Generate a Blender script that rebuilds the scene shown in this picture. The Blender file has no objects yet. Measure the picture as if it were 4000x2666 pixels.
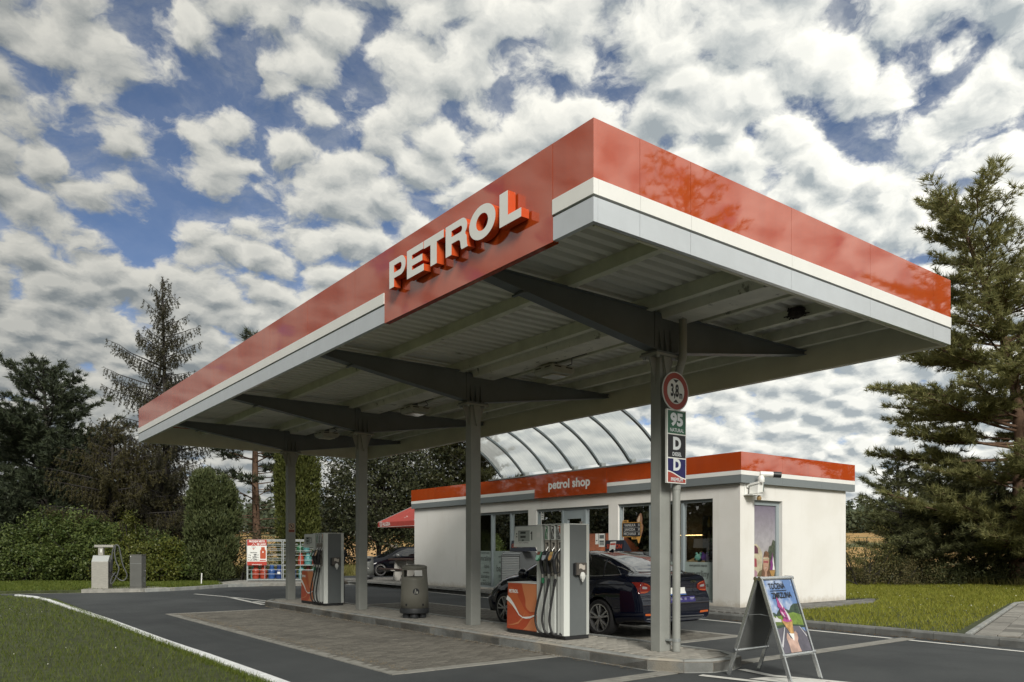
import bpy, bmesh, math, random
import numpy as np
from mathutils import Vector, Matrix
from mathutils.bvhtree import BVHTree
R = math.radians
SC = bpy.context.scene
COL = SC.collection

# ------------------------------------------------------------------ camera
cam_d = bpy.data.cameras.new('camera'); cam = bpy.data.objects.new('camera', cam_d); COL.objects.link(cam)
cam.location = (0, 0, 1.5); cam.rotation_euler = (R(90), 0, R(-37.2))
cam_d.lens = 27.39; cam_d.sensor_width = 36; cam_d.shift_y = 0.2027
cam_d.clip_start = .05; cam_d.clip_end = 3000
SC.camera = cam

# ------------------------------------------------------------------ sun, sky, exposure
TO_SUN = Vector((-.38, -.76, .54)).normalized()
SUN_STRENGTH = 1.5; EXPOSURE = 1.2
SKY_STRENGTH = 0.05; CLOUD_STRENGTH = 0.53
sd = bpy.data.lights.new('sun', 'SUN'); sd.energy = SUN_STRENGTH; sd.angle = R(18); sd.color = (1, .955, .87)
sun = bpy.data.objects.new('sun', sd); COL.objects.link(sun); sun.location = (0, 0, 40)
sun.rotation_euler = TO_SUN.to_track_quat('Z', 'Y').to_euler()
SC.view_settings.view_transform = 'Standard'; SC.view_settings.look = 'None'
SC.view_settings.exposure = EXPOSURE; SC.view_settings.gamma = 1; SC.view_settings.use_curve_mapping = False
SC.cycles.max_bounces = 6; SC.cycles.diffuse_bounces = 3; SC.cycles.glossy_bounces = 3; SC.cycles.transparent_max_bounces = 8
SC.cycles.caustics_reflective = False; SC.cycles.caustics_refractive = False
SC.cycles.use_denoising = True

class NT:
    """small node-building helper"""
    def __init__(s, nt): s.nt = nt
    def n(s, t, **kw):
        x = s.nt.nodes.new(t)
        for k, v in kw.items(): setattr(x, k, v)
        return x
    def put(s, sock, v):
        if hasattr(v, 'is_output'): s.nt.links.new(v, sock)
        elif v is not None: sock.default_value = v
    def math(s, op, a, b=None, c=None, clamp=False):
        x = s.n('ShaderNodeMath', operation=op, use_clamp=clamp)
        for i, v in enumerate((a, b, c)):
            if v is not None: s.put(x.inputs[i], v)
        return x.outputs[0]
    def vmath(s, op, a, b=None, out=0):
        x = s.n('ShaderNodeVectorMath', operation=op)
        s.put(x.inputs[0], a)
        if b is not None: s.put(x.inputs[3 if op == 'SCALE' else 1], b)
        return x.outputs[out]
    def noise(s, vec, scale, detail=4, rough=.55, dist=0, out=0):
        x = s.n('ShaderNodeTexNoise'); s.put(x.inputs['Vector'], vec)
        x.inputs['Scale'].default_value = scale; x.inputs['Detail'].default_value = detail
        x.inputs['Roughness'].default_value = rough; x.inputs['Distortion'].default_value = dist
        return x.outputs[out]
    def mix(s, f, a, b):
        x = s.n('ShaderNodeMix', data_type='RGBA'); s.put(x.inputs[0], f)
        s.put(x.inputs[6], a if hasattr(a, 'is_output') else (*a, 1)); s.put(x.inputs[7], b if hasattr(b, 'is_output') else (*b, 1))
        return x.outputs[2]
    def step(s, v, a, b, smooth=True, lo=0, hi=1):
        x = s.n('ShaderNodeMapRange', interpolation_type='SMOOTHSTEP' if smooth else 'LINEAR')
        s.put(x.inputs[0], v); s.put(x.inputs[1], a); s.put(x.inputs[2], b); x.inputs[3].default_value = lo; x.inputs[4].default_value = hi
        return x.outputs[0]

def make_world():
    w = bpy.data.worlds.new('World'); SC.world = w; w.use_nodes = True
    nt = w.node_tree; nt.nodes.clear(); N = NT(nt)
    sky = N.n('ShaderNodeTexSky', sky_type='NISHITA', sun_disc=False)
    sky.sun_elevation = math.asin(TO_SUN.z); sky.sun_rotation = math.atan2(TO_SUN.x, TO_SUN.y)
    sky.air_density = .55; sky.dust_density = .6; sky.ozone_density = 2.2
    tc = N.n('ShaderNodeTexCoord').outputs['Generated']
    sp = N.n('ShaderNodeSeparateXYZ'); N.put(sp.inputs[0], tc)
    z = sp.outputs[2]
    zc = N.math('ADD', N.math('MAXIMUM', z, 0.0), .38)
    cb = N.n('ShaderNodeCombineXYZ')
    N.put(cb.inputs[0], N.math('DIVIDE', sp.outputs[0], zc)); N.put(cb.inputs[1], N.math('DIVIDE', sp.outputs[1], zc))
    P = cb.outputs[0]
    wv = N.vmath('SCALE', N.vmath('SUBTRACT', N.noise(P, 7.5, 5, .6, out=1), (.5, .5, .5)), .085)
    def density(off):
        q = N.vmath('ADD', N.vmath('ADD', P, wv), off)
        fine = N.noise(q, 19.0, 9, .60, .2)
        v = N.n('ShaderNodeTexVoronoi', feature='SMOOTH_F1', distance='EUCLIDEAN'); N.put(v.inputs['Vector'], q)
        v.inputs['Scale'].default_value = 16.5; v.inputs['Smoothness'].default_value = .5
        puff = N.math('SUBTRACT', .55, v.outputs[0])
        return N.math('ADD', N.math('MULTIPLY', fine, .75), N.math('MULTIPLY', puff, .86))
    big = N.math('MULTIPLY', N.math('SUBTRACT', N.noise(P, 3.0, 3, .5), .5), .36)
    d1 = N.math('ADD', density((0, 0, 0)), big); d2 = N.math('ADD', density((-.010, -.022, 0)), big)
    # the wide blue gap at the upper left, and thinner ones beside it
    hole = None
    for (h, k, amp) in (((.27, 1.03, .50), 70, .19), ((.47, .92, .60), 100, .13), ((.08, 1.10, .80), 90, .13), ((1.35, .25, .60), 40, .02)):
        hv = Vector(h).normalized()
        g = N.math('MULTIPLY', N.math('EXPONENT', N.math('MULTIPLY', N.math('SUBTRACT', N.vmath('DOT_PRODUCT', tc, tuple(hv), 1), 1.0), float(k))), amp)
        hole = g if hole is None else N.math('ADD', hole, g)
    low = N.math('MULTIPLY', N.step(z, .45, .02), .20)
    d1c = N.math('ADD', N.math('ADD', N.math('SUBTRACT', d1, hole), low), .275)
    veil = N.math('MULTIPLY', N.step(N.noise(N.vmath('ADD', P, wv), 6.0, 8, .68, .6), .40, .72), .38)
    cov = N.math('MAXIMUM', N.step(d1c, .34, .60), N.math('ADD', veil, .07))
    lit = N.math('ADD', .60, N.math('MULTIPLY', N.math('SUBTRACT', d1, d2), 1.9), clamp=True)
    thick = N.step(d1c, .60, 1.02)
    lit = N.math('SUBTRACT', lit, N.math('MULTIPLY', thick, .30), clamp=True)
    # brighter towards the sun's side of the sky (right), duller at the left
    side = N.step(N.vmath('DOT_PRODUCT', tc, (.80, -.60, .05), 1), -.75, .55, True, .46, 1.0)
    ccol = N.mix(lit, (.34, .38, .40), (1.0, .985, .90))
    ccol = N.vmath('SCALE', ccol, side)
    b1 = N.n('ShaderNodeBackground'); N.put(b1.inputs[0], sky.outputs[0]); b1.inputs[1].default_value = SKY_STRENGTH
    b2 = N.n('ShaderNodeBackground'); N.put(b2.inputs[0], ccol); b2.inputs[1].default_value = CLOUD_STRENGTH
    m = N.n('ShaderNodeMixShader'); N.put(m.inputs[0], cov)
    nt.links.new(b1.outputs[0], m.inputs[1]); nt.links.new(b2.outputs[0], m.inputs[2])
    o = N.n('ShaderNodeOutputWorld'); nt.links.new(m.outputs[0], o.inputs[0])
make_world()

# ------------------------------------------------------------------ materials
MATS = {}
def mat(name, col, rough=.6, metal=0.0, spec=.5, cior=1.5, ior=None, var=0.0, vs=4.0, col2=None, bump=0.0, bs=60.0, coat=0.0, stain=None, stain_s=1.2, stain_t=(.55, .7), island=None, emit=0.0, translucent=0.0, wave=None, stretch=None):
    if name in MATS: return MATS[name]
    m = bpy.data.materials.new(name); MATS[name] = m; m.use_nodes = True
    nt = m.node_tree; N = NT(nt); b = nt.nodes['Principled BSDF']
    tc = N.n('ShaderNodeTexCoord').outputs['Object']
    tc0 = tc
    if stretch: tc = N.vmath('MULTIPLY', tc, stretch)
    c = None
    if var or col2:
        f = N.step(N.noise(tc, vs, 6, .6), .3, .7)
        lo = tuple(x * (1 - var) for x in col); hi = col2 if col2 else tuple(min(1, x * (1 + var)) for x in col)
        c = N.mix(f, lo, hi)
    if island:
        g = N.n('ShaderNodeNewGeometry').outputs['Random Per Island']
        base = c if c is not None else col
        c = N.mix(g, base, island)
    if stain:
        f = N.step(N.noise(tc, stain_s, 8, .65), *stain_t)
        c = N.mix(f, c if c is not None else col, stain)
    N.put(b.inputs['Base Color'], c if c is not None else (*col, 1))
    b.inputs['Roughness'].default_value = rough; b.inputs['Metallic'].default_value = metal
    b.inputs['Specular IOR Level'].default_value = spec
    if ior: b.inputs['IOR'].default_value = ior
    if coat: b.inputs['Coat Weight'].default_value = coat; b.inputs['Coat Roughness'].default_value = .02; b.inputs['Coat IOR'].default_value = cior
    if emit: N.put(b.inputs['Emission Color'], (*col, 1)); b.inputs['Emission Strength'].default_value = emit
    if bump:
        bn = N.n('ShaderNodeBump'); bn.inputs['Strength'].default_value = bump; bn.inputs['Distance'].default_value = .01
        N.put(bn.inputs['Height'], N.noise(tc, bs, 5, .6)); N.put(b.inputs['Normal'], bn.outputs[0])
    if wave:      # gentle oil-canning of sheet metal
        bn = N.n('ShaderNodeBump'); bn.inputs['Strength'].default_value = wave; bn.inputs['Distance'].default_value = .02
        N.put(bn.inputs['Height'], N.noise(tc0, 1.1, 2, .4)); N.put(b.inputs['Normal'], bn.outputs[0])
    if translucent:
        t = N.n('ShaderNodeBsdfTranslucent'); N.put(t.inputs[0], c if c is not None else (*col, 1))
        mx = N.n('ShaderNodeMixShader'); mx.inputs[0].default_value = translucent
        nt.links.new(b.outputs[0], mx.inputs[1]); nt.links.new(t.outputs[0], mx.inputs[2])
        nt.links.new(mx.outputs[0], nt.nodes['Material Output'].inputs[0])
    return m
def glass_mat(name, tint=(.9, .95, .93), refl_rough=.0, amount=.10):
    """thin pane: mostly see-through, with a mirror reflection growing at grazing angles"""
    m = bpy.data.materials.new(name); m.use_nodes = True; nt = m.node_tree; N = NT(nt)
    nt.nodes.remove(nt.nodes['Principled BSDF'])
    tr = N.n('ShaderNodeBsdfTransparent'); tr.inputs[0].default_value = (*tint, 1)
    gl = N.n('ShaderNodeBsdfGlossy'); gl.inputs['Roughness'].default_value = refl_rough
    fr = N.n('ShaderNodeFresnel'); fr.inputs[0].default_value = 1.5
    f = N.math('ADD', N.math('MULTIPLY', fr.outputs[0], 1.6), amount * .4, clamp=True)
    mx = N.n('ShaderNodeMixShader'); N.put(mx.inputs[0], f)
    nt.links.new(tr.outputs[0], mx.inputs[1]); nt.links.new(gl.outputs[0], mx.inputs[2]); nt.links.new(mx.outputs[0], nt.nodes['Material Output'].inputs[0])
    MATS[name] = m; return m

# ------------------------------------------------------------------ objects
W = {}          # object name -> world matrix of its frame
def setp(o, label=None, cat=None, group=None, kind=None):
    if label: o['label'] = label
    if cat: o['category'] = cat
    if group: o['group'] = group
    if kind: o['kind'] = kind
    return o
def thing(name, label=None, cat=None, loc=(0, 0, 0), rz=0.0, group=None, kind=None):
    o = bpy.data.objects.new(name, None); COL.objects.link(o); o.empty_display_size = .2
    o.location = loc; o.rotation_euler = (0, 0, rz)
    W[o.name] = Matrix.Translation(loc) @ Matrix.Rotation(rz, 4, 'Z')
    return setp(o, label, cat, group, kind)

class MB:
    def __init__(s): s.v = []; s.f = []; s.m = []
    def add(s, vs, fs, mi=0):
        b = len(s.v); s.v += [tuple(v) for v in vs]; s.f += [tuple(b + i for i in f) for f in fs]; s.m += [mi] * len(fs); return s
    def box(s, x0, y0, z0, x1, y1, z1, mi=0, T=None):
        v = [(x, y, z) for z in (z0, z1) for y in (y0, y1) for x in (x0, x1)]
        if T is not None: v = [T @ Vector(p) for p in v]
        return s.add(v, [(0, 2, 3, 1), (4, 5, 7, 6), (0, 1, 5, 4), (2, 6, 7, 3), (0, 4, 6, 2), (1, 3, 7, 5)], mi)
    def bar(s, a, b, w, h=None, mi=0, up=(0, 0, 1)):
        a, b = Vector(a), Vector(b); h = h or w; d = (b - a).normalized(); u = Vector(up)
        if abs(d.dot(u)) > .98: u = Vector((1, 0, 0))
        sx = d.cross(u).normalized(); sy = sx.cross(d).normalized()
        v = [p + sx * i * w / 2 + sy * j * h / 2 for p in (a, b) for i, j in ((-1, -1), (1, -1), (1, 1), (-1, 1))]
        return s.add(v, [(3, 2, 1, 0), (4, 5, 6, 7), (0, 1, 5, 4), (1, 2, 6, 5), (2, 3, 7, 6), (3, 0, 4, 7)], mi)
    def prism(s, pts, org, u, v, n, t, mi=0, side=None):
        """polygon pts (a,b) -> org+a*u+b*v, thickened by t along n"""
        org, u, v, n = Vector(org), Vector(u), Vector(v), Vector(n); k = len(pts)
        A = [org + u * a + v * b for a, b in pts]; B = [p + n * t for p in A]
        s.add(A + B, [tuple(range(k - 1, -1, -1)), tuple(range(k, 2 * k))], mi)
        b = len(s.v) - 2 * k
        for i in range(k):
            j = (i + 1) % k; s.f.append((b + i, b + j, b + k + j, b + k + i)); s.m.append(mi if side is None else side)
        return s
    def flat(s, pts, org, u, v, mi=0):
        org, u, v = Vector(org), Vector(u), Vector(v)
        return s.add([org + u * a + v * b for a, b in pts], [tuple(range(len(pts)))], mi)
    def tube(s, pts, r, seg=8, mi=0, cap=True):
        pts = [Vector(p) for p in pts]; n = len(pts); rs = r if hasattr(r, '__len__') else [r] * n
        b0 = len(s.v); ref = None
        for i, p in enumerate(pts):
            d = (pts[min(i + 1, n - 1)] - pts[max(i - 1, 0)]).normalized()
            if ref is None or abs(ref.dot(d)) > .95: ref = Vector((0, 0, 1)) if abs(d.z) < .9 else Vector((1, 0, 0))
            x = (ref - d * ref.dot(d)).normalized(); y = d.cross(x); ref = x
            for k in range(seg):
                a = 2 * math.pi * k / seg; s.v.append(tuple(p + (x * math.cos(a) + y * math.sin(a)) * rs[i]))
        for i in range(n - 1):
            for k in range(seg):
                a, c = b0 + i * seg + k, b0 + i * seg + (k + 1) % seg
                s.f.append((a, c, c + seg, a + seg)); s.m.append(mi)
        if cap:
            s.f.append(tuple(b0 + k for k in range(seg - 1, -1, -1))); s.m.append(mi)
            s.f.append(tuple(b0 + (n - 1) * seg + k for k in range(seg))); s.m.append(mi)
        return s
    def lathe(s, prof, seg=20, org=(0, 0, 0), mi=0, axis=None, cap=True):
        b0 = len(s.v); org = Vector(org)
        Rm = Vector(axis).to_track_quat('Z', 'Y').to_matrix() if axis else Matrix.Identity(3)
        for r, z in prof:
            for k in range(seg):
                a = 2 * math.pi * k / seg; s.v.append(tuple(org + Rm @ Vector((r * math.cos(a), r * math.sin(a), z))))
        for i in range(len(prof) - 1):
            for k in range(seg):
                a, c = b0 + i * seg + k, b0 + i * seg + (k + 1) % seg
                s.f.append((a, c, c + seg, a + seg)); s.m.append(mi)
        n = len(prof)
        if not cap: return s
        s.f.append(tuple(b0 + k for k in range(seg - 1, -1, -1))); s.m.append(mi)
        s.f.append(tuple(b0 + (n - 1) * seg + k for k in range(seg))); s.m.append(mi)
        return s
    def disc(s, c, u, v, r, seg=32, mi=0, r2=0, a0=0, a1=360):
        c, u, v = Vector(c), Vector(u), Vector(v); full = abs(a1 - a0) >= 360
        A = [R(a0 + (a1 - a0) * k / seg) for k in range(seg + (0 if full else 1))]
        P = [c + (u * math.cos(a) + v * math.sin(a)) * r for a in A]
        if r2:
            Q = [c + (u * math.cos(a) + v * math.sin(a)) * r2 for a in A]; k = len(P)
            return s.add(P + Q, [(i, (i + 1) % k, k + (i + 1) % k, k + i) for i in range(k if full else k - 1)], mi)
        return s.add(P, [tuple(range(len(P)))], mi)
    def stroke(s, pts, w, org, u, v, mi=0):
        """flat ribbon of varying width along a 2-d polyline (print, lettering strokes)"""
        org, u, v = Vector(org), Vector(u), Vector(v); n = len(pts); ws = w if hasattr(w, '__len__') else [w] * n
        L = []
        for i, (a, b) in enumerate(pts):
            p, q = pts[max(i - 1, 0)], pts[min(i + 1, n - 1)]; dx, dy = q[0] - p[0], q[1] - p[1]; l = math.hypot(dx, dy) or 1
            nx, ny = -dy / l * ws[i] / 2, dx / l * ws[i] / 2
            L += [org + u * (a + nx) + v * (b + ny), org + u * (a - nx) + v * (b - ny)]
        return s.add(L, [(2 * i, 2 * i + 1, 2 * i + 3, 2 * i + 2) for i in range(n - 1)], mi)
    def text(s, body, org, u, v, size, bold=0.0, align='CENTER', sx=1.0, mi=0, depth=0.0):
        """lettering: the built-in font turned into faces; u reading direction, v up"""
        cu = bpy.data.curves.new('lettering', 'FONT'); cu.body = body; cu.size = 1; cu.align_x = align; cu.align_y = 'CENTER'
        cu.offset = bold; cu.resolution_u = 3; cu.fill_mode = 'FRONT'; cu.extrude = 0
        o = bpy.data.objects.new('lettering', cu); COL.objects.link(o)
        dg = bpy.context.evaluated_depsgraph_get(); me = bpy.data.meshes.new_from_object(o.evaluated_get(dg))
        org, u, v = Vector(org), Vector(u), Vector(v)
        s.add([org + u * (p.co.x * size * sx) + v * (p.co.y * size) for p in me.vertices], [tuple(p.vertices) for p in me.polygons], mi)
        bpy.data.objects.remove(o); bpy.data.curves.remove(cu); bpy.data.meshes.remove(me)
        return s
    def mesh(s, name, mats, M=None, smooth=None, fix=True):
        me = bpy.data.meshes.new(name)
        vs = s.v if M is None else [M @ Vector(p) for p in s.v]
        me.from_pydata(vs, [], s.f)
        for m in (mats if isinstance(mats, (list, tuple)) else [mats]): me.materials.append(m)
        if len(me.materials) > 1: me.polygons.foreach_set('material_index', s.m)
        if fix and len(s.f) < 40000:
            bm = bmesh.new(); bm.from_mesh(me); bmesh.ops.recalc_face_normals(bm, faces=bm.faces); bm.to_mesh(me); bm.free()
        if smooth:
            me.polygons.foreach_set('use_smooth', [True] * len(me.polygons)); me.set_sharp_from_angle(angle=R(smooth))
        me.update(); return me
def part(name, mb, mats, parent=None, smooth=None, bev=0.0, label=None, kind=None, local=False, fix=True, bseg=2):
    """one mesh object; mb in world coordinates unless local, stored relative to its parent"""
    M = None
    if parent is not None and not local: M = W[parent.name].inverted()
    me = mb.mesh(name, mats, M, smooth, fix)
    o = bpy.data.objects.new(name, me); COL.objects.link(o)
    if parent is not None: o.parent = parent; W[o.name] = W[parent.name]
    else: W[o.name] = Matrix.Identity(4)
    if bev:
        md = o.modifiers.new('bevel', 'BEVEL'); md.width = bev; md.segments = bseg; md.limit_method = 'ANGLE'; md.angle_limit = R(40)
    return setp(o, label, None, None, kind)
def solo(name, mb, mats, label, cat, loc, group=None, kind=None, **kw):
    """a thing that is one mesh; origin moved to loc"""
    o = part(name, mb, mats, None, **kw); L = Vector(loc)
    o.data.transform(Matrix.Translation(-L)); o.location = L; W[o.name] = Matrix.Translation(L)
    return setp(o, label, cat, group, kind)
def piece(name, me, parent, loc, rz=0.0, sc=None):
    """an alike piece sharing mesh data; loc in world coordinates"""
    o = bpy.data.objects.new(name, me); COL.objects.link(o); o.parent = parent
    o.location = W[parent.name].inverted() @ Vector(loc); o.rotation_euler = (0, 0, rz)
    if sc: o.scale = sc
    W[o.name] = W[parent.name]
    return o
def copy_tree(o, parent=None):
    c = o.copy(); COL.objects.link(c); c.parent = parent; W[c.name] = W[o.name]
    for ch in list(o.children): copy_tree(ch, c)
    return c
def np_mesh(name, V, F, mats, parent=None, kind=None, label=None, mi=None, smooth=False):
    me = bpy.data.meshes.new(name); V = np.asarray(V, np.float32).reshape(-1, 3); F = np.asarray(F, np.int32); k = F.shape[1]
    if parent is not None: 
        t = W[parent.name].translation; V = V - np.array(t, np.float32)
    me.vertices.add(len(V)); me.vertices.foreach_set('co', V.ravel())
    me.loops.add(F.size); me.loops.foreach_set('vertex_index', F.ravel())
    me.polygons.add(len(F)); me.polygons.foreach_set('loop_start', np.arange(0, F.size, k, dtype=np.int32))
    for m in (mats if isinstance(mats, (list, tuple)) else [mats]): me.materials.append(m)
    if mi is not None: me.polygons.foreach_set('material_index', np.asarray(mi, np.int32))
    if smooth: me.polygons.foreach_set('use_smooth', np.ones(len(F), bool))
    me.update(calc_edges=True)
    o = bpy.data.objects.new(name, me); COL.objects.link(o)
    if parent is not None: o.parent = parent; W[o.name] = W[parent.name]
    else: W[o.name] = Matrix.Identity(4)
    return setp(o, label, None, None, kind)
def poly_area_fix(pts): return pts
def sheet(name, poly, z, m, kind='structure', thick=0.0, parent=None, label=None):
    mb = MB()
    bm = bmesh.new(); vs = [bm.verts.new((x, y, z)) for x, y in poly]; bm.faces.new(vs)
    bmesh.ops.triangulate(bm, faces=bm.faces[:]); bm.verts.index_update()
    mb.add([tuple(v.co) for v in bm.verts], [tuple(v.index for v in f.verts) for f in bm.faces]); bm.free()
    if thick:
        n = len(poly)
        for i in range(n):
            (x0, y0), (x1, y1) = poly[i], poly[(i + 1) % n]
            mb.add([(x0, y0, z - thick), (x1, y1, z - thick), (x1, y1, z), (x0, y0, z)], [(0, 1, 2, 3)])
    return part(name, mb, m, parent, kind=kind, label=label, fix=not thick)
def inside(P, poly):
    x, y = P[:, 0], P[:, 1]; r = np.zeros(len(P), bool); n = len(poly); j = n - 1
    for i in range(n):
        xi, yi = poly[i]; xj, yj = poly[j]
        if yi != yj: r ^= ((yi > y) != (yj > y)) & (x < (xj - xi) * (y - yi) / (yj - yi) + xi)
        j = i
    return r
X_, Y_, Z_ = Vector((1, 0, 0)), Vector((0, 1, 0)), Vector((0, 0, 1))

# palette
def asphalt_mat():
    m = bpy.data.materials.new('asphalt'); MATS['asphalt'] = m; m.use_nodes = True; N = NT(m.node_tree); b = m.node_tree.nodes['Principled BSDF']
    p = N.n('ShaderNodeTexCoord').outputs['Object']
    c = N.mix(N.step(N.noise(p, .55, 7, .62), .3, .72), (.045, .050, .053), (.072, .078, .080))
    c = N.mix(N.step(N.noise(p, 95, 3, .7), .35, .75), N.vmath('SCALE', c, .78), N.vmath('SCALE', c, 1.3))      # aggregate
    tr = N.noise(N.vmath('MULTIPLY', p, (2.2, .10, 1)), 1.0, 5, .6)                                            # tyre-polished lanes along the island
    c = N.mix(N.math('MULTIPLY', N.step(tr, .52, .72), .40), c, (.030, .033, .035))
    sp = N.step(N.noise(p, 2.2, 5, .55), .66, .74); c = N.mix(N.math('MULTIPLY', sp, .6), c, (.018, .018, .018)) # oil spots
    v = N.n('ShaderNodeTexVoronoi', feature='DISTANCE_TO_EDGE'); N.put(v.inputs['Vector'], N.vmath('ADD', p, N.vmath('SCALE', N.noise(p, 1.3, 6, .65, out=1), .9))); v.inputs['Scale'].default_value = .16
    ck = N.math('MULTIPLY', N.step(v.outputs[0], .006, .0), .0)
    c = N.mix(ck, c, (.02, .02, .02))
    dl = N.step(N.noise(p, 1.4, 9, .75), .60, .80); c = N.mix(N.math('MULTIPLY', dl, .5), c, (.105, .10, .088))   # grit and dust
    N.put(b.inputs['Base Color'], c); b.inputs['Roughness'].default_value = .8; b.inputs['Specular IOR Level'].default_value = .35
    bn = N.n('ShaderNodeBump'); bn.inputs['Strength'].default_value = .5; bn.inputs['Distance'].default_value = .01; N.put(bn.inputs['Height'], N.noise(p, 150, 4, .6)); N.put(b.inputs['Normal'], bn.outputs[0])
    return m
M_asphalt = asphalt_mat()
M_conc = mat('concrete', (.27, .265, .24), .85, var=.18, vs=5, bump=.3, bs=90, stain=(.15, .14, .125), stain_s=2.2, stain_t=(.55, .75))
M_kerb_r = mat('road kerb concrete', (.165, .17, .162), .85, var=.2, vs=4, bump=.3, bs=110, stain=(.11, .105, .09), stain_s=2.2, stain_t=(.55, .72))
M_kerb = mat('kerb concrete', (.27, .28, .268), .85, var=.2, vs=4, bump=.3, bs=110, stain=(.36, .33, .27), stain_s=1.6, stain_t=(.52, .68))
M_paver = mat('bay paver', (.115, .112, .102), .85, var=.25, vs=9, bump=.4, bs=120, stain=(.065, .062, .055), stain_s=.9, stain_t=(.5, .7))
M_paver_l = mat('island paver', (.30, .28, .245), .85, var=.2, vs=7, bump=.3, bs=120, stain=(.17, .155, .13), stain_s=1.3, stain_t=(.55, .72))
M_paver_d = mat('pavement paver', (.12, .12, .115), .85, var=.3, vs=6, bump=.3, bs=100)
M_joint_l = mat('pale joint', (.19, .175, .15), .95, var=.2, vs=14)
M_joint = mat('sandy joint', (.070, .062, .050), .95, var=.3, vs=14)
M_white_line = mat('road paint', (.66, .66, .62), .7, var=.1, vs=8, stain=(.25, .25, .24), stain_s=6, stain_t=(.62, .72))
M_grass_soil = mat('lawn soil', (.045, .055, .018), .95, var=.35, vs=6)
M_white = mat('white trim', (.78, .79, .76), .35, var=.03, vs=2)
def wall_mat():
    m = bpy.data.materials.new('white render'); MATS['white render'] = m; m.use_nodes = True; N = NT(m.node_tree); b = m.node_tree.nodes['Principled BSDF']
    p = N.n('ShaderNodeNewGeometry').outputs['Position']
    c = N.mix(N.step(N.noise(p, .9, 6, .6), .35, .75), (.775, .77, .74), (.72, .71, .67))
    st = N.noise(N.vmath('MULTIPLY', p, (3.5, 3.5, .35)), 1.0, 6, .65); c = N.mix(N.math('MULTIPLY', N.step(st, .56, .78), .35), c, (.56, .53, .47))   # drip streaks
    sp = N.n('ShaderNodeSeparateXYZ'); N.put(sp.inputs[0], p)
    spl = N.math('MULTIPLY', N.step(N.math('ADD', sp.outputs[2], N.math('MULTIPLY', N.noise(p, 6, 6, .7), .38)), .52, .30), .65); c = N.mix(spl, c, (.42, .37, .29))   # splashed dirt at the foot
    N.put(b.inputs['Base Color'], c); b.inputs['Roughness'].default_value = .9; b.inputs['Specular IOR Level'].default_value = .2
    bn = N.n('ShaderNodeBump'); bn.inputs['Strength'].default_value = .2; bn.inputs['Distance'].default_value = .01; N.put(bn.inputs['Height'], N.noise(p, 90, 5, .65)); N.put(b.inputs['Normal'], bn.outputs[0])
    return m
M_wall = wall_mat()
M_red = mat('glossy red panel', (.44, .064, .012), .03, spec=.5, ior=2.25, var=.05, vs=1.2, wave=.10, stain=(.37, .058, .018), stain_s=1.6, stain_t=(.58, .80), stretch=(2.5, 2.5, .35))
M_red2 = mat('orange red return', (.60, .085, .02), .35)
M_silver = mat('silver panel', (.62, .66, .69), .28, metal=.4, wave=.06, var=.03)
M_greytrim = mat('grey trim', (.22, .25, .26), .35, metal=.2)
M_column = mat('column paint', (.27, .28, .26), .45, var=.06, vs=3, bump=.06, bs=40)
M_beam = mat('beam paint', (.125, .145, .16), .5, var=.1, vs=2)
M_soffit = mat('corrugated sheet', (.80, .785, .725), .5, var=.06, vs=1.4, stain=(.30, .29, .25), stain_s=2.4, stain_t=(.60, .76), stretch=(.5, 2.5, 1))
M_purlin = mat('purlin paint', (.66, .66, .55), .6, var=.12, vs=3, stain=(.10, .10, .09), stain_s=3.5, stain_t=(.63, .72))
M_gutter = mat('peeling gutter paint', (.74, .73, .66), .6, var=.1, vs=3, stain=(.30, .29, .26), stain_s=5, stain_t=(.60, .66))
M_inner = mat('fascia back sheet', (.72, .71, .58), .6, var=.06, vs=2)
M_frame = mat('window frame', (.30, .35, .37), .4, metal=.1)
M_glass = glass_mat('window glass')
M_black = mat('black plastic', (.02, .021, .023), .45)
M_rubber = mat('black rubber', (.014, .014, .015), .55)
M_dark = mat('dark grey panel', (.12, .133, .135), .38, var=.04, vs=3)
M_pump = mat('pump silver', (.66, .69, .66), .35, metal=.15)
M_steel = mat('brushed steel', (.45, .45, .43), .3, metal=.9, var=.08, vs=18, stretch=(1, 1, 8))
M_alu = mat('aluminium frame', (.68, .70, .70), .24, metal=.85)
M_ink = mat('black print', (.015, .016, .02), .5)
M_paper = mat('white print', (.72, .73, .70), .5)
M_prred = mat('red print', (.50, .055, .03), .4)
M_green = mat('green print', (.015, .16, .06), .4)
M_navy = mat('navy print', (.015, .02, .12), .4)
M_galv = mat('galvanised steel', (.42, .45, .45), .4, metal=.6, var=.1, vs=10)
# ------------------------------------------------------------------ terrain and paving
rng = np.random.default_rng(7); rnd = random.Random(11)
def hgt(x, y):
    r = math.hypot(x - 10, y - 14)
    h = -.06
    if r > 42: h += 4.2 * min(1, (r - 42) / 95) ** 1.25
    if r > 137: h += (r - 137) * .022
    return min(h, 16) + (.25 * math.sin(x * .13) * math.cos(y * .11) if r > 45 else 0)
def terrain():
    V = []; F = []; rs = [0, 12, 24, 34, 42, 46, 50, 55, 60, 66, 73, 82, 92, 105, 120, 140, 165, 200, 260, 350, 500, 800, 1300, 2000]; na = 96
    for r in rs:
        for k in range(na):
            a = 2 * math.pi * k / na; x, y = 10 + r * math.cos(a), 14 + r * math.sin(a); V.append((x, y, hgt(x, y)))
    for i in range(len(rs) - 1):
        for k in range(na):
            j = (k + 1) % na; F.append((i * na + k, i * na + j, (i + 1) * na + j, (i + 1) * na + k))
    mb = MB(); mb.add(V, F)
    m = mat('stubble field', (.36, .215, .065), .95, var=.25, vs=.35, stain=(.085, .095, .03), stain_s=.05, stain_t=(.50, .60), bump=.4, bs=3)
    part('ground', mb, m, kind='structure', smooth=60)
terrain()
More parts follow.
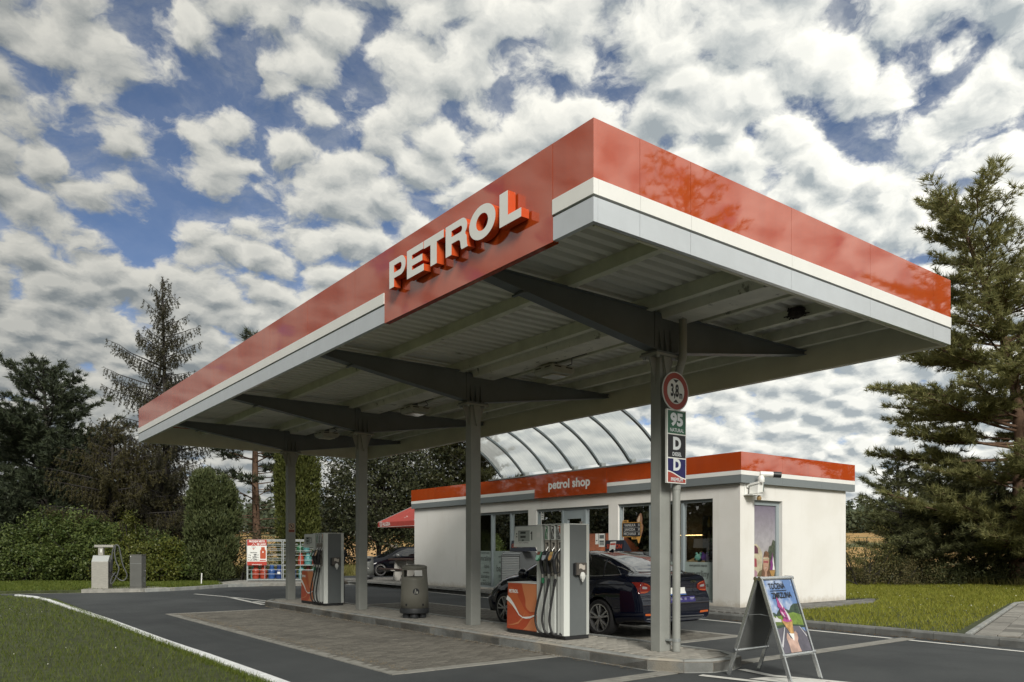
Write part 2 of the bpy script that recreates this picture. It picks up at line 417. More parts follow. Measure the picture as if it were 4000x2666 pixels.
def kx(y): return 13.15 + .055 * (y - 4.65)
sheet('forecourt_asphalt', [(-30, -14), (kx(-14) + .02, -14), (kx(28) + .02, 28), (14.3, 30.2), (13, 30.6), (9.6, 31.2), (8, 29.9), (7, 29.4), (6.1, 29.2), (4.2, 29.9), (2.07, 30.7), (-30, 36.6)], 0, M_asphalt)
LAWN = [(3.0, -3), (2.99, 8.65), (2.97, 10.9), (2.95, 11.9), (2.92, 13.2), (2.92, 17.1), (2.84, 21.5), (2.77, 25.2), (2.62, 26.9), (2.3, 28.1), (1.9, 28.75), (-3, 30.2), (-14, 32), (-14, -3)]
sheet('near_lawn', LAWN, .05, M_grass_soil, thick=.05)
VERGE = [(-25, 36.2), (2.07, 30.55), (4.2, 29.82), (6.1, 29.12), (7.0, 29.35), (8.0, 29.85), (9.5, 30.95), (12.9, 30.75), (14.4, 30.45), (14.4, 33.2), (22, 33.4), (26, 44), (-10, 62), (-30, 50)]
sheet('far_verge', VERGE, .09, M_grass_soil, thick=.1)
RLAWN = [(kx(5.5) + .15, 5.55), (kx(8) + .15, 8), (kx(9.95) + .15, 9.93), (16, 10.02), (19.1, 10.2), (21.0, 11.0), (20.7, 11.35), (19.7, 11.4), (19.7, 31), (27, 36), (46, 31), (46, 1), (22.6, 1), (22.45, 7.95), (21.95, 8.0)]
sheet('side_lawn', RLAWN, .115, M_grass_soil, thick=.12)
sheet('footpath', [(kx(-6) + .15, -6), (kx(5.5) + .15, 5.5), (21.95, 7.92), (22.4, 7.9), (22.5, -6)], .108, M_joint, thick=.1)
sheet('shop_pavement', [(kx(10) + .15, 9.97), (16, 10.07), (19.1, 10.25), (20.9, 11.02), (19.6, 11.3), (19.6, 33.0), (14.5, 33.0), (14.2, 30), (kx(28) + .15, 28)], .112, M_joint, thick=.1)
M_edge = mat('edging concrete', (.25, .245, .22), .85, var=.15, vs=6, stain=(.13, .125, .11), stain_s=3, stain_t=(.55, .7))

def block(w, l, h, ch=.006):
    """one paving block with a chamfered top edge, origin at the middle of its top"""
    mb = MB(); a, b = w / 2, l / 2
    v = [(-a, -b, -h), (a, -b, -h), (a, b, -h), (-a, b, -h), (-a, -b, -ch), (a, -b, -ch), (a, b, -ch), (-a, b, -ch), (-a + ch, -b + ch, 0), (a - ch, -b + ch, 0), (a - ch, b - ch, 0), (-a + ch, b - ch, 0)]
    f = [(8, 9, 10, 11)] + [(i, (i + 1) % 4, 4 + (i + 1) % 4, 4 + i) for i in range(4)] + [(4 + i, 4 + (i + 1) % 4, 8 + (i + 1) % 4, 8 + i) for i in range(4)]
    return mb.add(v, f)
def pave(name, parent, spots, w, l, mats, zt, near=300, h=.05):
    """spots: (x, y, rz); the nearest ones single parts sharing meshes, the rest one stuff mesh"""
    spots = sorted(spots, key=lambda p: p[0] ** 2 + p[1] ** 2)
    mes = [block(w, l, h).mesh(name, m, None) for m in mats]
    for i, (x, y, r) in enumerate(spots[:near]):
        piece(name, mes[rnd.randrange(len(mes))], parent, (x, y, zt + rnd.uniform(-.003, .003)), r + rnd.uniform(-.012, .012))
    if spots[near:]:
        mb = MB(); b = block(w, l, h); 
        for x, y, r in spots[near:]:
            T = Matrix.Translation((x, y, zt + rnd.uniform(-.003, .003))) @ Matrix.Rotation(r + rnd.uniform(-.012, .012), 4, 'Z')
            mb.add([T @ Vector(p) for p in b.v], b.f, rnd.randrange(len(mats)))
        part(name, mb, mats, parent, kind='stuff', fix=False)
def tint(name, base, k, **kw): return mat(name, tuple(c * k for c in base), .85, var=.14, vs=9, bump=.4, bs=120, **kw)
PV = [tint('bay paver %d' % i, (.135, .127, .108), k, stain=(.085, .08, .069), stain_s=1.1, stain_t=(.5, .7)) for i, k in enumerate((1, .80, 1.14, .92))]
PL = [tint('island paver %d' % i, (.31, .295, .26), k, stain=(.25, .235, .20), stain_s=2.5, stain_t=(.52, .7)) for i, k in enumerate((1, .93, 1.05))]
PD = [tint('pavement paver %d' % i, (.15, .148, .138), k) for i, k in enumerate((1, .8, 1.15))]
# bays: sheet, concrete edging, blocks
def bay(x0, x1, y0, y1, near, outer):
    b = sheet('paved_bay', [(x0, y0), (x1, y0), (x1, y1), (x0, y1)], .004, M_joint)
    e = .16; s = []
    for a0, a1, b0, b1 in ((x0, x0 + e, y0, y1), (x0 + e, x1, y0, y0 + e), (x0 + e, x1, y1 - e, y1)) if outer < 0 else ((x1 - e, x1, y0, y1), (x0, x1 - e, y0, y0 + e), (x0, x1 - e, y1 - e, y1)):
        L = max(a1 - a0, b1 - b0); n = max(1, round(L / 1.0))
        for i in range(n):
            q = MB()
            if b1 - b0 > a1 - a0: q.box(a0, b0 + L * i / n + .003, -.05, a1, b0 + L * (i + 1) / n - .003, .012)
            else: q.box(a0 + L * i / n + .003, b0, -.05, a0 + L * (i + 1) / n - .003, b1, .012)
            part('edging_stone', q, M_edge, b)
    xa, xb = (x0 + e, x1) if outer < 0 else (x0, x1 - e)
    r = 0; y = y0 + e + .055
    while y < y1 - e - .05:
        x = xa + (.105 if r % 2 else .205) - .1
        while x < xb - .05:
            s.append((x, y, 0)); x += .206
        y += .106; r += 1
    pave('paver', b, s, .198, .098, PV, .013, near)
bay(4.45, 7.10, 8.2, 18.95, 300, -1)
bay(8.56, 11.2, 8.2, 18.95, 160, 1)
# drainage strip across the near end, in slabs
st = sheet('drain_strip', [(3.3, 6.22), (13.1, 6.22), (13.1, 6.46), (3.3, 6.46)], .004, M_joint)
for i in range(20):
    xa = 3.3 + i * .49
    if 7.0 < xa + .25 < 8.65: continue
    for ya, yb in ((6.225, 6.325), (6.345, 6.455)):
        part('drain_slab', MB().box(xa + .004, ya, -.03, xa + .486, yb, .010), M_edge, st)
# ------------------------------------------------------------------ pump island
isl_pts = [(7.11, 6.62), (7.32, 6.22), (7.62, 6.02), (7.98, 6.0), (8.30, 6.12), (8.50, 6.45), (8.54, 6.9), (8.54, 20.0), (8.2, 20.6), (7.5, 20.62), (7.12, 19.98)]
isl = sheet('pump_island', isl_pts, .135, M_joint_l, thick=.125)
def inset(pts, d):
    n = len(pts); o = []
    for i in range(n):
        p0, p1, p2 = Vector(pts[i - 1]), Vector(pts[i]), Vector(pts[(i + 1) % n])
        a = (p1 - p0).normalized(); b = (p2 - p1).normalized(); na = Vector((-a.y, a.x)); nb = Vector((-b.y, b.x))
        m = (na + nb).normalized(); k = d / max(.3, m.dot(na)); o.append(tuple(p1 + m * k))
    return o
ins = inset(isl_pts, .13); top = inset(isl_pts, .035)
def kerbstone(a, b, ai, bi, at, bt, z0, z1):
    q = MB()
    q.add([(*a, z0), (*b, z0), (*bi, z0), (*ai, z0), (*a, z1 - .03), (*b, z1 - .03), (*bt, z1), (*at, z1), (*bi, z1), (*ai, z1)],
          [(3, 2, 1, 0), (0, 1, 5, 4), (4, 5, 6, 7), (7, 6, 8, 9), (9, 8, 2, 3), (1, 2, 8, 6, 5), (0, 4, 7, 9, 3)])
    return q
def lerp(p, q, t): return (p[0] + (q[0] - p[0]) * t, p[1] + (q[1] - p[1]) * t)
n = len(isl_pts)
for i in range(n):
    j = (i + 1) % n; L = math.dist(isl_pts[i], isl_pts[j]); k = max(1, round(L / 1.0))
    for q in range(k):
        t0, t1 = q / k + .004 / L, (q + 1) / k - .004 / L
        part('kerb_stone', kerbstone(lerp(isl_pts[i], isl_pts[j], t0), lerp(isl_pts[i], isl_pts[j], t1), lerp(ins[i], ins[j], t0), lerp(ins[i], ins[j], t1),
             lerp(top[i], top[j], t0), lerp(top[i], top[j], t1), -.02, .15 + rnd.uniform(-.004, .004)), M_kerb, isl)
s = []; r = 0; y = 6.1
isl_in = np.array(inset(isl_pts, .20))
while y < 20.6:
    x = 7.2 + (.1 if r % 2 else 0)
    while x < 8.5:
        s.append((x + .02, y, 0)); x += .206
    y += .106; r += 1
A = np.array([(a, b) for a, b, _ in s]); ok = inside(A, [tuple(p) for p in inset(isl_pts, .21)])
pave('paver', isl, [q for q, k in zip(s, ok) if k], .200, .100, PL, .145, 300)
# ------------------------------------------------------------------ kerbs
kr = thing('road_kerb', loc=(13.3, 8, 0), kind='structure')
y = -4.0
while y < 28:
    q = MB(); a, b = kx(y + .004), kx(y + .996)
    part('kerb_stone', kerbstone((b, y + .996), (a, y + .004), (b + .15, y + .996), (a + .15, y + .004), (b + .025, y + .996), (a + .025, y + .004), -.02, .13 + rnd.uniform(-.004, .004)), M_kerb_r, kr)
    y += 1
arc = [(kx(28), 28), (14.35, 29.2), (14.2, 30.0), (14.35, 30.5)]
for a, b in zip(arc[:-1], arc[1:]):
    part('kerb_stone', kerbstone(b, a, (b[0] + .15, b[1]), (a[0] + .15, a[1]), (b[0] + .03, b[1]), (a[0] + .03, a[1]), -.02, .13), M_kerb_r, kr)
def stone_row(name, pts, w, z, m, step=1.0, zb=-.02):
    k = thing(name, loc=(pts[0][0], pts[0][1], 0), kind='structure')
    for (p, q) in zip(pts[:-1], pts[1:]):
        L = math.dist(p, q); nn = max(1, round(L / step)); d = Vector((q[0] - p[0], q[1] - p[1], 0)) / L
        for i in range(nn):
            a = Vector((*lerp(p, q, i / nn), (z + zb) / 2)) + d * .003; b = Vector((*lerp(p, q, (i + 1) / nn), (z + zb) / 2)) - d * .003
            part('kerb_stone', MB().bar(a, b, w, z - zb), m, k, bev=.008, bseg=1)
M_wkerb = mat('white painted kerb', (.76, .78, .78), .7, var=.06, vs=5, stain=(.22, .22, .21), stain_s=3.0, stain_t=(.60, .72), bump=.3, bs=60)
stone_row('lawn_kerb', [(3.06, 2), (3.06, 8.65), (3.04, 10.9), (3.01, 11.92), (2.99, 13.2), (2.99, 17.1), (2.91, 21.5), (2.83, 25.2), (2.68, 26.95), (2.35, 28.25)], .13, .088, M_wkerb)
stone_row('verge_kerb', [(6.14, 29.05), (7.02, 29.27), (8.03, 29.75), (9.5, 30.85), (12.9, 30.66), (14.2, 30.4)], .12, .12, M_kerb)
stone_row('path_edging', [(kx(5.5) + .16, 5.52), (21.95, 7.95), (22.45, 7.93)], .09, .15, M_kerb)
# painted lines
def ribbon(name, pts, w, z=.008): 
    part(name, MB().stroke(pts, w, (0, 0, z), X_, Y_), M_white_line, kind='structure')
ribbon('edge_line', [(kx(y) - (.5 - .012 * (y + 3)), y) for y in np.linspace(-3, 6.2, 10)], .11)
ribbon('edge_line', [(kx(y) - (.5 - .012 * (y + 3)), y) for y in np.linspace(6.5, 29, 24)] + [(14.1, 30.0)], .11)
ribbon('edge_line', [(-25, 36.0), (2.07, 30.42), (4.2, 29.66), (6.1, 28.96)], .06)
ribbon('gore_line', [(7.18, 26.76), (7.35, 25.8), (7.57, 24.55), (7.72, 23.3), (7.95, 20.9)], .12)
ribbon('gore_line', [(7.57, 24.5), (7.42, 22.6), (7.27, 20.5)], .14)
part('gore_patch', MB().flat([(7.40, 21.9), (7.60, 21.9), (7.78, 20.8), (7.58, 20.75)], (0, 0, .008), X_, Y_), M_white_line, kind='structure')
ribbon('gore_line', [(8.09, 5.96), (7.97, 5.45), (8.2, 4.7), (8.6, 3.2)], .12)
ribbon('gore_line', [(7.33, 5.98), (7.53, 5.1), (7.78, 4.0), (8.0, 3.0)], .12)
part('gore_patch', MB().flat([(7.56, 5.47), (7.84, 5.42), (8.1, 4.9), (7.98, 4.5), (7.74, 4.6)], (0, 0, .0095), X_, Y_), M_white_line, kind='structure')
# footpath slabs and the end path blocks
fp = thing('path_paving', loc=(15, 5, .1), kind='structure'); s1, s2 = [], []
A, B = Vector((kx(5.5) + .2, 5.44)), Vector((21.95, 7.86)); d = (B - A).normalized(); dn = Vector((d.y, -d.x))
SL = [tint('path slab %d' % i, (.25, .24, .215), k) for i, k in enumerate((1, .85, 1.1, .6))]
for r in range(24):
    for c in range(34):
        p = A + dn * (.15 + r * .305) + d * (.1 + c * .305 + (.15 if r % 2 else 0))
        if p.x > kx(p.y) + .32 and p.x < 22.3 and p.y > -2.6: s1.append((p.x, p.y, math.atan2(d.y, d.x)))
pave('slab', fp, s1, .297, .297, SL, .135, 300)
ep = thing('end_path_paving', loc=(17, 10.6, .1), kind='structure')
for r in range(12):
    for c in range(34):
        x, y = 13.9 + c * .206 + (.1 if r % 2 else 0), 10.07 + r * .104
        if y > 10.05 + max(0, x - 16) * .06 + max(0, x - 19.2) * .45 and x > kx(y) + .27 and (y < 11.1): s2.append((x, y, 0))
pave('paver', ep, s2, .198, .098, PD, .137, 300)
s3 = [(x + (.05 if r % 2 else 0), y, 0) for r, y in enumerate(np.arange(11.25, 26, .206)) for x in np.arange(kx(11.2) + .25, 15.05, .104) if x > kx(y) + .22]
s3 += [(x, y, 0) for y in np.arange(26.1, 32.9, .206) for x in np.arange(14.8, 19.5, .104) if not (x < 15.2 and y > 32)]
fpv = thing('front_paving', loc=(14.4, 18, .1), kind='structure')
pave('paver', fpv, s3, .098, .198, PD, .137, 300)

# ------------------------------------------------------------------ canopy
CX0, CX1, CY0, CY1, CZ0, CZ1 = 4.555, 11.21, 4.855, 22.2, 4.285, 5.165
can = thing('fuel_canopy', 'large red and white forecourt canopy standing on four grey columns', 'canopy', (7.82, 13.53, .15))
fy = [4.855, 5.39, 8.60, 9.42, 11.0, 12.56, 14.12, 15.63, 17.14, 18.70, 20.23, 21.78, 22.2]
zr, zw, zl = 4.655, 4.515, 4.495       # bottom of red, bottom of white, top of silver
G = .002
for a, b in zip(fy[:-1], fy[1:]):
    if abs(a - 5.39) < .01:
        part('sign_panel', MB().box(CX0 - .002, a + G, CZ0 - .01, CX0 + .07, b - G, CZ1), M_red, can, label='tall glossy red panel behind the white letters'); continue
    part('red_panel', MB().box(CX0, a + (G if a > CY0 else -.0001), zr, CX0 + .05, b - G, CZ1), M_red, can)
    part('white_strip', MB().box(CX0 - .010, a + (G if a > CY0 else -.010), zw, CX0 + .05, b - G, zr - .004), M_white, can)
    part('silver_panel', MB().box(CX0, a + (G if a > CY0 else -.0001), CZ0, CX0 + .05, b - G, zl), M_silver, can)
fx = [4.555, 5.12, 5.81, 7.455, 9.09, 10.70, 11.21]
for yy, s_ in ((CY0, 1), (CY1, -1)):
    for a, b in zip(fx[:-1], fx[1:]):
        a2 = a + (.05 if a == CX0 else 0); y0, y1 = sorted((yy - .0001 * s_, yy + .05 * s_)); yw0, yw1 = sorted((yy - .010 * s_, yy + .05 * s_))
        c0 = a + (.0005 if a == CX0 else G)
        part('red_panel', MB().box(a2 + (0 if a == CX0 else G), y0, zr, b - G, y1, CZ1) if a != CX0 else MB().box(CX0 + .0505, y0, zr, b - G, y1, CZ1), M_red, can)
        part('white_strip', MB().box(a2 + G, yw0, zw, b - G, yw1, zr - .004), M_white, can)
        part('silver_panel', MB().box(a2 + G, y0, CZ0, b - G, y1, zl), M_silver, can)
for a, b in zip(fy[:-1], fy[1:]):
    part('red_panel', MB().box(CX1 - .03, max(a, CY0 + .06) + G, CZ0 + .37, CX1, min(b, CY1 - .06) - G, CZ1), M_red, can)
# plain sheets on the back of the fascia, seen from below
part('inner_sheet', MB().box(CX1 - .075, CY0 + .06, CZ0, CX1 - .035, CY1 - .06, 4.74), M_inner, can, label='plain olive grey back of the rear fascia')
part('inner_sheet', MB().box(CX0 + .08, CY1 - .095, CZ0, CX1 - .08, CY1 - .06, 4.74), M_inner, can)
part('inner_sheet', MB().box(CX0 + .08, CY0 + .06, CZ0, CX1 - .08, CY0 + .095, 4.74), M_inner, can)
part('inner_sheet', MB().box(CX0 + .08, CY0 + .1, CZ0 + .03, CX0 + .11, CY1 - .1, 4.74), M_inner, can)
part('edge_trim', MB().box(CX1 - .03, CY0 + .06, CZ0 - .006, CX1 + .012, CY1 - .06, CZ0 + .36), M_white, can)
# corrugated soffit sheets, one per bay and side
def corrugated(x0, x1, y0, y1, z):
    mb = MB(); prof = []; y = y0; p = .207
    while y < y1 - .01:
        for dy, dz in ((0, 0), (.07, 0), (.10, .085), (.15, .085), (.18, 0)):
            if y + dy <= y1: prof.append((y + dy, z + dz))
        y += p
    prof.append((y1, z))
    v = [(x, a, b) for x in (x0, x1) for a, b in prof]; k = len(prof)
    return mb.add(v, [(i, i + 1, k + i + 1, k + i) for i in range(k - 1)])
cy = [CY0 + .1, 7.04, 11.44, 15.84, 20.02, CY1 - .1]
for a, b in zip(cy[:-1], cy[1:]):
    part('soffit_sheet', corrugated(CX0 + .06, 7.78, a, b, 4.76), M_soffit, can, fix=False)
    part('soffit_sheet', corrugated(8.28, CX1 - .08, a, b, 4.76), M_soffit, can, fix=False)
part('roof_deck', MB().box(CX0 + .06, CY0 + .1, 4.90, CX1 - .04, CY1 - .1, 5.02), M_inner, can)
# purlins along the canopy, resting on the beams
for x, w, zb in ((6.12, .09, 4.62), (7.50, .09, 4.60), (8.55, .08, 4.62), (9.45, .09, 4.62), (10.20, .08, 4.62), (10.80, .08, 4.62)):
    mb = MB().box(x - .015, CY0 + .1, zb, x + .015, CY1 - .1, 4.755); mb.box(x - .015, CY0 + .1, zb - .012, x + w, CY1 - .1, zb)
    part('purlin', mb, M_purlin, can)
mb = MB(); mb.flat([(7.74, 4.76), (7.80, 4.53), (8.24, 4.53), (8.30, 4.76)][::-1], (0, CY0 + .1, 0), X_, Z_)
prof = [(7.70, 4.76), (7.78, 4.53), (8.22, 4.53), (8.30, 4.76)]
mb = MB(); L0, L1 = CY0 + .1, CY1 - .1
for (a, b), (c, d_) in zip(prof[:-1], prof[1:]): mb.add([(a, L0, b), (c, L0, d_), (c, L1, d_), (a, L1, b)], [(0, 1, 2, 3)])
part('gutter', mb, M_gutter, can, label='box gutter with peeling white paint')
# columns with cap, gussets and tapered cantilever beams
COLY = [7.035, 11.435, 15.835, 20.01]; CXc = 7.81
def ibeam(x0, x1, yc, z0b, z1b, zt=4.615):
    mb = MB(); f = .085
    for zc0, zc1, t in ((z0b, z1b, .014),):
        mb.add([(x0, yc - f, z0b), (x0, yc + f, z0b), (x1, yc + f, z1b), (x1, yc - f, z1b), (x0, yc - f, z0b + t), (x0, yc + f, z0b + t), (x1, yc + f, z1b + t), (x1, yc - f, z1b + t)],
               [(0, 1, 2, 3), (7, 6, 5, 4), (0, 4, 5, 1), (3, 2, 6, 7), (0, 3, 7, 4), (1, 5, 6, 2)])
    mb.box(min(x0, x1), yc - f, zt - .014, max(x0, x1), yc + f, zt)
    w = .05
    mb.add([(x0, yc - w, z0b + .014), (x1, yc - w, z1b + .014), (x1, yc - w, zt - .014), (x0, yc - w, zt - .014), (x0, yc + w, z0b + .014), (x1, yc + w, z1b + .014), (x1, yc + w, zt - .014), (x0, yc + w, zt - .014)],
           [(0, 1, 2, 3), (7, 6, 5, 4), (0, 3, 7, 4), (1, 5, 6, 2)])
    return mb
for i, yc in enumerate(COLY):
    c = part('column', MB().box(CXc - .10, yc - .087, .14, CXc + .11, yc + .087, 4.02), M_column, can, bev=.012)
    if True:
        part('cap_plate', MB().box(CXc - .24, yc - .15, 4.02, CXc + .25, yc + .15, 4.05), M_column, c)
        part('cap_plate', MB().box(CXc - .22, yc - .14, 4.052, CXc + .23, yc + .14, 4.08), M_beam, c)
        for sx in (-1, 1):
            x0 = CXc + (.11 if sx > 0 else -.10)
            part('gusset', MB().prism([(0, 0), (sx * .12, 0), (sx * .12, -.02), (0, -.36)], (x0, yc - .01, 4.02), X_, Z_, Y_, .02), M_column, c)
        for sy in (-1, 1):
            part('gusset', MB().prism([(-.075, 0), (.075, 0), (.0, -.36)], (CXc, yc + sy * .09, 4.02), X_, Z_, Y_ * sy, .035), M_column, c)
        for bx, by in ((-.18, -.12), (.18, -.12), (-.18, .12), (.18, .12)):
            part('bolt', MB().lathe([(.022, 0), (.022, .03)], 6, (CXc + bx, yc + by, 3.992)), M_galv, c)
    hub = part('beam_hub', MB().box(CXc - .17, yc - .06, 4.08, CXc + .18, yc + .06, 4.60), M_beam, can)
    for q in (-.1, .0, .11):
        part('stiffener', MB().prism([(-.055, 0), (-.0, 0), (0, .34)], (CXc + q, yc - .06, 4.08), Y_, Z_, X_, .014), M_beam, hub)
    part('beam', ibeam(CXc - .17, CX0 + .16, yc, 4.10, 4.535), M_beam, can)
    part('beam', ibeam(CXc + .18, 11.08, yc, 4.10, 4.545), M_beam, can)
    part('beam_bracket', MB().box(5.42, yc - .11, 4.56 - .165, 5.46, yc + .11, 4.56 - .145), M_beam, can)
# downpipe on the near column
pp = [(8.03, 6.84, 4.55), (8.03, 6.84, 4.08), (8.02, 6.84, 4.0), (7.93, 6.84, 3.78), (7.90, 6.84, 3.68), (7.90, 6.84, .15)]
dp = part('downpipe', MB().tube(pp, .052, 16), M_column, can, smooth=50)
part('pipe_clamp', MB().lathe([(.058, -.02), (.058, .02)], 16, (7.90, 6.84, .30)).box(7.80, 6.87, .29, 7.90, 6.95, .31), M_galv, dp)
part('pipe_joint', MB().lathe([(.057, -.03), (.057, .03)], 16, (7.90, 6.84, 2.30)), M_column, dp)
part('pipe_joint', MB().lathe([(.056, -.01), (.056, .01)], 16, (7.97, 6.84, 3.90)), M_column, dp)
# PETROL letters standing off the fascia
def arcpts(cx, cy_, rx, ry, a0, a1, n=14): return [(cx + rx * math.cos(R(a0 + (a1 - a0) * k / n)), cy_ + ry * math.sin(R(a0 + (a1 - a0) * k / n))) for k in range(n + 1)]
H_ = .32
def letter_polys(ch, w):
    h = H_; s_ = .115
    if ch == 'L': return [[(0, 0), (w, 0), (w, .085), (s_ + .02, .085), (s_ + .02, h), (0, h)]], []
    if ch == 'T': return [[(w / 2 - .065, 0), (w / 2 + .065, 0), (w / 2 + .065, h - .085), (w, h - .085), (w, h), (0, h), (0, h - .085), (w / 2 - .065, h - .085)]], []
    if ch == 'E': return [[(0, 0), (w, 0), (w, .075), (s_, .075), (s_, .122), (w - .03, .122), (w - .03, .195), (s_, .195), (s_, h - .075), (w - .01, h - .075), (w - .01, h), (0, h)]], []
    if ch == 'P':
        o = [(0, 0), (s_, 0), (s_, .10)] + arcpts(w - .125, .21, .125, .11, -90, 90) + [(0, h)]
        return [o], [[(s_, .165)] + arcpts(w - .14, .2075, .045, .0425, -90, 90) + [(s_, .25)]]
    if ch == 'R':
        o = [(0, 0), (s_, 0), (s_, .115), (s_ + .04, .115)] + arcpts(w - .19, .075, .05, .04, 90, 10, 5) + [(w - .13, .02), (w - .115, 0), (w, 0), (w - .012, .02)] + arcpts(w - .075, .09, .055, .06, -10, 60, 6) + arcpts(w - .12, .228, .108, .092, -45, 90) + [(0, h)]
        return [o], [[(s_, .185)] + arcpts(w - .14, .2175, .035, .0325, -90, 90) + [(s_, .25)]]
    if ch == 'O':
        return [arcpts(w / 2, h / 2, w / 2, h / 2 + .008, 0, 360, 40)[:-1]], [arcpts(w / 2, h / 2, w / 2 - .125, h / 2 - .075, 0, 360, 28)[:-1]]
def letter(ch, ytop, w):
    outs, holes = letter_polys(ch, w); cu = bpy.data.curves.new('letter', 'CURVE'); cu.dimensions = '2D'; cu.fill_mode = 'BOTH'; cu.extrude = .046
    for poly in outs + holes:
        sp = cu.splines.new('POLY'); sp.points.add(len(poly) - 1)
        for p, (a, b) in zip(sp.points, poly): p.co = (a, b, 0, 1)
        sp.use_cyclic_u = True
    o = bpy.data.objects.new('letter', cu); COL.objects.link(o)
    me = bpy.data.meshes.new_from_object(o.evaluated_get(bpy.context.evaluated_depsgraph_get())); bpy.data.objects.remove(o); bpy.data.curves.remove(cu)
    mb = MB(); zb = 4.588
    vs = [(4.491 - p.co.z, ytop - p.co.x, zb + p.co.y) for p in me.vertices]
    mb.v = vs
    for p in me.polygons:
        mb.f.append(tuple(p.vertices)); mb.m.append(0 if p.normal.z > .5 else 1)
    bpy.data.meshes.remove(me)
    part('letter', mb, [M_white, M_red2], can, fix=False)
for ch, a, b in (('P', 8.272, 7.88), ('E', 7.85, 7.475), ('T', 7.475, 7.06), ('R', 7.023, 6.601), ('O', 6.577, 6.121), ('L', 6.056, 5.714)): letter(ch, a, a - b)

# lights hung under the canopy
def lamp(yc, label):
    t = thing('canopy_light', label, 'light', (8.35, yc, 4.40), group='lights under the canopy')
    mb = MB().prism([(-.19, 0), (.19, 0), (.24, .05), (.24, .13), (-.24, .13), (-.24, .05)], (8.35, yc - .24, 4.36), X_, Z_, Y_, .48)
    part('housing', mb, mat('lamp housing', (.42, .43, .39), .5, var=.1, vs=6), t, bev=.01)
    part('lens', MB().prism([(-.16, -.16), (.16, -.16), (.16, .16), (-.16, .16)], (8.35, yc, 4.355), X_, Y_, Z_, -.02), mat('lamp lens', (.62, .62, .58), .15), t, bev=.008)
    for k in (-.12, .12):
        part('vent_slot', MB().box(8.35 + k - .07, yc - .243, 4.45, 8.35 + k + .07, yc - .238, 4.468), M_ink, t)
        part('vent_slot', MB().box(8.35 - .243, yc + k - .07, 4.45, 8.35 - .238, yc + k + .07, 4.468), M_ink, t)
    part('hanger', MB().box(8.30, yc - .03, 4.49, 8.40, yc + .03, 4.62), M_beam, t)
    part('cable', MB().tube([(8.45, yc - .1, 4.49), (8.52, yc - .25, 4.53), (8.3, yc - .5, 4.55), (8.25, yc - .9, 4.53)], .008, 5), M_black, t)
lamp(9.85, 'square pale floodlight under the canopy between the first and second column')
lamp(14.4, 'square pale floodlight under the canopy between the second and third column')
lamp(18.9, 'square pale floodlight under the canopy nearest its far end')
# the bird nest on a purlin
nb = MB()
for k in range(90):
    a = rnd.uniform(0, 6.28); r = rnd.uniform(.02, .11); z = rnd.uniform(0, .12)
    p = Vector((9.43 - .03, 6.05 + r * math.cos(a) * 1.2, 4.62 + z)); q = p + Vector((rnd.uniform(-.05, .01), rnd.uniform(-.08, .08), rnd.uniform(-.03, .03))); nb.bar(p, q, .014)
nb.lathe([(.02, -.01), (.09, .01), (.12, .06), (.11, .12), (.02, .13)], 10, (9.42, 6.05, 4.615))
solo('bird_nest', nb, mat('nest mud', (.035, .028, .022), .95, var=.4, vs=30), 'dark bird nest stuck to a beam under the canopy', 'nest', (9.42, 6.05, 4.62))

# ------------------------------------------------------------------ signs on the near column
def facing_sign():
    y = 6.765; t = thing('height_limit_sign', 'round red rimmed sign reading 3,8m on the near column', 'sign', (7.80, y, 3.29))
    c = Vector((7.80, y, 3.54))
    part('plate', MB().lathe([(.252, 0), (.252, .012)], 48, c + Vector((0, .0, 0)), axis=(0, 1, 0)), mat('sign plate', (.62, .63, .60), .4), t)
    part('rim', MB().disc(c - Y_ * .002, X_, Z_, .238, 48, 0, .166), mat('sign red', (.30, .045, .03), .5, var=.08, vs=10), t)
    part('face', MB().disc(c - Y_ * .003, X_, Z_, .160, 48), M_paper, t)
    for s_ in (1, -1):
        part('arrow', MB().flat([(-.055, s_ * .150), (.055, s_ * .150), (0, s_ * .105)], c - Y_ * .005, X_, Z_), M_ink, t)
    part('lettering', MB().text('3,8', c - Y_ * .005 + Vector((-.025, 0, 0)), X_, Z_, .215, .04, sx=.60).text('m', c - Y_ * .005 + Vector((.095, 0, -.045)), X_, Z_, .13, .04, sx=.62), M_ink, t)
    part('bracket', MB().box(7.74, y + .012, 3.5, 7.90, 6.84, 3.53).box(7.74, y + .012, 3.42, 7.90, 6.84, 3.45), M_galv, t)
facing_sign()
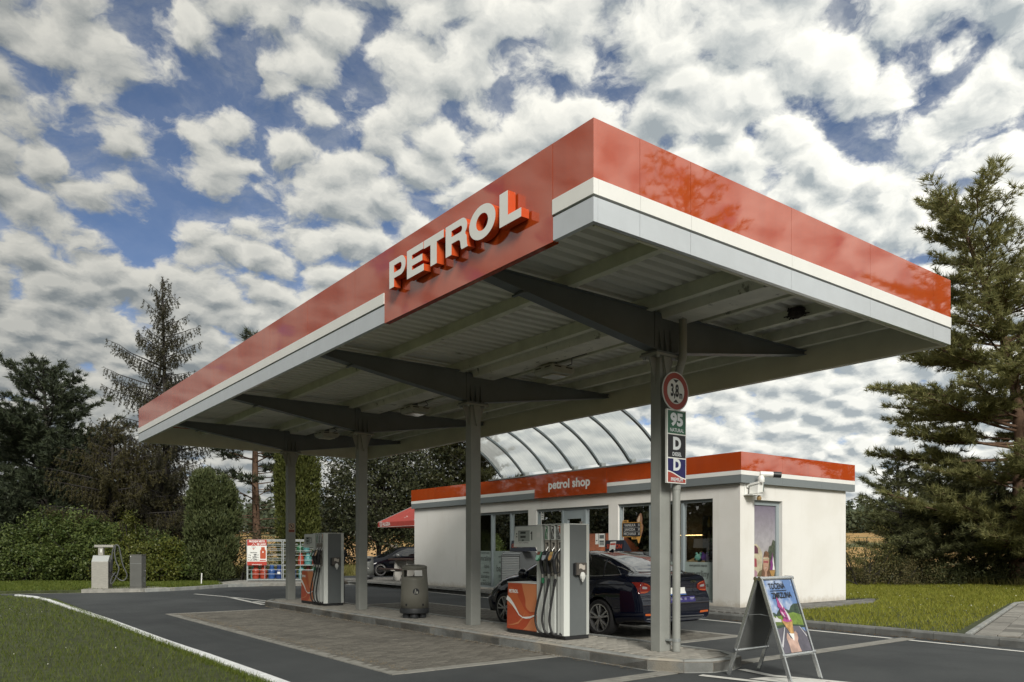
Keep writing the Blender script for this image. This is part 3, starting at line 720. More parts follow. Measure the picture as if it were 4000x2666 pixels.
def fuel_board():
    y = 6.765; x0, x1, z0, z1 = 7.635, 8.005, 2.345, 3.30
    t = thing('fuel_sign', 'tall narrow fuel board with green, black and blue fields on the near column', 'sign', (7.82, y, 2.345))
    part('panel', MB().box(x0, y, z0, x1, y + .035, z1), M_paper, t, bev=.004)
    m = .014; u, v = X_, Z_
    def fld(name, za, zb, m_, lab=None): part(name, MB().flat([(x0 + m, za), (x1 - m, za), (x1 - m, zb), (x0 + m, zb)], (0, y - .002, 0), u, v), m_, t)
    fld('green_field', 2.99, 3.285, mat('sign green', (.02, .10, .055), .4)); fld('black_field', 2.68, 2.975, M_ink)
    xs = np.linspace(x0 + m, x1 - m, 18); w = lambda x: 2.455 + .045 * math.cos((x - x0) / (x1 - x0) * 3.1)
    part('blue_field', MB().flat([(x0 + m, 2.665), (x0 + m, w(xs[0]) + .008)] + [(x, w(x) + .008) for x in xs[1:]] + [(x1 - m, 2.665)], (0, y - .002, 0), u, v), mat('sign blue', (.012, .012, .085), .4), t)
    part('red_field', MB().flat([(x0 + m, z0 + m), (x1 - m, z0 + m)] + [(x, w(x) - .008) for x in xs[::-1]], (0, y - .002, 0), u, v), mat('sign red', (.40, .055, .035)), t)
    c = (x0 + x1) / 2; o = y - .004
    mb = MB().text('95', (c, o, 3.165), u, v, .215, .05, sx=1.12).text('NATURAL', (c, o, 3.033), u, v, .068, .016, sx=.88)
    mb.text('D', (c, o, 2.855), u, v, .215, .05, sx=.98).text('DIESEL', (c, o, 2.722), u, v, .068, .016, sx=.88)
    mb.text('D', (c, o, 2.58), u, v, .20, .05, sx=.98).text('PREMIUM', (c, o, 2.393), u, v, .066, .016, sx=.86)
    part('lettering', mb, mat('pale print', (.62, .66, .68), .4), t)
    for zz in (3.1, 2.5): part('bracket', MB().box(7.70, y + .035, zz, 7.90, 6.84, zz + .03), M_galv, t)
fuel_board()
y = 20.01 - .087
t = thing('no_smoking_sign', 'small no open flame notice on the farthest column', 'sign', (7.80, y, 1.95))
c = Vector((7.73 + .075, y - .004, 2.09))
part('plate', MB().box(7.73, y - .003, 1.93, 7.89, y - .0005, 2.17), mat('notice buff', (.52, .38, .27), .5), t)
part('ring', MB().disc(c - Y_ * .001, X_, Z_, .07, 28, 0, .058), M_ink, t)
part('slash', MB().stroke([(-.045, .045), (.045, -.045)], .014, c - Y_ * .002, X_, Z_), M_ink, t)
part('flame', MB().flat([(-.01, -.03), (.012, -.03), (.006, .0), (.016, .02), (-.004, .03), (-.016, .0)], c - Y_ * .0015, X_, Z_), M_ink, t)
part('caption', MB().box(7.735, y - .005, 1.935, 7.885, y - .0035, 2.0), mat('notice brown', (.20, .05, .03), .5), t)
# ------------------------------------------------------------------ shop
SX0, SX1, SY0, SY1 = 15.08, 19.62, 11.15, 26.05
ZP = .132                       # pavement level
shop = thing('petrol_shop', 'low white station shop with orange fascia band and large shopfront windows', 'shop', (17.3, 18.6, ZP))
HEAD, SILL = 2.70, .20
def wallbits(mb, segs, x0, x1, along='y', z1=3.6):
    """wall with openings: segs of (a, b, zlow, zhigh) solid rectangles"""
    for a, b, za, zb in segs: mb.box(x0, a, za, x1, b, zb) if along == 'y' else mb.box(a, x0, za, b, x1, zb)
mb = MB(); wallbits(mb, [(SY0, 11.93, ZP, 3.6), (15.11, 15.47, ZP, HEAD), (18.64, 19.03, ZP, HEAD), (22.05, SY1, ZP, 3.6), (11.93, 22.05, HEAD, 3.6), (11.93, 15.11, ZP, SILL), (19.03, 22.05, ZP, SILL), (15.47, 18.64, ZP - .02, ZP + .01)], SX0, SX0 + .25)
part('wall', mb, M_wall, shop)
mb = MB(); EX0, EX1, EH = 15.62, 16.74, 2.65
wallbits(mb, [(SX0 + .251, EX0, ZP, 3.6), (EX1, SX1, ZP, 3.6), (EX0, EX1, EH, 3.6), (EX0, EX1, ZP, .18)], SY0 + .0015, SY0 + .25, 'x')
part('wall', mb, M_wall, shop)
part('wall', MB().box(SX1 - .25, SY0 + .251, ZP, SX1, SY1, 3.6), M_wall, shop)
part('wall', MB().box(SX0 + .251, SY1 - .25, ZP, SX1 - .251, SY1, 3.6), M_wall, shop)
part('roof', MB().box(SX0 + .1, SY0 + .1, 3.5, SX1 - .1, SY1 - .1, 3.64), M_dark, shop)
# fascia: red, white and grey bands in separate panels
FX, FY = 14.98, 11.05
seams = [11.05, 12.9, 14.2, 15.432, 18.583, 20.6, 22.6, 24.5, 26.12]
for a, b in zip(seams[:-1], seams[1:]):
    if abs(a - 15.432) < .01:
        sp_ = part('sign_panel', MB().box(FX - .012, a + G, 3.03, FX + .08, b - G, 3.732), M_red, shop)
        part('lettering', MB().text('petrol shop', (FX - .016, (18.057 + 15.958) / 2, 3.385), -Y_, Z_, .355, .034, sx=1.10), M_white, sp_)
        continue
    part('red_panel', MB().box(FX, a + G, 3.305, FX + .08, b - G, 3.73), M_red, shop)
    part('white_strip', MB().box(FX - .004, a + G, 3.203, FX + .08, b - G, 3.302), M_white, shop)
    part('grey_strip', MB().box(FX, a + G, 3.02, FX + .09, b - G, 3.200), M_greytrim, shop)
ex = [FX, 16.6, 18.3, 19.90]
for a, b in zip(ex[:-1], ex[1:]):
    a2 = a + (.0805 if a == FX else G)
    part('red_panel', MB().box(a2 - (.08 if a == FX else 0), FY - .0015, 3.305, b - G, FY + .08, 3.73), M_red, shop)
    part('white_strip', MB().box(a2 - (.08 if a == FX else 0), FY - .004, 3.203, b - G, FY + .08, 3.302), M_white, shop)
    part('grey_strip', MB().box(a2 - (.08 if a == FX else 0), FY - .0015, 3.02, b - G, FY + .09, 3.200), M_greytrim, shop)
part('red_panel', MB().box(19.90 - .08, FY + .085, 3.305, 19.90, 26.1, 3.73), M_red, shop)
part('soffit_board', MB().box(SX0 - .02, SY0 - .02, 3.025, SX1 + .2, SY0, 3.06), M_greytrim, shop)
part('coping', MB().box(FX - .02, 13.0, 3.733, FX + .12, 21.0, 3.765), M_galv, shop)
# windows: frame, mullions, panes set back in the wall
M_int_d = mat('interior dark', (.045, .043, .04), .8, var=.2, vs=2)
M_frost = mat('frosted film', (.30, .36, .34), .6, var=.06, vs=5)
XG = SX0 + .10
def opening(ya, yb, cuts, zb, door=None):
    w = part('window', MB().box(XG - .04, ya, zb, XG + .04, ya + .05, HEAD).box(XG - .04, yb - .05, zb, XG + .04, yb, HEAD).box(XG - .0395, ya + .05, HEAD - .075, XG + .0395, yb - .05, HEAD).box(XG - .0395, ya + .05, zb, XG + .0395, yb - .05, zb + .06), M_frame, shop, label='aluminium shopfront window frame')
    for c in cuts: part('mullion', MB().box(XG - .055, c - .035, zb + .0605, XG + .035, c + .035, HEAD - .0755), M_frame, w)
    ys = [ya + .05] + cuts + [yb - .05]
    for a, b in zip(ys[:-1], ys[1:]):
        if door is not None and abs(a - door) < .04: continue
        part('pane', MB().flat([(a + .01, zb + .06), (b - .01, zb + .06), (b - .01, HEAD - .075), (a + .01, HEAD - .075)], (XG + .01, 0, 0), Y_, Z_), M_glass, w)
    return w
w1 = opening(19.03, 22.05, [20.0, 21.05], SILL)
w2 = opening(15.47, 18.64, [16.47, 17.46], ZP + .012, door=16.47)
w3 = opening(11.93, 15.11, [12.91, 13.98], SILL)
dr = part('door', MB().box(XG - .03, 16.51, ZP + .04, XG + .03, 16.66, HEAD - .08).box(XG - .03, 17.27, ZP + .04, XG + .03, 17.42, HEAD - .08).box(XG - .0295, 16.66, HEAD - .33, XG + .0295, 17.27, HEAD - .08).box(XG - .0295, 16.66, ZP + .04, XG + .0295, 17.27, ZP + .22), M_frame, shop)
part('pane', MB().flat([(16.66, ZP + .22), (17.27, ZP + .22), (17.27, HEAD - .33), (16.66, HEAD - .33)], (XG + .012, 0, 0), Y_, Z_), M_glass, dr)
part('closer', MB().box(XG - .09, 16.56, HEAD - .50, XG - .031, 16.66, HEAD - .42).box(XG - .06, 16.57, HEAD - .7, XG - .031, 16.60, HEAD - .5), M_alu, dr)
part('handle', MB().tube([(XG - .03, 17.33, .9), (XG - .09, 17.33, .9), (XG - .09, 17.33, 1.35), (XG - .03, 17.33, 1.35)], .014, 8), M_alu, dr)
# frosted film with words low on the panes
def film(w, ya, yb, zt, words):
    f = part('frosted_film', MB().flat([(ya, .27), (yb, .27), (yb, zt), (ya, zt)], (XG + .004, 0, 0), Y_, Z_), M_frost, w)
    mb = MB()
    for body, yc, zc, sz in words: mb.text(body, (XG - .002, yc, zc), -Y_, Z_, sz, .012, sx=.85)
    part('words', mb, mat('film words', (.10, .115, .11), .6), w)
film(w1, 21.09, 21.98, 1.42, [('energetické nápoje', 21.53, 1.36, .085), ('zmrzliny', 21.50, 1.17, .24), ('káva', 21.40, .90, .18), ('cukrovinky', 21.45, .70, .09), ('zmrzliny', 21.5, .56, .17), ('káva', 21.55, .43, .11), ('energetické', 21.55, .33, .19)])
film(w1, 20.04, 21.01, 1.42, [('zmrzliny', 20.6, 1.24, .09), ('ledová tříšť', 20.45, 1.06, .13), ('bagety', 20.52, .84, .30), ('zmrzliny', 20.5, .60, .16), ('cukrovinky', 20.55, .45, .09), ('nápoje', 20.5, .33, .22)])
film(w3, 11.99, 12.87, 1.17, [('energetické nápoje', 12.45, 1.09, .085), ('zmrzliny', 12.43, .88, .22), ('káva', 12.25, .62, .15)])
film(w3, 12.95, 13.94, 1.17, [('káva', 13.2, .95, .22), ('bagety', 13.5, .6, .2)])
# end window with a printed picture of a seated young woman with an ice cream
yf = SY0 + .09
we = part('window', MB().box(EX0, yf, .18, EX0 + .035, yf + .06, EH).box(EX1 - .12, yf, .18, EX1, yf + .06, EH).box(EX0 + .035, yf + .0005, EH - .11, EX1 - .12, yf + .06, EH).box(EX0 + .035, yf + .0005, .18, EX1 - .12, yf + .06, .25), M_frame, shop, label='narrow end wall window filled by a printed advert')
PX0, PX1 = EX0 + .035, EX1 - .12; pw = PX1 - PX0
def print_mat(name, stops):
    """a printed colour gradient (flat print) running up the sheet, world z"""
    m = bpy.data.materials.new(name); m.use_nodes = True; N = NT(m.node_tree); b = m.node_tree.nodes['Principled BSDF']
    sp = N.n('ShaderNodeSeparateXYZ'); N.put(sp.inputs[0], N.n('ShaderNodeNewGeometry').outputs['Position'])
    z0, z1 = stops[0][0], stops[-1][0]
    r = N.n('ShaderNodeValToRGB'); N.put(r.inputs[0], N.step(sp.outputs[2], z0, z1, False))
    el = r.color_ramp.elements
    while len(el) < len(stops): el.new(.5)
    for e, (z, c) in zip(el, stops): e.position = (z - z0) / (z1 - z0); e.color = (*c, 1)
    nz = N.noise(N.n('ShaderNodeTexCoord').outputs['Object'], 7, 5, .6)
    N.put(b.inputs['Base Color'], N.mix(N.step(nz, .35, .7, True, 0, .25), r.outputs[0], (.12, .11, .12))); b.inputs['Roughness'].default_value = .25
    return m
part('printed_sheet', MB().flat([(PX0, .25), (PX1, .25), (PX1, EH - .11), (PX0, EH - .11)], (0, yf + .03, 0), X_, Z_), print_mat('advert print', [(.25, (.09, .085, .04)), (.9, (.14, .12, .06)), (1.10, (.22, .19, .12)), (1.15, (.42, .405, .405)), (1.7, (.37, .36, .39)), (2.54, (.18, .155, .215))]), we)
def pr(name, pts, m, lay): part(name, MB().flat([(PX0 + a * pw, b) for a, b in pts], (0, yf + .03 - .0012 * lay, 0), X_, Z_), m, we)
skin = mat('print skin', (.42, .26, .19), .3, var=.2, vs=9); hair = mat('print hair', (.13, .07, .045), .3, var=.4, vs=14); cream = mat('print cream', (.44, .40, .29), .3, var=.2, vs=8); dkp = mat('print dark', (.05, .05, .055), .3); grp = mat('print tree', (.07, .085, .06), .3, var=.4, vs=20)
pr('printed_tree', [(.62, 1.05), (.62, 1.35), (.7, 1.42), (.74, 1.55), (.84, 1.58), (.9, 1.72), (1, 1.68), (1, 1.05)], grp, 1)
pr('printed_van', [(0, .78), (0, 1.60), (.22, 1.61), (.36, 1.52), (.46, 1.40), (.46, 1.0), (.32, .95), (.2, .78)], cream, 1)
pr('printed_window', [(.0, 1.38), (.0, 1.58), (.2, 1.57), (.28, 1.50), (.3, 1.38)], mat('print plum', (.12, .045, .07), .3), 2)
pr('printed_mark', [(.02, 1.08), (.02, 1.28), (.22, 1.26), (.24, 1.06)], mat('print rose', (.30, .06, .08), .3), 2)
pr('printed_bag', [(.0, .70), (.02, .93), (.16, 1.0), (.26, .94), (.24, .76), (.14, .66)], mat('print lilac', (.36, .22, .27), .3), 2)
pr('printed_hair', [(.40, .35), (.43, .85), (.47, 1.1), (.50, 1.3), (.54, 1.42), (.62, 1.45), (.72, 1.40), (.76, 1.22), (.75, .95), (.82, .80), (.86, .52), (.70, .45)], hair, 3)
pr('printed_face', [(.50, 1.02), (.485, 1.22), (.52, 1.30), (.70, 1.30), (.74, 1.18), (.70, 1.0), (.62, .92), (.56, .93)], skin, 4)
pr('printed_headband', [(.49, 1.245), (.49, 1.285), (.735, 1.275), (.735, 1.235)], cream, 5)
pr('printed_glasses', [(.51, 1.16), (.51, 1.20), (.70, 1.195), (.70, 1.15), (.62, 1.16), (.58, 1.16)], mat('print rose', (.3, .06, .08)), 5)
pr('printed_smile', [(.56, 1.04), (.60, 1.025), (.65, 1.045), (.60, 1.035)], M_paper, 5)
pr('printed_neck', [(.54, .60), (.56, .95), (.64, .95), (.72, .62), (.62, .52)], skin, 5)
pr('printed_arm', [(.36, .82), (.44, .84), (.43, .52), (.37, .30), (.2, .24), (.05, .16), (.04, .22), (.16, .32), (.30, .42), (.33, .6)], skin, 4)
pr('printed_dress', [(.42, .25), (.46, .45), (.5, .62), (.58, .56), (.66, .60), (.72, .66), (.8, .5), (.85, .25)], mat('print teal', (.045, .07, .08), .3, var=.4, vs=15), 6)
pr('printed_hand', [(.80, .66), (.84, .86), (.93, .84), (.95, .72), (.90, .56), (.84, .54)], skin, 6)
pr('printed_cone', [(.74, .97), (1.0, .97), (.94, .85), (.86, .80)], mat('print wafer', (.38, .22, .08), .3), 7)
pr('printed_ice_cream', [(.76, .98), (.80, 1.10), (.78, 1.18), (.84, 1.25), (.87, 1.42), (.90, 1.25), (.95, 1.15), (.94, 1.05), (.98, .98)], mat('print purple', (.20, .04, .20), .3), 7)
pr('printed_cream', [(.88, .98), (.9, 1.1), (.88, 1.2), (.9, 1.32), (.93, 1.18), (.95, 1.08), (.97, .98)], M_paper, 8)
# interior: floor, back wall, ceiling with light strips
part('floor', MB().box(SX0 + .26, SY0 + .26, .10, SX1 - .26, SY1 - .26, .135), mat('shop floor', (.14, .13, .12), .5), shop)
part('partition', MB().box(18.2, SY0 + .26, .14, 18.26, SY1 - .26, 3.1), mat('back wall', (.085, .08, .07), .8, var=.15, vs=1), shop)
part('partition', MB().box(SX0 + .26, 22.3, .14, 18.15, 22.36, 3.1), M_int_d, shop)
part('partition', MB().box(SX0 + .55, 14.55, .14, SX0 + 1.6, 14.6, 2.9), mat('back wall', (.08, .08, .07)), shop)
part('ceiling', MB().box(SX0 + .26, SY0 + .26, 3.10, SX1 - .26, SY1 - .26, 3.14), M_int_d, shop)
M_tube = mat('warm tube', (1.0, .62, .25), emit=2.6)
for yy in (12.3, 14.6, 16.2): part('light_strip', MB().box(16.0, yy - .3, 3.06, 16.05, yy + .3, 3.08), M_tube, shop)
part('light_strip', MB().box(17.9, 14.3, 1.88, 17.93, 16.4, 1.90), M_tube, shop)
# shelf with bottles behind the right pane
sh = thing('bottle_shelf', 'dark shop shelf holding rows of bottles behind the right window', 'shelf', (17.4, 12.5, .135))
M_shelf = mat('shelf board', (.06, .055, .05), .6)
for z in (.9, 1.30, 1.66, 2.05): part('board', MB().box(17.1, 11.6, z, 17.5, 13.9, z + .03), M_shelf, sh)
for yy in (11.6, 13.87): part('upright', MB().box(17.12, yy, .135, 17.48, yy + .03, 2.4), M_shelf, sh)
bt = MB().lathe([(.04, 0), (.042, .18), (.018, .24), (.016, .30)], 8)
bms = [bt.mesh('bottle', m, None, 50) for m in (mat('bottle gold', (.40, .33, .10), .25), mat('bottle green', (.10, .16, .05), .2), mat('bottle pale', (.42, .42, .36), .3))]
for z in (1.33, 1.69, 2.08):
    for k in range(17):
        q_ = (k * 7 + int(z * 10)) % 3; o = bpy.data.objects.new('bottle', bms[q_]); COL.objects.link(o); o.location = (17.22, 11.75 + k * .125, z)
        setp(o, '%s bottle on the %s board of the shelf behind the right window' % (('golden', 'green', 'pale')[q_], {1.33: 'lower', 1.69: 'middle', 2.08: 'upper'}[z]), 'bottle', '%s bottles on the %s shelf board' % (('golden', 'green', 'pale')[q_], {1.33: 'lower', 1.69: 'middle', 2.08: 'upper'}[z]))
ct = thing('shop_counter', 'shop counter with a till behind the right window', 'counter', (16.2, 12.7, .135))
part('body', MB().box(15.9, 11.9, .135, 16.4, 13.5, 1.15), mat('counter wood', (.16, .12, .085), .6), ct)
part('top', MB().box(15.85, 11.87, 1.15, 16.45, 13.53, 1.19), M_shelf, ct)
part('till', MB().box(15.95, 12.3, 1.19, 16.25, 12.75, 1.62), M_black, ct, bev=.02)
part('till_screen', MB().box(15.94, 12.33, 1.40, 15.948, 12.72, 1.58), mat('till screen', (.03, .028, .03), .2), ct)
def toy(loc, col, label):
    mb = MB().lathe([(.01, 0), (.09, .02), (.11, .09), (.07, .16), (.01, .18)], 12, loc)
    for s_ in (-1, 1): mb.lathe([(.01, 0), (.035, .02), (.03, .05), (.005, .07)], 8, Vector(loc) + Vector((0, s_ * .06, .15)))
    solo('plush_toy', mb, mat(label, col, .9), label, 'toy', loc, smooth=60)
toy((15.5, 12.70, 1.19), (.25, .60, .52), 'mint green plush toy behind the right shop window'); toy((15.5, 12.50, 1.19), (.25, .12, .50), 'purple plush toy behind the right shop window')
toy((15.55, 14.28, 1.38), (.40, .50, .06), 'lime green plush toy beside the chalkboard window'); toy((15.55, 14.13, 1.38), (.05, .09, .32), 'dark blue plush toy beside the chalkboard window')
tb = thing('display_table', 'low display table inside the chalkboard window', 'table', (15.7, 14.35, .135))
part('top', MB().box(15.42, 14.02, 1.34, 15.9, 14.54, 1.38), M_shelf, tb)
for a, b in ((15.45, 14.06), (15.87, 14.06), (15.45, 14.5), (15.87, 14.5)): part('leg', MB().box(a - .02, b - .02, .135, a + .02, b + .02, 1.34), M_shelf, tb)
# chalkboard with an ice cream cut-out, hanging inside the pane
cx_ = XG - .012
cbd = thing('chalkboard_sign', 'chalkboard ice cream menu with a printed cone in the window', 'sign', (cx_, 14.68, 1.63))
orange = mat('print orange', (.62, .33, .08), .4)
def cbp(name, pts, m, lay): return part(name, MB().flat(pts, (cx_ - .002 * lay, 0, 0), Y_, Z_), m, cbd)
cone = [(14.52, 1.84), (14.50, 2.0), (14.42, 2.05), (14.45, 2.16), (14.5, 2.25), (14.44, 2.36), (14.37, 2.44), (14.32, 2.42), (14.29, 2.30), (14.30, 2.16), (14.26, 2.1), (14.27, 1.98), (14.33, 1.84), (14.40, 1.64), (14.44, 1.64)]
cbp('cone_print', cone, mat('print brown', (.30, .17, .11), .4), 1)
cbp('cone_highlight', [(14.43, 2.12), (14.47, 2.25), (14.41, 2.36), (14.37, 2.38), (14.38, 2.25)], mat('print beige', (.60, .47, .33), .4), 2)
cbp('wafer_print', [(14.50, 1.84), (14.33, 1.84), (14.41, 1.645), (14.44, 1.645)], orange, 2)
for z in (1.95, 2.03, 2.11): cbp('swirl_line', [(14.34, z), (14.28, z + .035), (14.28, z + .045), (14.34, z + .012)], orange, 2)
cbp('board_edge', [(15.025, 1.81), (15.025, 2.205), (14.34, 2.205), (14.34, 1.81)], orange, 3)
cbp('board_tab', [(15.015, 2.20), (15.015, 2.265), (14.80, 2.265), (14.80, 2.20)], orange, 3); cbp('board_tab', [(14.68, 1.75), (14.68, 1.82), (14.46, 1.82), (14.46, 1.75)], orange, 3)
cbp('board', [(15.012, 1.825), (15.012, 2.19), (14.353, 2.19), (14.353, 1.825)], M_ink, 4)
mb = MB()
for body, z in (('VANILKA', 2.125), ('JAHODA', 2.008), ('MÍCHANÁ', 1.89)):
    mb.text(body, (cx_ - .0105, 14.74, z), -Y_, Z_, .105, .004, sx=.95).text('30', (cx_ - .0105, 14.41, z), -Y_, Z_, .10, .004, sx=.8)
part('chalk_writing', mb, mat('chalk', (.55, .56, .55), .9), cbd)
part('tab_writing', MB().text('DNES:', (cx_ - .009, 14.91, 2.232), -Y_, Z_, .058, .02).text('KČ/30', (cx_ - .009, 14.57, 1.785), -Y_, Z_, .05, .02), M_ink, cbd)
for z in (1.945, 2.063): part('rule', MB().box(cx_ - .0095, 14.36, z, cx_ - .009, 15.0, z + .004), mat('chalk', (.5, .5, .5)), cbd)
# notices stuck on the entrance glazing
def notice(y0, y1, z0, z1, label, txt=()):
    t = thing('paper_notice', label, 'notice', (XG - .004, (y0 + y1) / 2, z0))
    part('sheet', MB().box(XG - .005, y0, z0, XG - .003, y1, z1), M_paper, t)
    mb = MB(); k = 0
    for f, sz in txt: mb.box(XG - .0065, y0 + .03, z0 + f * (z1 - z0), XG - .0055, y1 - .03, z0 + f * (z1 - z0) + sz)
    if mb.v: part('print', mb, M_dark, t)
    return t
notice(15.72, 15.96, 1.55, 1.92, 'paper notice with a small picture right of the shop door', ((.12, .025), (.22, .025), (.32, .06), (.62, .10)))
notice(15.98, 16.10, 1.62, 1.92, 'plain white sheet stuck beside the pictured notice', ((.3, .03),))
notice(15.99, 16.09, 1.22, 1.42, 'small pictogram notice low beside the shop door', ((.55, .05), (.2, .03)))
notice(18.38, 18.52, 2.38, 2.58, 'small white sticker at the top of the left entrance pane', ((.3, .02), (.6, .02)))
# arched polycarbonate link roof between shop and canopy
ar = thing('arched_link_roof', 'curved translucent polycarbonate roof with grey ribs between shop and canopy', 'roof', (13.5, 17, 3.77))
ac, az, rad = 12.0, 1.30, 3.87
def arch(y, r, a0=40.5, a1=99, n=18): return [(ac + r * math.cos(R(a0 + (a1 - a0) * k / n)), y, az + r * math.sin(R(a0 + (a1 - a0) * k / n))) for k in range(n + 1)]
ry = [13.4, 14.54, 15.68, 16.82, 17.97, 19.11, 20.26]
for y_ in ry:
    mb = MB(); p = arch(y_, rad)
    for a, b in zip(p[:-1], p[1:]): mb.bar(a, b, .05, .075, up=(0, 1, 0))
    rb = part('rib', mb, mat('rib steel', (.20, .235, .25), .45, metal=.3), ar)
    part('rib_foot', MB().box(FX - .01, y_ - .045, 3.76, FX + .16, y_ + .045, 3.88), M_galv, rb)
def poly_mat():
    m = bpy.data.materials.new('polycarbonate'); m.use_nodes = True; nt = m.node_tree; N = NT(nt); nt.nodes.remove(nt.nodes['Principled BSDF'])
    tl = N.n('ShaderNodeBsdfTranslucent'); tl.inputs[0].default_value = (.86, .88, .86, 1)
    tr = N.n('ShaderNodeBsdfTransparent'); tr.inputs[0].default_value = (.9, .93, .92, 1)
    df = N.n('ShaderNodeBsdfGlossy'); df.inputs[0].default_value = (.8, .8, .8, 1); df.inputs['Roughness'].default_value = .12
    nz = N.noise(N.vmath('MULTIPLY', N.n('ShaderNodeTexCoord').outputs['Object'], (1.2, 60, 1.2)), 1.0, 2, .5)
    m1 = N.n('ShaderNodeMixShader'); N.put(m1.inputs[0], N.step(nz, .3, .7, True, .42, .60)); nt.links.new(tl.outputs[0], m1.inputs[1]); nt.links.new(tr.outputs[0], m1.inputs[2])
    m2 = N.n('ShaderNodeMixShader'); m2.inputs[0].default_value = .10; nt.links.new(m1.outputs[0], m2.inputs[1]); nt.links.new(df.outputs[0], m2.inputs[2])
    nt.links.new(m2.outputs[0], nt.nodes['Material Output'].inputs[0]); return m
M_poly = poly_mat()
for a, b in zip(ry[:-1], ry[1:]):
    p, q = arch(a + .02, rad + .045), arch(b - .02, rad + .045); k = len(p)
    part('clear_sheet', MB().add(p + q, [(i, i + 1, k + i + 1, k + i) for i in range(k - 1)]), M_poly, ar, smooth=60, fix=False)
part('edge_beam', MB().box(11.27, 13.2, 5.02, 11.40, 20.5, 5.15), mat('rib steel', (.2, .2, .2)), ar)
# camera and floodlight on the end wall
cc = thing('security_camera', 'white security camera on a bracket high on the shop corner', 'camera', (15.35, SY0, 3.05))
part('bracket', MB().box(15.30, SY0 - .04, 2.92, 15.38, SY0, 3.10).bar((15.34, SY0 - .03, 2.98), (15.36, SY0 - .32, 3.02), .05), M_white, cc, bev=.006)
part('joint', MB().lathe([(.07, 0), (.075, .04), (.075, .10), (.04, .15)], 14, (15.42, SY0 - .33, 3.03)), M_white, cc, smooth=40)
part('body', MB().tube([(15.42, SY0 - .30, 3.22), (15.66, SY0 - .52, 3.20)], .065, 14), M_white, cc, smooth=40)
part('lens_hood', MB().tube([(15.63, SY0 - .50, 3.205), (15.76, SY0 - .62, 3.193)], .07, 14), M_black, cc, smooth=40)
fl = thing('wall_floodlight', 'small white floodlight under the security camera', 'light', (15.35, SY0, 2.75))
part('bracket', MB().box(15.20, SY0 - .26, 2.735, 15.58, SY0, 2.755).box(15.22, SY0 - .02, 2.755, 15.25, SY0, 3.0), M_white, fl)
part('housing', MB().prism([(0, .0), (.20, .04), (.22, .27), (.02, .20)], (15.33, SY0 - .30, 2.77), X_, Z_, Y_, .24), M_white, fl, bev=.01)
part('glass', MB().prism([(0, 0), (.24, 0), (.24, .22), (0, .22)], (15.545, SY0 - .305, 2.82), -Y_ * -1, Z_, X_, .012), mat('flood glass', (.20, .24, .22), .08, spec=.8), fl)
part('sensor', MB().lathe([(.05, 0), (.06, .05), (.03, .10)], 10, (15.52, SY0 - .2, 2.63)), mat('old plastic', (.30, .20, .09), .6), fl)

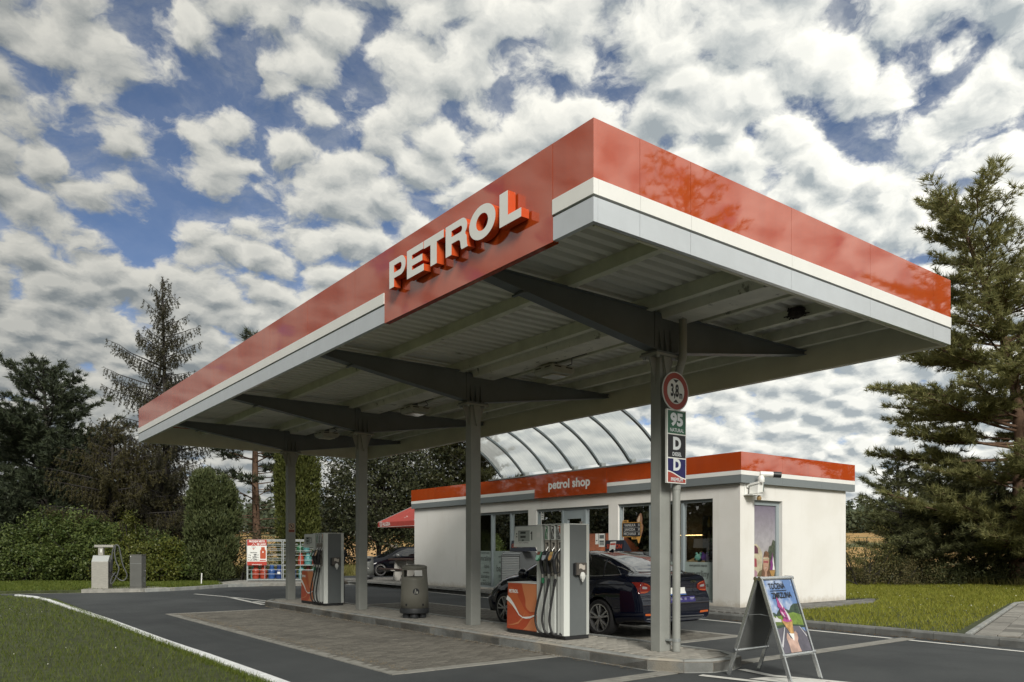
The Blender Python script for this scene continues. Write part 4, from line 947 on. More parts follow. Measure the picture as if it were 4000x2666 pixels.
# ------------------------------------------------------------------ fuel pumps
def make_pump(num, y0, label):
    t = thing('fuel_pump', label, 'fuel pump', (7.82, y0, .15), group='fuel pumps on the island')
    L = lambda: MB()
    def P(name, mb, m, par=None, **kw):
        o = part(name, mb, m, par or t, local=True, **kw); return o
    P('plinth', L().box(-.23, -.72, 0, .23, .72, .055), M_black, bev=.004)
    # tower: dark core, silver pillars, dark end with bevelled corners
    P('core', L().box(-.17, -.66, .055, .17, -.07, 1.70), M_dark)
    P('end_panel', L().prism([(-.165, -.738), (.165, -.738), (.165, -.665), (-.165, -.665)], (0, 0, .055), X_, Y_, Z_, 1.655), M_dark, bev=.003)
    for s_ in (-1, 1):
        P('corner_strip', L().prism([(s_ * .168, -.736), (s_ * .252, -.702), (s_ * .252, -.665), (s_ * .168, -.665)], (0, 0, .055), X_, Y_, Z_, 1.652), M_pump)
        P('pillar', L().box(s_ * .172, -.662, .055, s_ * .252, -.628, 1.707).box(s_ * .251, -.70, .06, s_ * .253, -.664, 1.70), M_pump)
        P('pillar', L().box(s_ * .172, -.185, .055, s_ * .250, -.062, 1.707), M_pump, bev=.004)
        for k, (a, b) in enumerate(((-.335, -.245), (-.483, -.390), (-.627, -.545))):
            ch = P('nozzle_bay', L().box(s_ * .172, a, .055, s_ * .243, b, .93), M_pump, bev=.003); P('label_housing', L().box(s_ * .172, a, 1.48, s_ * .246, b, 1.70), M_pump, ch, bev=.003)
            P('recess', L().box(s_ * .172, a + .016, .96, s_ * .186, b - .016, 1.46), mat('recess beige', (.20, .185, .155), .5), ch)
            P('recess_frame', L().box(s_ * .172, a, .932, s_ * .236, a + .014, 1.478).box(s_ * .172, b - .014, .932, s_ * .236, b, 1.478).box(s_ * .172, a + .0145, 1.44, s_ * .236, b - .0145, 1.478), mat('recess rim', (.33, .31, .27), .5), ch)
            u = Y_ * (-1 if s_ < 0 else 1); c = (a + b) / 2; xo = s_ * .2475
            top_m = (M_green, M_ink, M_ink)[k]
            P('grade_label', L().flat([(-.037, -.105), (.037, -.105), (.037, .105), (-.037, .105)], (xo, c, 1.59), u, Z_), M_paper, ch, fix=False)
            P('label_colour', L().flat([(-.031, -.098), (.031, -.098), (.031, .098), (-.031, .098)], (xo + s_ * .001, c, 1.59), u, Z_), top_m, ch, fix=False)
            if k == 2: P('label_corner', L().flat([(-.005, .098), (.031, .098), (.031, -.03), (.012, .03)], (xo + s_ * .0015, c, 1.59), u, Z_), mat('print orange red', (.50, .12, .04), .4), ch, fix=False)
            P('label_swoosh', L().stroke([(-.022, .09), (-.018, .05), (.0, .0), (.02, -.03), (.03, -.06)], [.018, .014, .011, .010, .006], (xo + s_ * .002, c, 1.59), u, Z_).disc((xo + s_ * .002, c - .0 , 1.66), u, Z_, .013, 10), M_paper, ch, fix=False)
            P('label_text', L().text(('Natural 95', 'Diesel', 'Diesel')[k], (xo + s_ * .002, c - (.0 if k < 2 else .0), 1.535), Z_, u * -1, .026, .02), M_paper, ch, fix=False)
            # nozzle hung in the recess, its spout up
            col = (mat('nozzle green', (.02, .13, .06), .4), M_black, M_black)[k]
            nz = P('nozzle', L().tube([(s_ * .30, c + .02, .97), (s_ * .33, c + .02, 1.10), (s_ * .335, c + .015, 1.20)], [.026, .028, .034], 10).tube([(s_ * .335, c + .015, 1.19), (s_ * .31, c + .0, 1.27), (s_ * .27, c - .01, 1.31)], [.034, .030, .02], 10), M_black, smooth=50)
            P('spout', L().tube([(s_ * .275, c - .01, 1.30), (s_ * .235, c - .02, 1.36), (s_ * .20, c - .025, 1.43)], .012, 8), M_steel, nz, smooth=50)
            q = Vector((s_ * .362, c + .022, 1.235)); n_ = Vector((s_ * .8, .15, .35)).normalized(); uu = u; vv = n_.cross(uu).normalized(); vv = vv if vv.z > 0 else -vv
            P('splash_guard', L().prism([(-.040, -.05), (-.022, -.085), (.022, -.085), (.040, -.05), (.042, .07), (-.042, .07)], q, uu, vv, n_, .028), col, nz, bev=.008)
            P('nozzle_label', L().flat([(-.036, -.045), (-.02, -.075), (.02, -.075), (.036, -.045), (.038, .005), (-.038, .005)], q + n_ * .0295, uu, vv), (mat('label mint', (.30, .55, .45), .3), mat('label grey', (.34, .38, .42), .3), mat('label amber', (.55, .30, .10), .3))[k], nz, fix=False)
            P('nozzle_screen', L().flat([(-.034, .012), (.034, .012), (.034, .062), (-.034, .062)], q + n_ * .0295, uu, vv), (mat('label brown', (.22, .08, .05), .3), M_ink, mat('label gold', (.45, .32, .12), .3))[k], nz, fix=False)
            P('lever_guard', L().tube([(s_ * .30, c - .035, 1.20), (s_ * .27, c - .05, 1.10), (s_ * .27, c - .045, 1.0), (s_ * .31, c + .0, .985)], .010, 6), M_black, nz)
            P('swivel', L().tube([(s_ * .30, c + .022, .985), (s_ * .298, c + .023, .91)], .027, 12), M_steel, nz)
            if k == 0: P('swivel_cover', L().tube([(s_ * .298, c + .023, .908), (s_ * .296, c + .028, .83)], .026, 12), mat('nozzle green', (0, 0, 0)), nz)
            d = .05 * k
            hs = [(s_ * .298, c + .024, .90), (s_ * .31, c + .045, .75), (s_ * .34, c + .10 - d * .3, .52), (s_ * .355, c + .135 - d * .4, .30), (s_ * .345, c + .10 - d * .3, .14), (s_ * .31, c + .03, .065), (s_ * .27, c - .07, .058), (s_ * .25, c - .13 + d, .085)]
            hp = []
            for i in range(len(hs) - 1):
                p0, p1, p2, p3 = (Vector(hs[max(0, min(len(hs) - 1, i + q_))]) for q_ in (-1, 0, 1, 2))
                for f in range(5):
                    tt = f / 5; hp.append(.5 * ((2 * p1) + (p2 - p0) * tt + (2 * p0 - 5 * p1 + 4 * p2 - p3) * tt ** 2 + (3 * p1 - p0 - 3 * p2 + p3) * tt ** 3))
            hp.append(Vector(hs[-1]))
            P('hose', L().tube(hp, .0165, 8), M_rubber, smooth=60)
            P('hose_sleeve', L().tube(hp[1:5], .022, 8), M_rubber, nz, smooth=60)
    P('tower_cap', L().prism([(-.25, -.70), (-.17, -.736), (.17, -.736), (.25, -.70), (.25, -.06), (-.25, -.06)], (0, 0, 1.708), X_, Y_, Z_, .014), M_pump)
    # display head
    hd = P('display_head', L().prism([(-.058, 1.372), (.535, 1.372), (.495, 1.70), (-.058, 1.70)], (-.245, 0, 0), Y_, Z_, X_, .49), M_pump, bev=.006)
    P('head_top', L().box(-.24, -.05, 1.701, .24, .49, 1.712), M_dark, hd)
    x = -.2465
    def F(name, y_, z_, w_, h_, m_, dx=0, par=hd): P(name, L().flat([(-w_ / 2, -h_ / 2), (w_ / 2, -h_ / 2), (w_ / 2, h_ / 2), (-w_ / 2, h_ / 2)], (x - dx, y_, z_), -Y_, Z_), m_, par, fix=False)
    F('display_window', .262, 1.545, .285, .165, mat('display face', (.30, .33, .31), .3))
    F('display_border', .405, 1.545, .006, .170, M_ink, .0005); F('display_border', .262, 1.629, .29, .006, M_ink, .0005)
    for z_ in (1.60, 1.535): F('readout', .285, z_, .135, .034, mat('lcd', (.07, .08, .075), .2), .001)
    F('readout', .29, 1.482, .05, .02, mat('lcd', (.07, .08, .07)), .001)
    F('sticker', .27, 1.443, .29, .026, M_paper, .001); F('sticker', .455, 1.402, .11, .04, M_paper, .001); F('sticker', .455 - .55 - .01, 1.56, .09, .075, M_paper, .006, t)
    for z_ in (1.585, 1.54): P('button', L().disc((x - .002, .445, z_), -Y_, Z_, .013, 12), M_ink, hd, fix=False)
    nb_ = L(); oo = (x - .002, .068, 1.55)
    if num == 1: nb_.flat([(-.006, -.068), (.016, -.068), (.016, .068), (0, .068), (-.008, .052), (-.026, .044), (-.026, .028), (-.006, .034)], oo, -Y_, Z_)
    else: nb_.stroke([(-.034 , .040)] + arcpts(0, .034, .028, .030, 150, -90, 10) + [(-.004, .003)], .018, oo, -Y_, Z_).stroke([(-.004, .003)] + arcpts(0, -.030, .032, .034, 90, -150, 12), .018, oo, -Y_, Z_)
    P('pump_number', nb_, M_ink, hd, fix=False)
    P('sticker_print', L().text('Karty CCS nepřijímáme', (x - .0015, .27, 1.443), -Y_, Z_, .026, .012), M_ink, hd, fix=False)
    # low cabinet with the printed front
    cb_ = P('cabinet', L().prism([(-.06, .057), (.735, .057), (.70, .80), (-.06, .80)], (-.235, 0, 0), Y_, Z_, X_, .47), mat('cabinet red', (.44, .075, .03), .28, coat=.3), bev=.01)
    P('cabinet_top', L().box(-.238, -.055, .801, .238, .71, .812), M_pump, cb_)
    for s_ in (-1,):
        xo = -.2365
        u = -Y_
        og = mat('print orange', (.62, .33, .08)); lo = mat('cabinet peach', (.58, .21, .09), .28, coat=.3); mo = mat('cabinet orange', (.52, .125, .045), .28, coat=.3)
        # a = -y
        P('print_shape', L().flat([(-.33, .795), (-.30, .70), (-.24, .55), (-.235, .44), (-.20, .40), (-.12, .36), (.055, .37), (.055, .795)], (xo, 0, 0), u, Z_), lo, cb_, fix=False)
        P('print_shape', L().flat([(-.72, .45), (-.55, .40), (-.35, .30), (-.20, .26), (.055, .30), (.055, .36), (-.14, .33), (-.26, .40), (-.42, .58), (-.50, .70), (-.62, .74), (-.68, .60)], (xo - .0006, 0, 0), u, Z_), mo, cb_, fix=False)
        P('print_shape', L().flat([(.055, .07), (.055, .30), (-.10, .25), (-.22, .12), (-.30, .07)], (xo - .0004, 0, 0), u, Z_), lo, cb_, fix=False)
        P('print_shape', L().stroke([(-.70, .12), (-.55, .135), (-.42, .17), (-.30, .26), (-.24, .36)], [.004, .02, .03, .02, .004], (xo - .0009, 0, 0), u, Z_), mat('cabinet peach', (0, 0, 0)), cb_, fix=False)
        P('white_swoosh', L().stroke([(-.722, .56), (-.65, .525), (-.56, .46), (-.47, .375), (-.40, .30), (-.31, .262), (-.22, .262), (-.12, .275), (.05, .33)], [.075, .068, .05, .036, .02, .018, .030, .030, .016], (xo - .0012, 0, 0), u, Z_), M_white, cb_, fix=False)
        P('lettering', L().text('PETROL', (xo - .0014, .545, .665), u, Z_, .072, .05, sx=.95), M_white, cb_, fix=False)
    # tissue box on the near end
    tbx = P('tissue_box', L().box(-.085, -.80, .955, .12, -.739, 1.14), mat('tissue box', (.085, .075, .065), .5), bev=.006)
    wv = [(-.07 + .12 * k / 8, 1.045 + .012 * math.sin(k * .75)) for k in range(9)]
    P('label', L().flat(wv + [(a, b + .068) for a, b in wv[::-1]], (.03, -.803, 0), X_, Z_), mat('label pale', (.55, .50, .44), .5), tbx, fix=False)
    ts = L().lathe([(.004, -.10), (.035, -.05), (.042, -.01), (.03, .035), (.008, .05)], 9, (.025, -.812, .952)); ts.v = [(a + rnd.uniform(-.007, .007), b + rnd.uniform(-.006, .006), c_) for a, b, c_ in ts.v]
    P('tissue', ts, M_paper, tbx)
    P('lid_edge', L().box(-.105, -.79, .96, -.086, -.742, 1.13), M_black, tbx)
    return t
make_pump(1, 9.405, 'grey and red fuel pump numbered 1 with three black hoses')
make_pump(3, 18.0, 'grey and red fuel pump numbered 3 near the far end of the island')

# ------------------------------------------------------------------ litter bins
def make_bin(loc, label, cols):
    body, base = cols; x, y, z = loc
    t = thing('litter_bin', label, 'bin', loc)
    P = lambda n_, mb, m_, par=None, **k: part(n_, mb, m_, par or t, local=True, **k)
    for k in range(5):
        a = 2 * math.pi * (k + .3) / 5; P('foot', MB().lathe([(.085, 0), (.09, .03), (.08, .085)], 10, (.15 * math.cos(a), .15 * math.sin(a), 0)), base, smooth=40)
    P('base_ring', MB().lathe([(.27, .085), (.29, .10), (.292, .165), (.285, .19), (.1, .195)], 28), base, smooth=40)
    # shell with a real opening: a lathe whose upper faces facing the camera side are left out
    prof = [(.277, .192), (.268, .45), (.258, .72), (.256, .745), (.250, .80), (.243, .93), (.242, .955)]
    seg = 40; mb = MB(); V = [(r * math.cos(2 * math.pi * k / seg), r * math.sin(2 * math.pi * k / seg), zz) for r, zz in prof for k in range(seg)]
    F = []
    for i in range(len(prof) - 1):
        for k in range(seg):
            ang = (360 * (k + .5) / seg)
            da = (ang - 232 + 180) % 360 - 180; db = (ang - 52 + 180) % 360 - 180
            if i in (4,) and (abs(da) < 48 or abs(db) < 48): continue
            F.append((i * seg + k, i * seg + (k + 1) % seg, (i + 1) * seg + (k + 1) % seg, (i + 1) * seg + k))
    mb.add(V, F)
    s_ = P('shell', mb, body, smooth=40); md = s_.modifiers.new('wall', 'SOLIDIFY'); md.thickness = .012
    P('lid', MB().lathe([(.244, .952), (.247, .985), (.238, 1.008), (.20, 1.026), (.10, 1.036), (.01, 1.038)], 36), body, smooth=40)
    P('liner', MB().lathe([(.235, .25), (.24, .78), (.225, .78), (.22, .3)], 24), base)
    a = R(-128 + 14); c, n_ = math.cos(a), math.sin(a); u = Vector((-n_, c, 0)); d = Vector((c, n_, 0))
    em = P('emblem', MB().disc(d * .268 + Vector((0, 0, .52)), u, Z_ - d * .03, .062, 24), M_ink, fix=False)
    pm = mat('emblem print', (.42, .42, .38), .5); o = d * .2695 + Vector((0, 0, .52))
    P('emblem_figure', MB().disc(o + u * -.012 + Z_ * .038, u, Z_, .008, 10).stroke([(-.014, .028), (-.018, -.005), (-.022, -.045)], .013, o, u, Z_).stroke([(-.012, .022), (.008, .008)], .006, o, u, Z_).flat([(.006, -.04), (.034, -.04), (.036, .0), (.004, .0)], o, u, Z_), pm, em, fix=False)
    for da in (-36, 36):
        q = a + R(da) - .1; P('lock_plate', MB().prism([(-.016, -.02), (.016, -.02), (.016, .02), (-.016, .02)], Vector((math.cos(q), math.sin(q), 0)) * .272 + Z_ * .26, Vector((-math.sin(q), math.cos(q), 0)), Z_, Vector((math.cos(q), math.sin(q), 0)), .006), M_ink)
    return t
olive = mat('bin olive', (.185, .18, .15), .5, var=.04, vs=3)
make_bin((7.73, 13.35, .15), 'olive grey round litter bin on the pump island', (olive, mat('bin base', (.032, .035, .038), .5)))
make_bin((15.75, 31.3, ZP), 'dark grey litter bin on the terrace beyond the shop', (mat('bin grey', (.085, .09, .085), .5), M_black))

# ------------------------------------------------------------------ A-board
def aboard():
    t = thing('pavement_sign', 'aluminium A-board advertising soft ice cream', 'sign', (7.955, 5.41, 0))
    xl, xr, yc, zt = 7.66, 8.25, 5.41, 1.17; yf_, yb = 4.99, 5.83
    def pt(f, side): # f 0 bottom..1 top
        y0 = yf_ if side < 0 else yb
        return y0 + (yc + side * .02 - y0) * f, zt * f
    fr = MB
    for side, nm in ((-1, 'front_frame'), (1, 'rear_frame')):
        f = thing  # noqa
        mbL = []
        leaf = None
        for x in (xl, xr):
            a, b = pt(0, side), pt(1, side); m_ = MB().bar((x, a[0], a[1]), (x, b[0], b[1]), .045, .024, up=(1, 0, 0))
            o = part('leg', m_, M_alu, t, bev=.004)
        a, b = pt(.255, side), pt(.985, side)
        part('rail', MB().tube([(xl - .015, a[0], a[1]), (xr + .015, a[0], a[1])], .022, 10), M_alu, t, smooth=50)
        part('rail', MB().tube([(xl - .015, b[0], b[1]), (xr + .015, b[0], b[1])], .022, 10), M_alu, t, smooth=50)
        for x in (xl - .0, xr + .0):
            for q in (a, b): part('corner_cap', MB().tube([(x - .03, q[0], q[1]), (x + .03, q[0], q[1])], .026, 10), mat('chrome', (.75, .76, .77), .1, metal=1), t, smooth=50)
        # backing sheet
        up = Vector((0, b[0] - a[0], b[1] - a[1])); Lh = up.length; up.normalize(); nrm = X_.cross(up)
        org = Vector((xl + .02, a[0], a[1]))
        part('back_sheet', MB().prism([(0, .02), (xr - xl - .04, .02), (xr - xl - .04, Lh - .02), (0, Lh - .02)], org, X_, up, nrm * -1 if side < 0 else nrm * -1, .006), mat('board back', (.095, .10, .098), .6), t)
        if side < 0:
            w = xr - xl - .045; h = Lh - .05; o = Vector((xl + .0225, a[0], a[1])) + up * .025 + nrm * .004
            def Q(name, pts, m_, lay): return part(name, MB().flat([(p * w, q * h) for p, q in pts], o + nrm * (.0008 * lay), X_, up), m_, t, fix=False)
            pm = bpy.data.materials.new('poster sky'); pm.use_nodes = True; N = NT(pm.node_tree); bs = pm.node_tree.nodes['Principled BSDF']
            nz = N.noise(N.n('ShaderNodeTexCoord').outputs['Object'], 4.2, 3, .5)
            N.put(bs.inputs['Base Color'], N.mix(N.step(nz, .45, .68), (.10, .19, .40), (.52, .58, .68))); bs.inputs['Roughness'].default_value = .12; bs.inputs['Specular IOR Level'].default_value = .6
            Q('poster', [(0, 0), (1, 0), (1, 1), (0, 1)], pm, 0)
            def pmat(n_, c_, **k): return mat('poster ' + n_, c_, .14, **k)
            Q('printed_trees', [(0, .50), (0, .545), (.06, .56), (.14, .53), (.22, .575), (.30, .60), (.38, .565), (.5, .60), (.62, .57), (.72, .63), (.84, .66), (1, .66), (1, .50)], pmat('dark green', (.035, .06, .04), var=.4, vs=14), 1)
            Q('printed_meadow', [(0, .36), (0, .51), (.2, .50), (.45, .53), (.75, .54), (1, .50), (1, .34)], pmat('meadow', (.13, .20, .035), var=.4, vs=7), 2)
            Q('printed_buildings', [(.0, .43), (.02, .50), (.08, .475), (.11, .505), (.16, .47), (.24, .455), (.24, .42)], pmat('pale', (.52, .52, .54)), 3)
            Q('printed_railing', [(0, .34), (0, .375), (.5, .385), (1, .35), (1, .32)], pmat('rail green', (.03, .055, .03)), 3)
            Q('printed_road', [(0, 0), (0, .33), (.3, .355), (.62, .355), (.80, .345), (1, .26), (1, 0)], pmat('road', (.10, .095, .12), var=.2, vs=6), 4)
            Q('printed_line', [(.0, .10), (.04, .08), (.29, .345), (.27, .345)], pmat('pale', (0, 0, 0)), 5); Q('printed_line', [(.80, .345), (.83, .335), (.99, .20), (.97, .19)], pmat('pale', (0, 0, 0)), 5)
            sk = pmat('skin', (.44, .30, .25), var=.25, vs=9); Q('printed_arm', [(.26, 0), (.265, .10), (.24, .20), (.30, .27), (.335, .255), (.375, .20), (.46, .17), (.50, .17), (.535, .255), (.60, .285), (.655, .25), (.65, .19), (.60, .14), (.61, .06), (.64, 0)], sk, 6)
            Q('printed_napkin', [(.37, .26), (.545, .255), (.50, .175), (.47, .15)], M_paper, 7)
            Q('printed_cone', [(.24, .43), (.28, .395), (.42, .255), (.54, .25), (.585, .39), (.62, .42), (.60, .44), (.42, .42), (.26, .45)], pmat('wafer', (.42, .24, .09), var=.35, vs=16), 8)
            pk = pmat('pink', (.34, .055, .20), var=.35, vs=14); Q('printed_ice_cream', [(.27, .435), (.33, .47), (.30, .51), (.27, .55), (.29, .60), (.24, .635), (.27, .69), (.27, .79), (.31, .75), (.41, .65), (.47, .60), (.47, .55), (.55, .50), (.585, .42), (.42, .41)], pk, 9)
            for q in ([(.33, .72), (.39, .675), (.43, .63), (.40, .60), (.36, .66)], [(.44, .60), (.48, .57), (.54, .51), (.56, .45), (.50, .43), (.48, .50)], [(.30, .56), (.34, .55), (.40, .49), (.36, .48)]): Q('printed_cream', q, pmat('cream', (.60, .54, .60)), 10)
            for q in ([(.28, .60), (.33, .62), (.44, .56), (.40, .54)], [(.31, .50), (.36, .52), (.47, .46), (.42, .44)]): Q('printed_shade', q, pmat('plum', (.16, .02, .10)), 10)
            part('lettering', MB().text('TOČENÁ', o + X_ * (.41 * w) + up * (.912 * h) + nrm * .010, X_, up, .098, .016, sx=.78).text('ZMRZLINA', o + X_ * (.50 * w) + up * (.782 * h) + nrm * .010, X_, up, .098, .016, sx=.80).flat([(.14 * w, .848 * h), (.72 * w, .848 * h), (.72 * w, .857 * h), (.14 * w, .857 * h)], o + nrm * .010, X_, up), M_ink, t, fix=False)
    for x in (xl + .03, xr - .03):
        p, q = pt(.62, -1), pt(.62, 1); m_ = (p[0] + q[0]) / 2
        part('stay', MB().bar((x, p[0], p[1]), (x, m_, p[1] + .02), .02, .006).bar((x, m_, p[1] + .02), (x, q[0], q[1]), .02, .006), M_galv, t)
    for x in (xl, xr): part('hinge', MB().bar((x, yc - .03, zt - .015), (x, yc + .03, zt - .015), .03, .03), mat('chrome', (.7, .7, .7)), t, bev=.006)
aboard()

# ------------------------------------------------------------------ charcoal lockers with signs
def locker(ya, yb, label):
    t = thing('roller_locker', label, 'locker', (14.65, (ya + yb) / 2, ZP), group='roller fronted lockers by the shop')
    x0, x1, z1 = 14.30, 14.98, 1.41
    prof = [(x0, ZP), (x0, z1 - .16)] + [(x0 + .16 - .16 * math.cos(R(a)), z1 - .16 + .16 * math.sin(R(a))) for a in (15, 30, 45, 60, 75, 90)] + [(x1 - .12, z1)] + [(x1 - .12 + .12 * math.sin(R(a)), z1 - .12 + .12 * math.cos(R(a))) for a in (30, 60, 90)] + [(x1, ZP)]
    for y_ in (ya, yb - .035): part('side_panel', MB().prism(prof, (0, y_, 0), X_, Z_, Y_, .035), mat('locker grey', (.13, .14, .145), .45), t)
    part('carcass', MB().box(x0 + .03, ya + .035, ZP + .05, x1, yb - .035, z1 - .10), M_dark, t)
    z = ZP + .06
    while z < z1 - .17:
        part('slat', MB().prism([(.0, .0), (-.016, .012), (-.016, .04), (0, .05)], (x0 + .02, ya + .04, z), X_, Z_, Y_, yb - ya - .08), mat('locker slat', (.60, .63, .64), .38, metal=.15), t); z += .053
    for a in (20, 40, 60, 80):
        part('slat', MB().bar((x0 + .17 - .15 * math.cos(R(a)), ya + .04, z1 - .17 + .15 * math.sin(R(a))), (x0 + .17 - .15 * math.cos(R(a)), yb - .04, z1 - .17 + .15 * math.sin(R(a))), .05, .014, up=(math.sin(R(a)), 0, math.cos(R(a)))), mat('locker slat', (0, 0, 0)), t)
    return t
locker(18.45, 19.40, 'grey roller fronted locker by the left shop window'); locker(14.05, 15.0, 'grey roller fronted locker behind the parked black car')
sg = mat('sign dark navy', (.02, .024, .038), .35)
t = thing('locker_sign', 'dark sign with orange and grey lettering on the left locker', 'sign', (14.5, 18.57, 1.41))
part('board', MB().prism([(0, 0), (.30, 0), (.30, .02), (.10, .33), (.07, .33)], (14.38, 18.10, 1.415), X_, Z_, Y_, .95), sg, t)
part('lettering', MB().text('Grill', (14.40, 18.86, 1.58), -Y_, Vector((.19, 0, .98)), .17, .02, sx=.9), mat('letter orange', (.42, .10, .06), .5), t); part('lettering', MB().text('man', (14.40, 18.53, 1.57), -Y_, Vector((.19, 0, .98)), .17, .0, sx=.9), mat('letter grey', (.30, .31, .33), .5), t)
part('flame_print', MB().flat([(0, -.05), (.05, 0), (.03, .07), (.0, .02), (-.03, .05), (-.04, 0)], (14.40, 18.25, 1.58), -Y_, Z_), mat('letter orange', (0, 0, 0)), t)
t = thing('locker_sign', 'dark sign with red letters and a white notice on the locker behind the car', 'sign', (14.25, 14.33, 1.41))
part('board', MB().prism([(0, 0), (.30, 0), (.30, .02), (.07, .29), (.03, .29)], (14.14, 13.98, 1.425), X_, Z_, Y_, .66), sg, t)
part('lettering', MB().text('SHERON', (14.15, 14.31, 1.55), -Y_, Vector((.12, 0, .99)), .155, .03, sx=.92), mat('letter red', (.50, .07, .03), .5), t)
nt_ = part('notice', MB().flat([(-.11, -.11), (.11, -.10), (.12, .13), (-.09, .12)], (14.135, 14.36, 1.555), -Y_, Vector((.12, 0, .99))), M_paper, t)
part('notice_band', MB().flat([(-.085, .035), (.105, .04), (.11, .085), (-.08, .08)], (14.1335, 14.36, 1.555), -Y_, Vector((.12, 0, .99))).text('2+1', (14.1335, 14.36, 1.50), -Y_, Z_, .05, .02), M_prred, nt_)
# ------------------------------------------------------------------ gas bottle cage
U = Vector((.83, -.557, 0)).normalized(); V_ = Vector((.557, .83, 0)).normalized(); C0 = Vector((10.92, 32.77, 0)); rzc = math.atan2(U.y, U.x)
pad = [tuple((C0 + U * a + V_ * b)[:2]) for a, b in ((-.9, -1.0), (-.6, -1.75), (3.4, -1.75), (3.4, 1.3), (-.7, 1.3))]
sheet('cage_slab', pad, .125, M_conc, thick=.12)
cg = thing('gas_bottle_cage', 'galvanised cage of gas bottles with a price board on its left door', 'cage', tuple(C0 + Z_ * .125), rzc)
def P(name, mb, m_, par=None, **k): return part(name, mb, m_, par or cg, local=True, **k)
cw, cd, ch = 2.95, .80, 1.76
for x in (0, cw):
    for y_ in (0, cd): P('post', MB().box(x - .02, y_ - .02, .0, x + .02, y_ + .02, ch), M_galv)
for z in (.10, .47, .62, .95, 1.12, 1.35, 1.55):
    for y_ in (cd,): P('rail', MB().box(.02, y_ - .01, z, cw - .02, y_ + .01, z + .025), M_galv)
    for x in (0, cw): P('rail', MB().box(x - .01, .02, z, x + .01, cd - .02, z + .025), M_galv)
for y_ in (0, cd):
    for z in (.03, ch - .04): P('rail', MB().box(.02, y_ - .02, z, cw - .02, y_ + .02, z + .04), M_galv)
for x in (0, cw):
    for z in (.03, ch - .04): P('rail', MB().box(x - .02, .02, z, x + .02, cd - .02, z + .04), M_galv)
for a, b in ((.02, 1.46), (1.49, cw - .02)):
    d_ = P('door', MB().box(a, -.045, .06, a + .03, -.022, ch - .06).box(b - .03, -.045, .06, b, -.022, ch - .06).box(a + .03, -.045, .06, b - .03, -.022, .09).box(a + .03, -.045, ch - .09, b - .03, -.022, ch - .06), M_galv)
    for z in (.30, .48, .68, .88, 1.08, 1.28, 1.47): P('bar', MB().box(a + .03, -.042, z, b - .03, -.026, z + .018), M_galv, d_)
    P('bar', MB().box((a + b) / 2 - .01, -.052, .09, (a + b) / 2 + .01, -.043, .70 if a < 1 else ch - .09), M_galv, d_)
P('latch', MB().box(1.43, -.07, .74, 1.53, -.046, .80), M_alu)
for z in (.66, 1.22): P('shelf', MB().box(1.52, .04, z, cw - .03, cd - .04, z + .02), M_galv)
P('shelf', MB().box(.02, .03, .075, cw - .02, cd - .03, .095), M_galv)
pb = thing('price_board', 'red and white gas bottle price board reading PRODEJNÍ MÍSTO on the cage', 'sign', tuple(C0 + U * .42 - V_ * .06 + Z_ * .80), rzc)
bw, bh, bz = .80, 1.07, 0
def PB(name, mb, m_, par=None, **k): return part(name, mb, m_, par or pb, local=True, fix=False, **k)
PB('board', MB().box(-bw / 2, -.012, 0, bw / 2, 0, bh), M_paper)
rd = mat('board red', (.40, .045, .03), .45); Fy = lambda pts, lay: MB().flat(pts, (0, -.012 - .0015 * lay, 0), X_, Z_)
PB('red_field', Fy([(-.4, .82), (.4, .82), (.4, bh), (-.4, bh)], 1), rd); PB('red_field', Fy([(-.4, 0), (.4, 0), (.4, .155), (-.4, .155)], 1), rd)
tx = lambda b_, x, z, s_, sx=.8, al='CENTER', bold=.03, lay=4: MB().text(b_, (x, -.012 - .0015 * lay, z), X_, Z_, s_, bold, al, sx)
PB('lettering', tx('PRODEJNÍ MÍSTO', .0, .995, .115, .74).text('PB LAHVÍ', (.18, -.018, .875), X_, Z_, .115, .03, 'CENTER', .76).text('www.tomegas.cz', (0, -.018, .035), X_, Z_, .06, .02), M_white)
PB('logo', Fy([(-.14, .92), (-.28, .78), (-.14, .63), (0, .78)], 2), M_white); PB('logo', Fy([(-.14, .90), (-.255, .78), (-.14, .65), (-.025, .78)], 3), rd)
PB('logo', MB().disc((-.14, -.012 - .0055, .762), X_ * 1.9, Z_ * .62, .085, 24), M_white); PB('logo_text', tx('TOMEGAS', -.14, .762, .048, .85, lay=5), M_ink)
PB('price_text', tx('Ceník PB lahví', -.14, .53, .062).text('2 kg', (-.30, -.018, .43), X_, Z_, .07, .01, 'CENTER', .8).text('99', (-.075, -.018, .43), X_, Z_, .12, .03).text('Kč', (.04, -.018, .43), X_, Z_, .06, .01).text('10 kg', (-.31, -.018, .325), X_, Z_, .07, .01, 'CENTER', .8).text('379', (-.10, -.018, .325), X_, Z_, .12, .03).text('Kč', (.04, -.018, .325), X_, Z_, .06, .01).text('33 kg', (-.31, -.018, .22), X_, Z_, .07, .01, 'CENTER', .8).text('1179', (-.125, -.018, .22), X_, Z_, .12, .03).text('Kč', (.04, -.018, .22), X_, Z_, .06, .01), M_ink)
PB('printed_bottle', Fy([(.13, .29), (.13, .60), (.16, .66), (.175, .67), (.175, .76), (.325, .76), (.325, .67), (.34, .66), (.37, .60), (.37, .29), (.34, .27), (.16, .27)], 2), mat('board bottle', (.42, .075, .03), .4)); PB('printed_label', Fy([(.25, .60), (.215, .555), (.25, .51), (.285, .555)], 3), M_white); PB('red_field', Fy([(.11, .185), (.37, .185), (.37, .225), (.11, .225)], 2), rd)
gb_prof = [(.10, 0), (.13, .01), (.15, .05), (.15, .30), (.145, .36), (.11, .42), (.06, .45), (.03, .46), (.03, .48)]
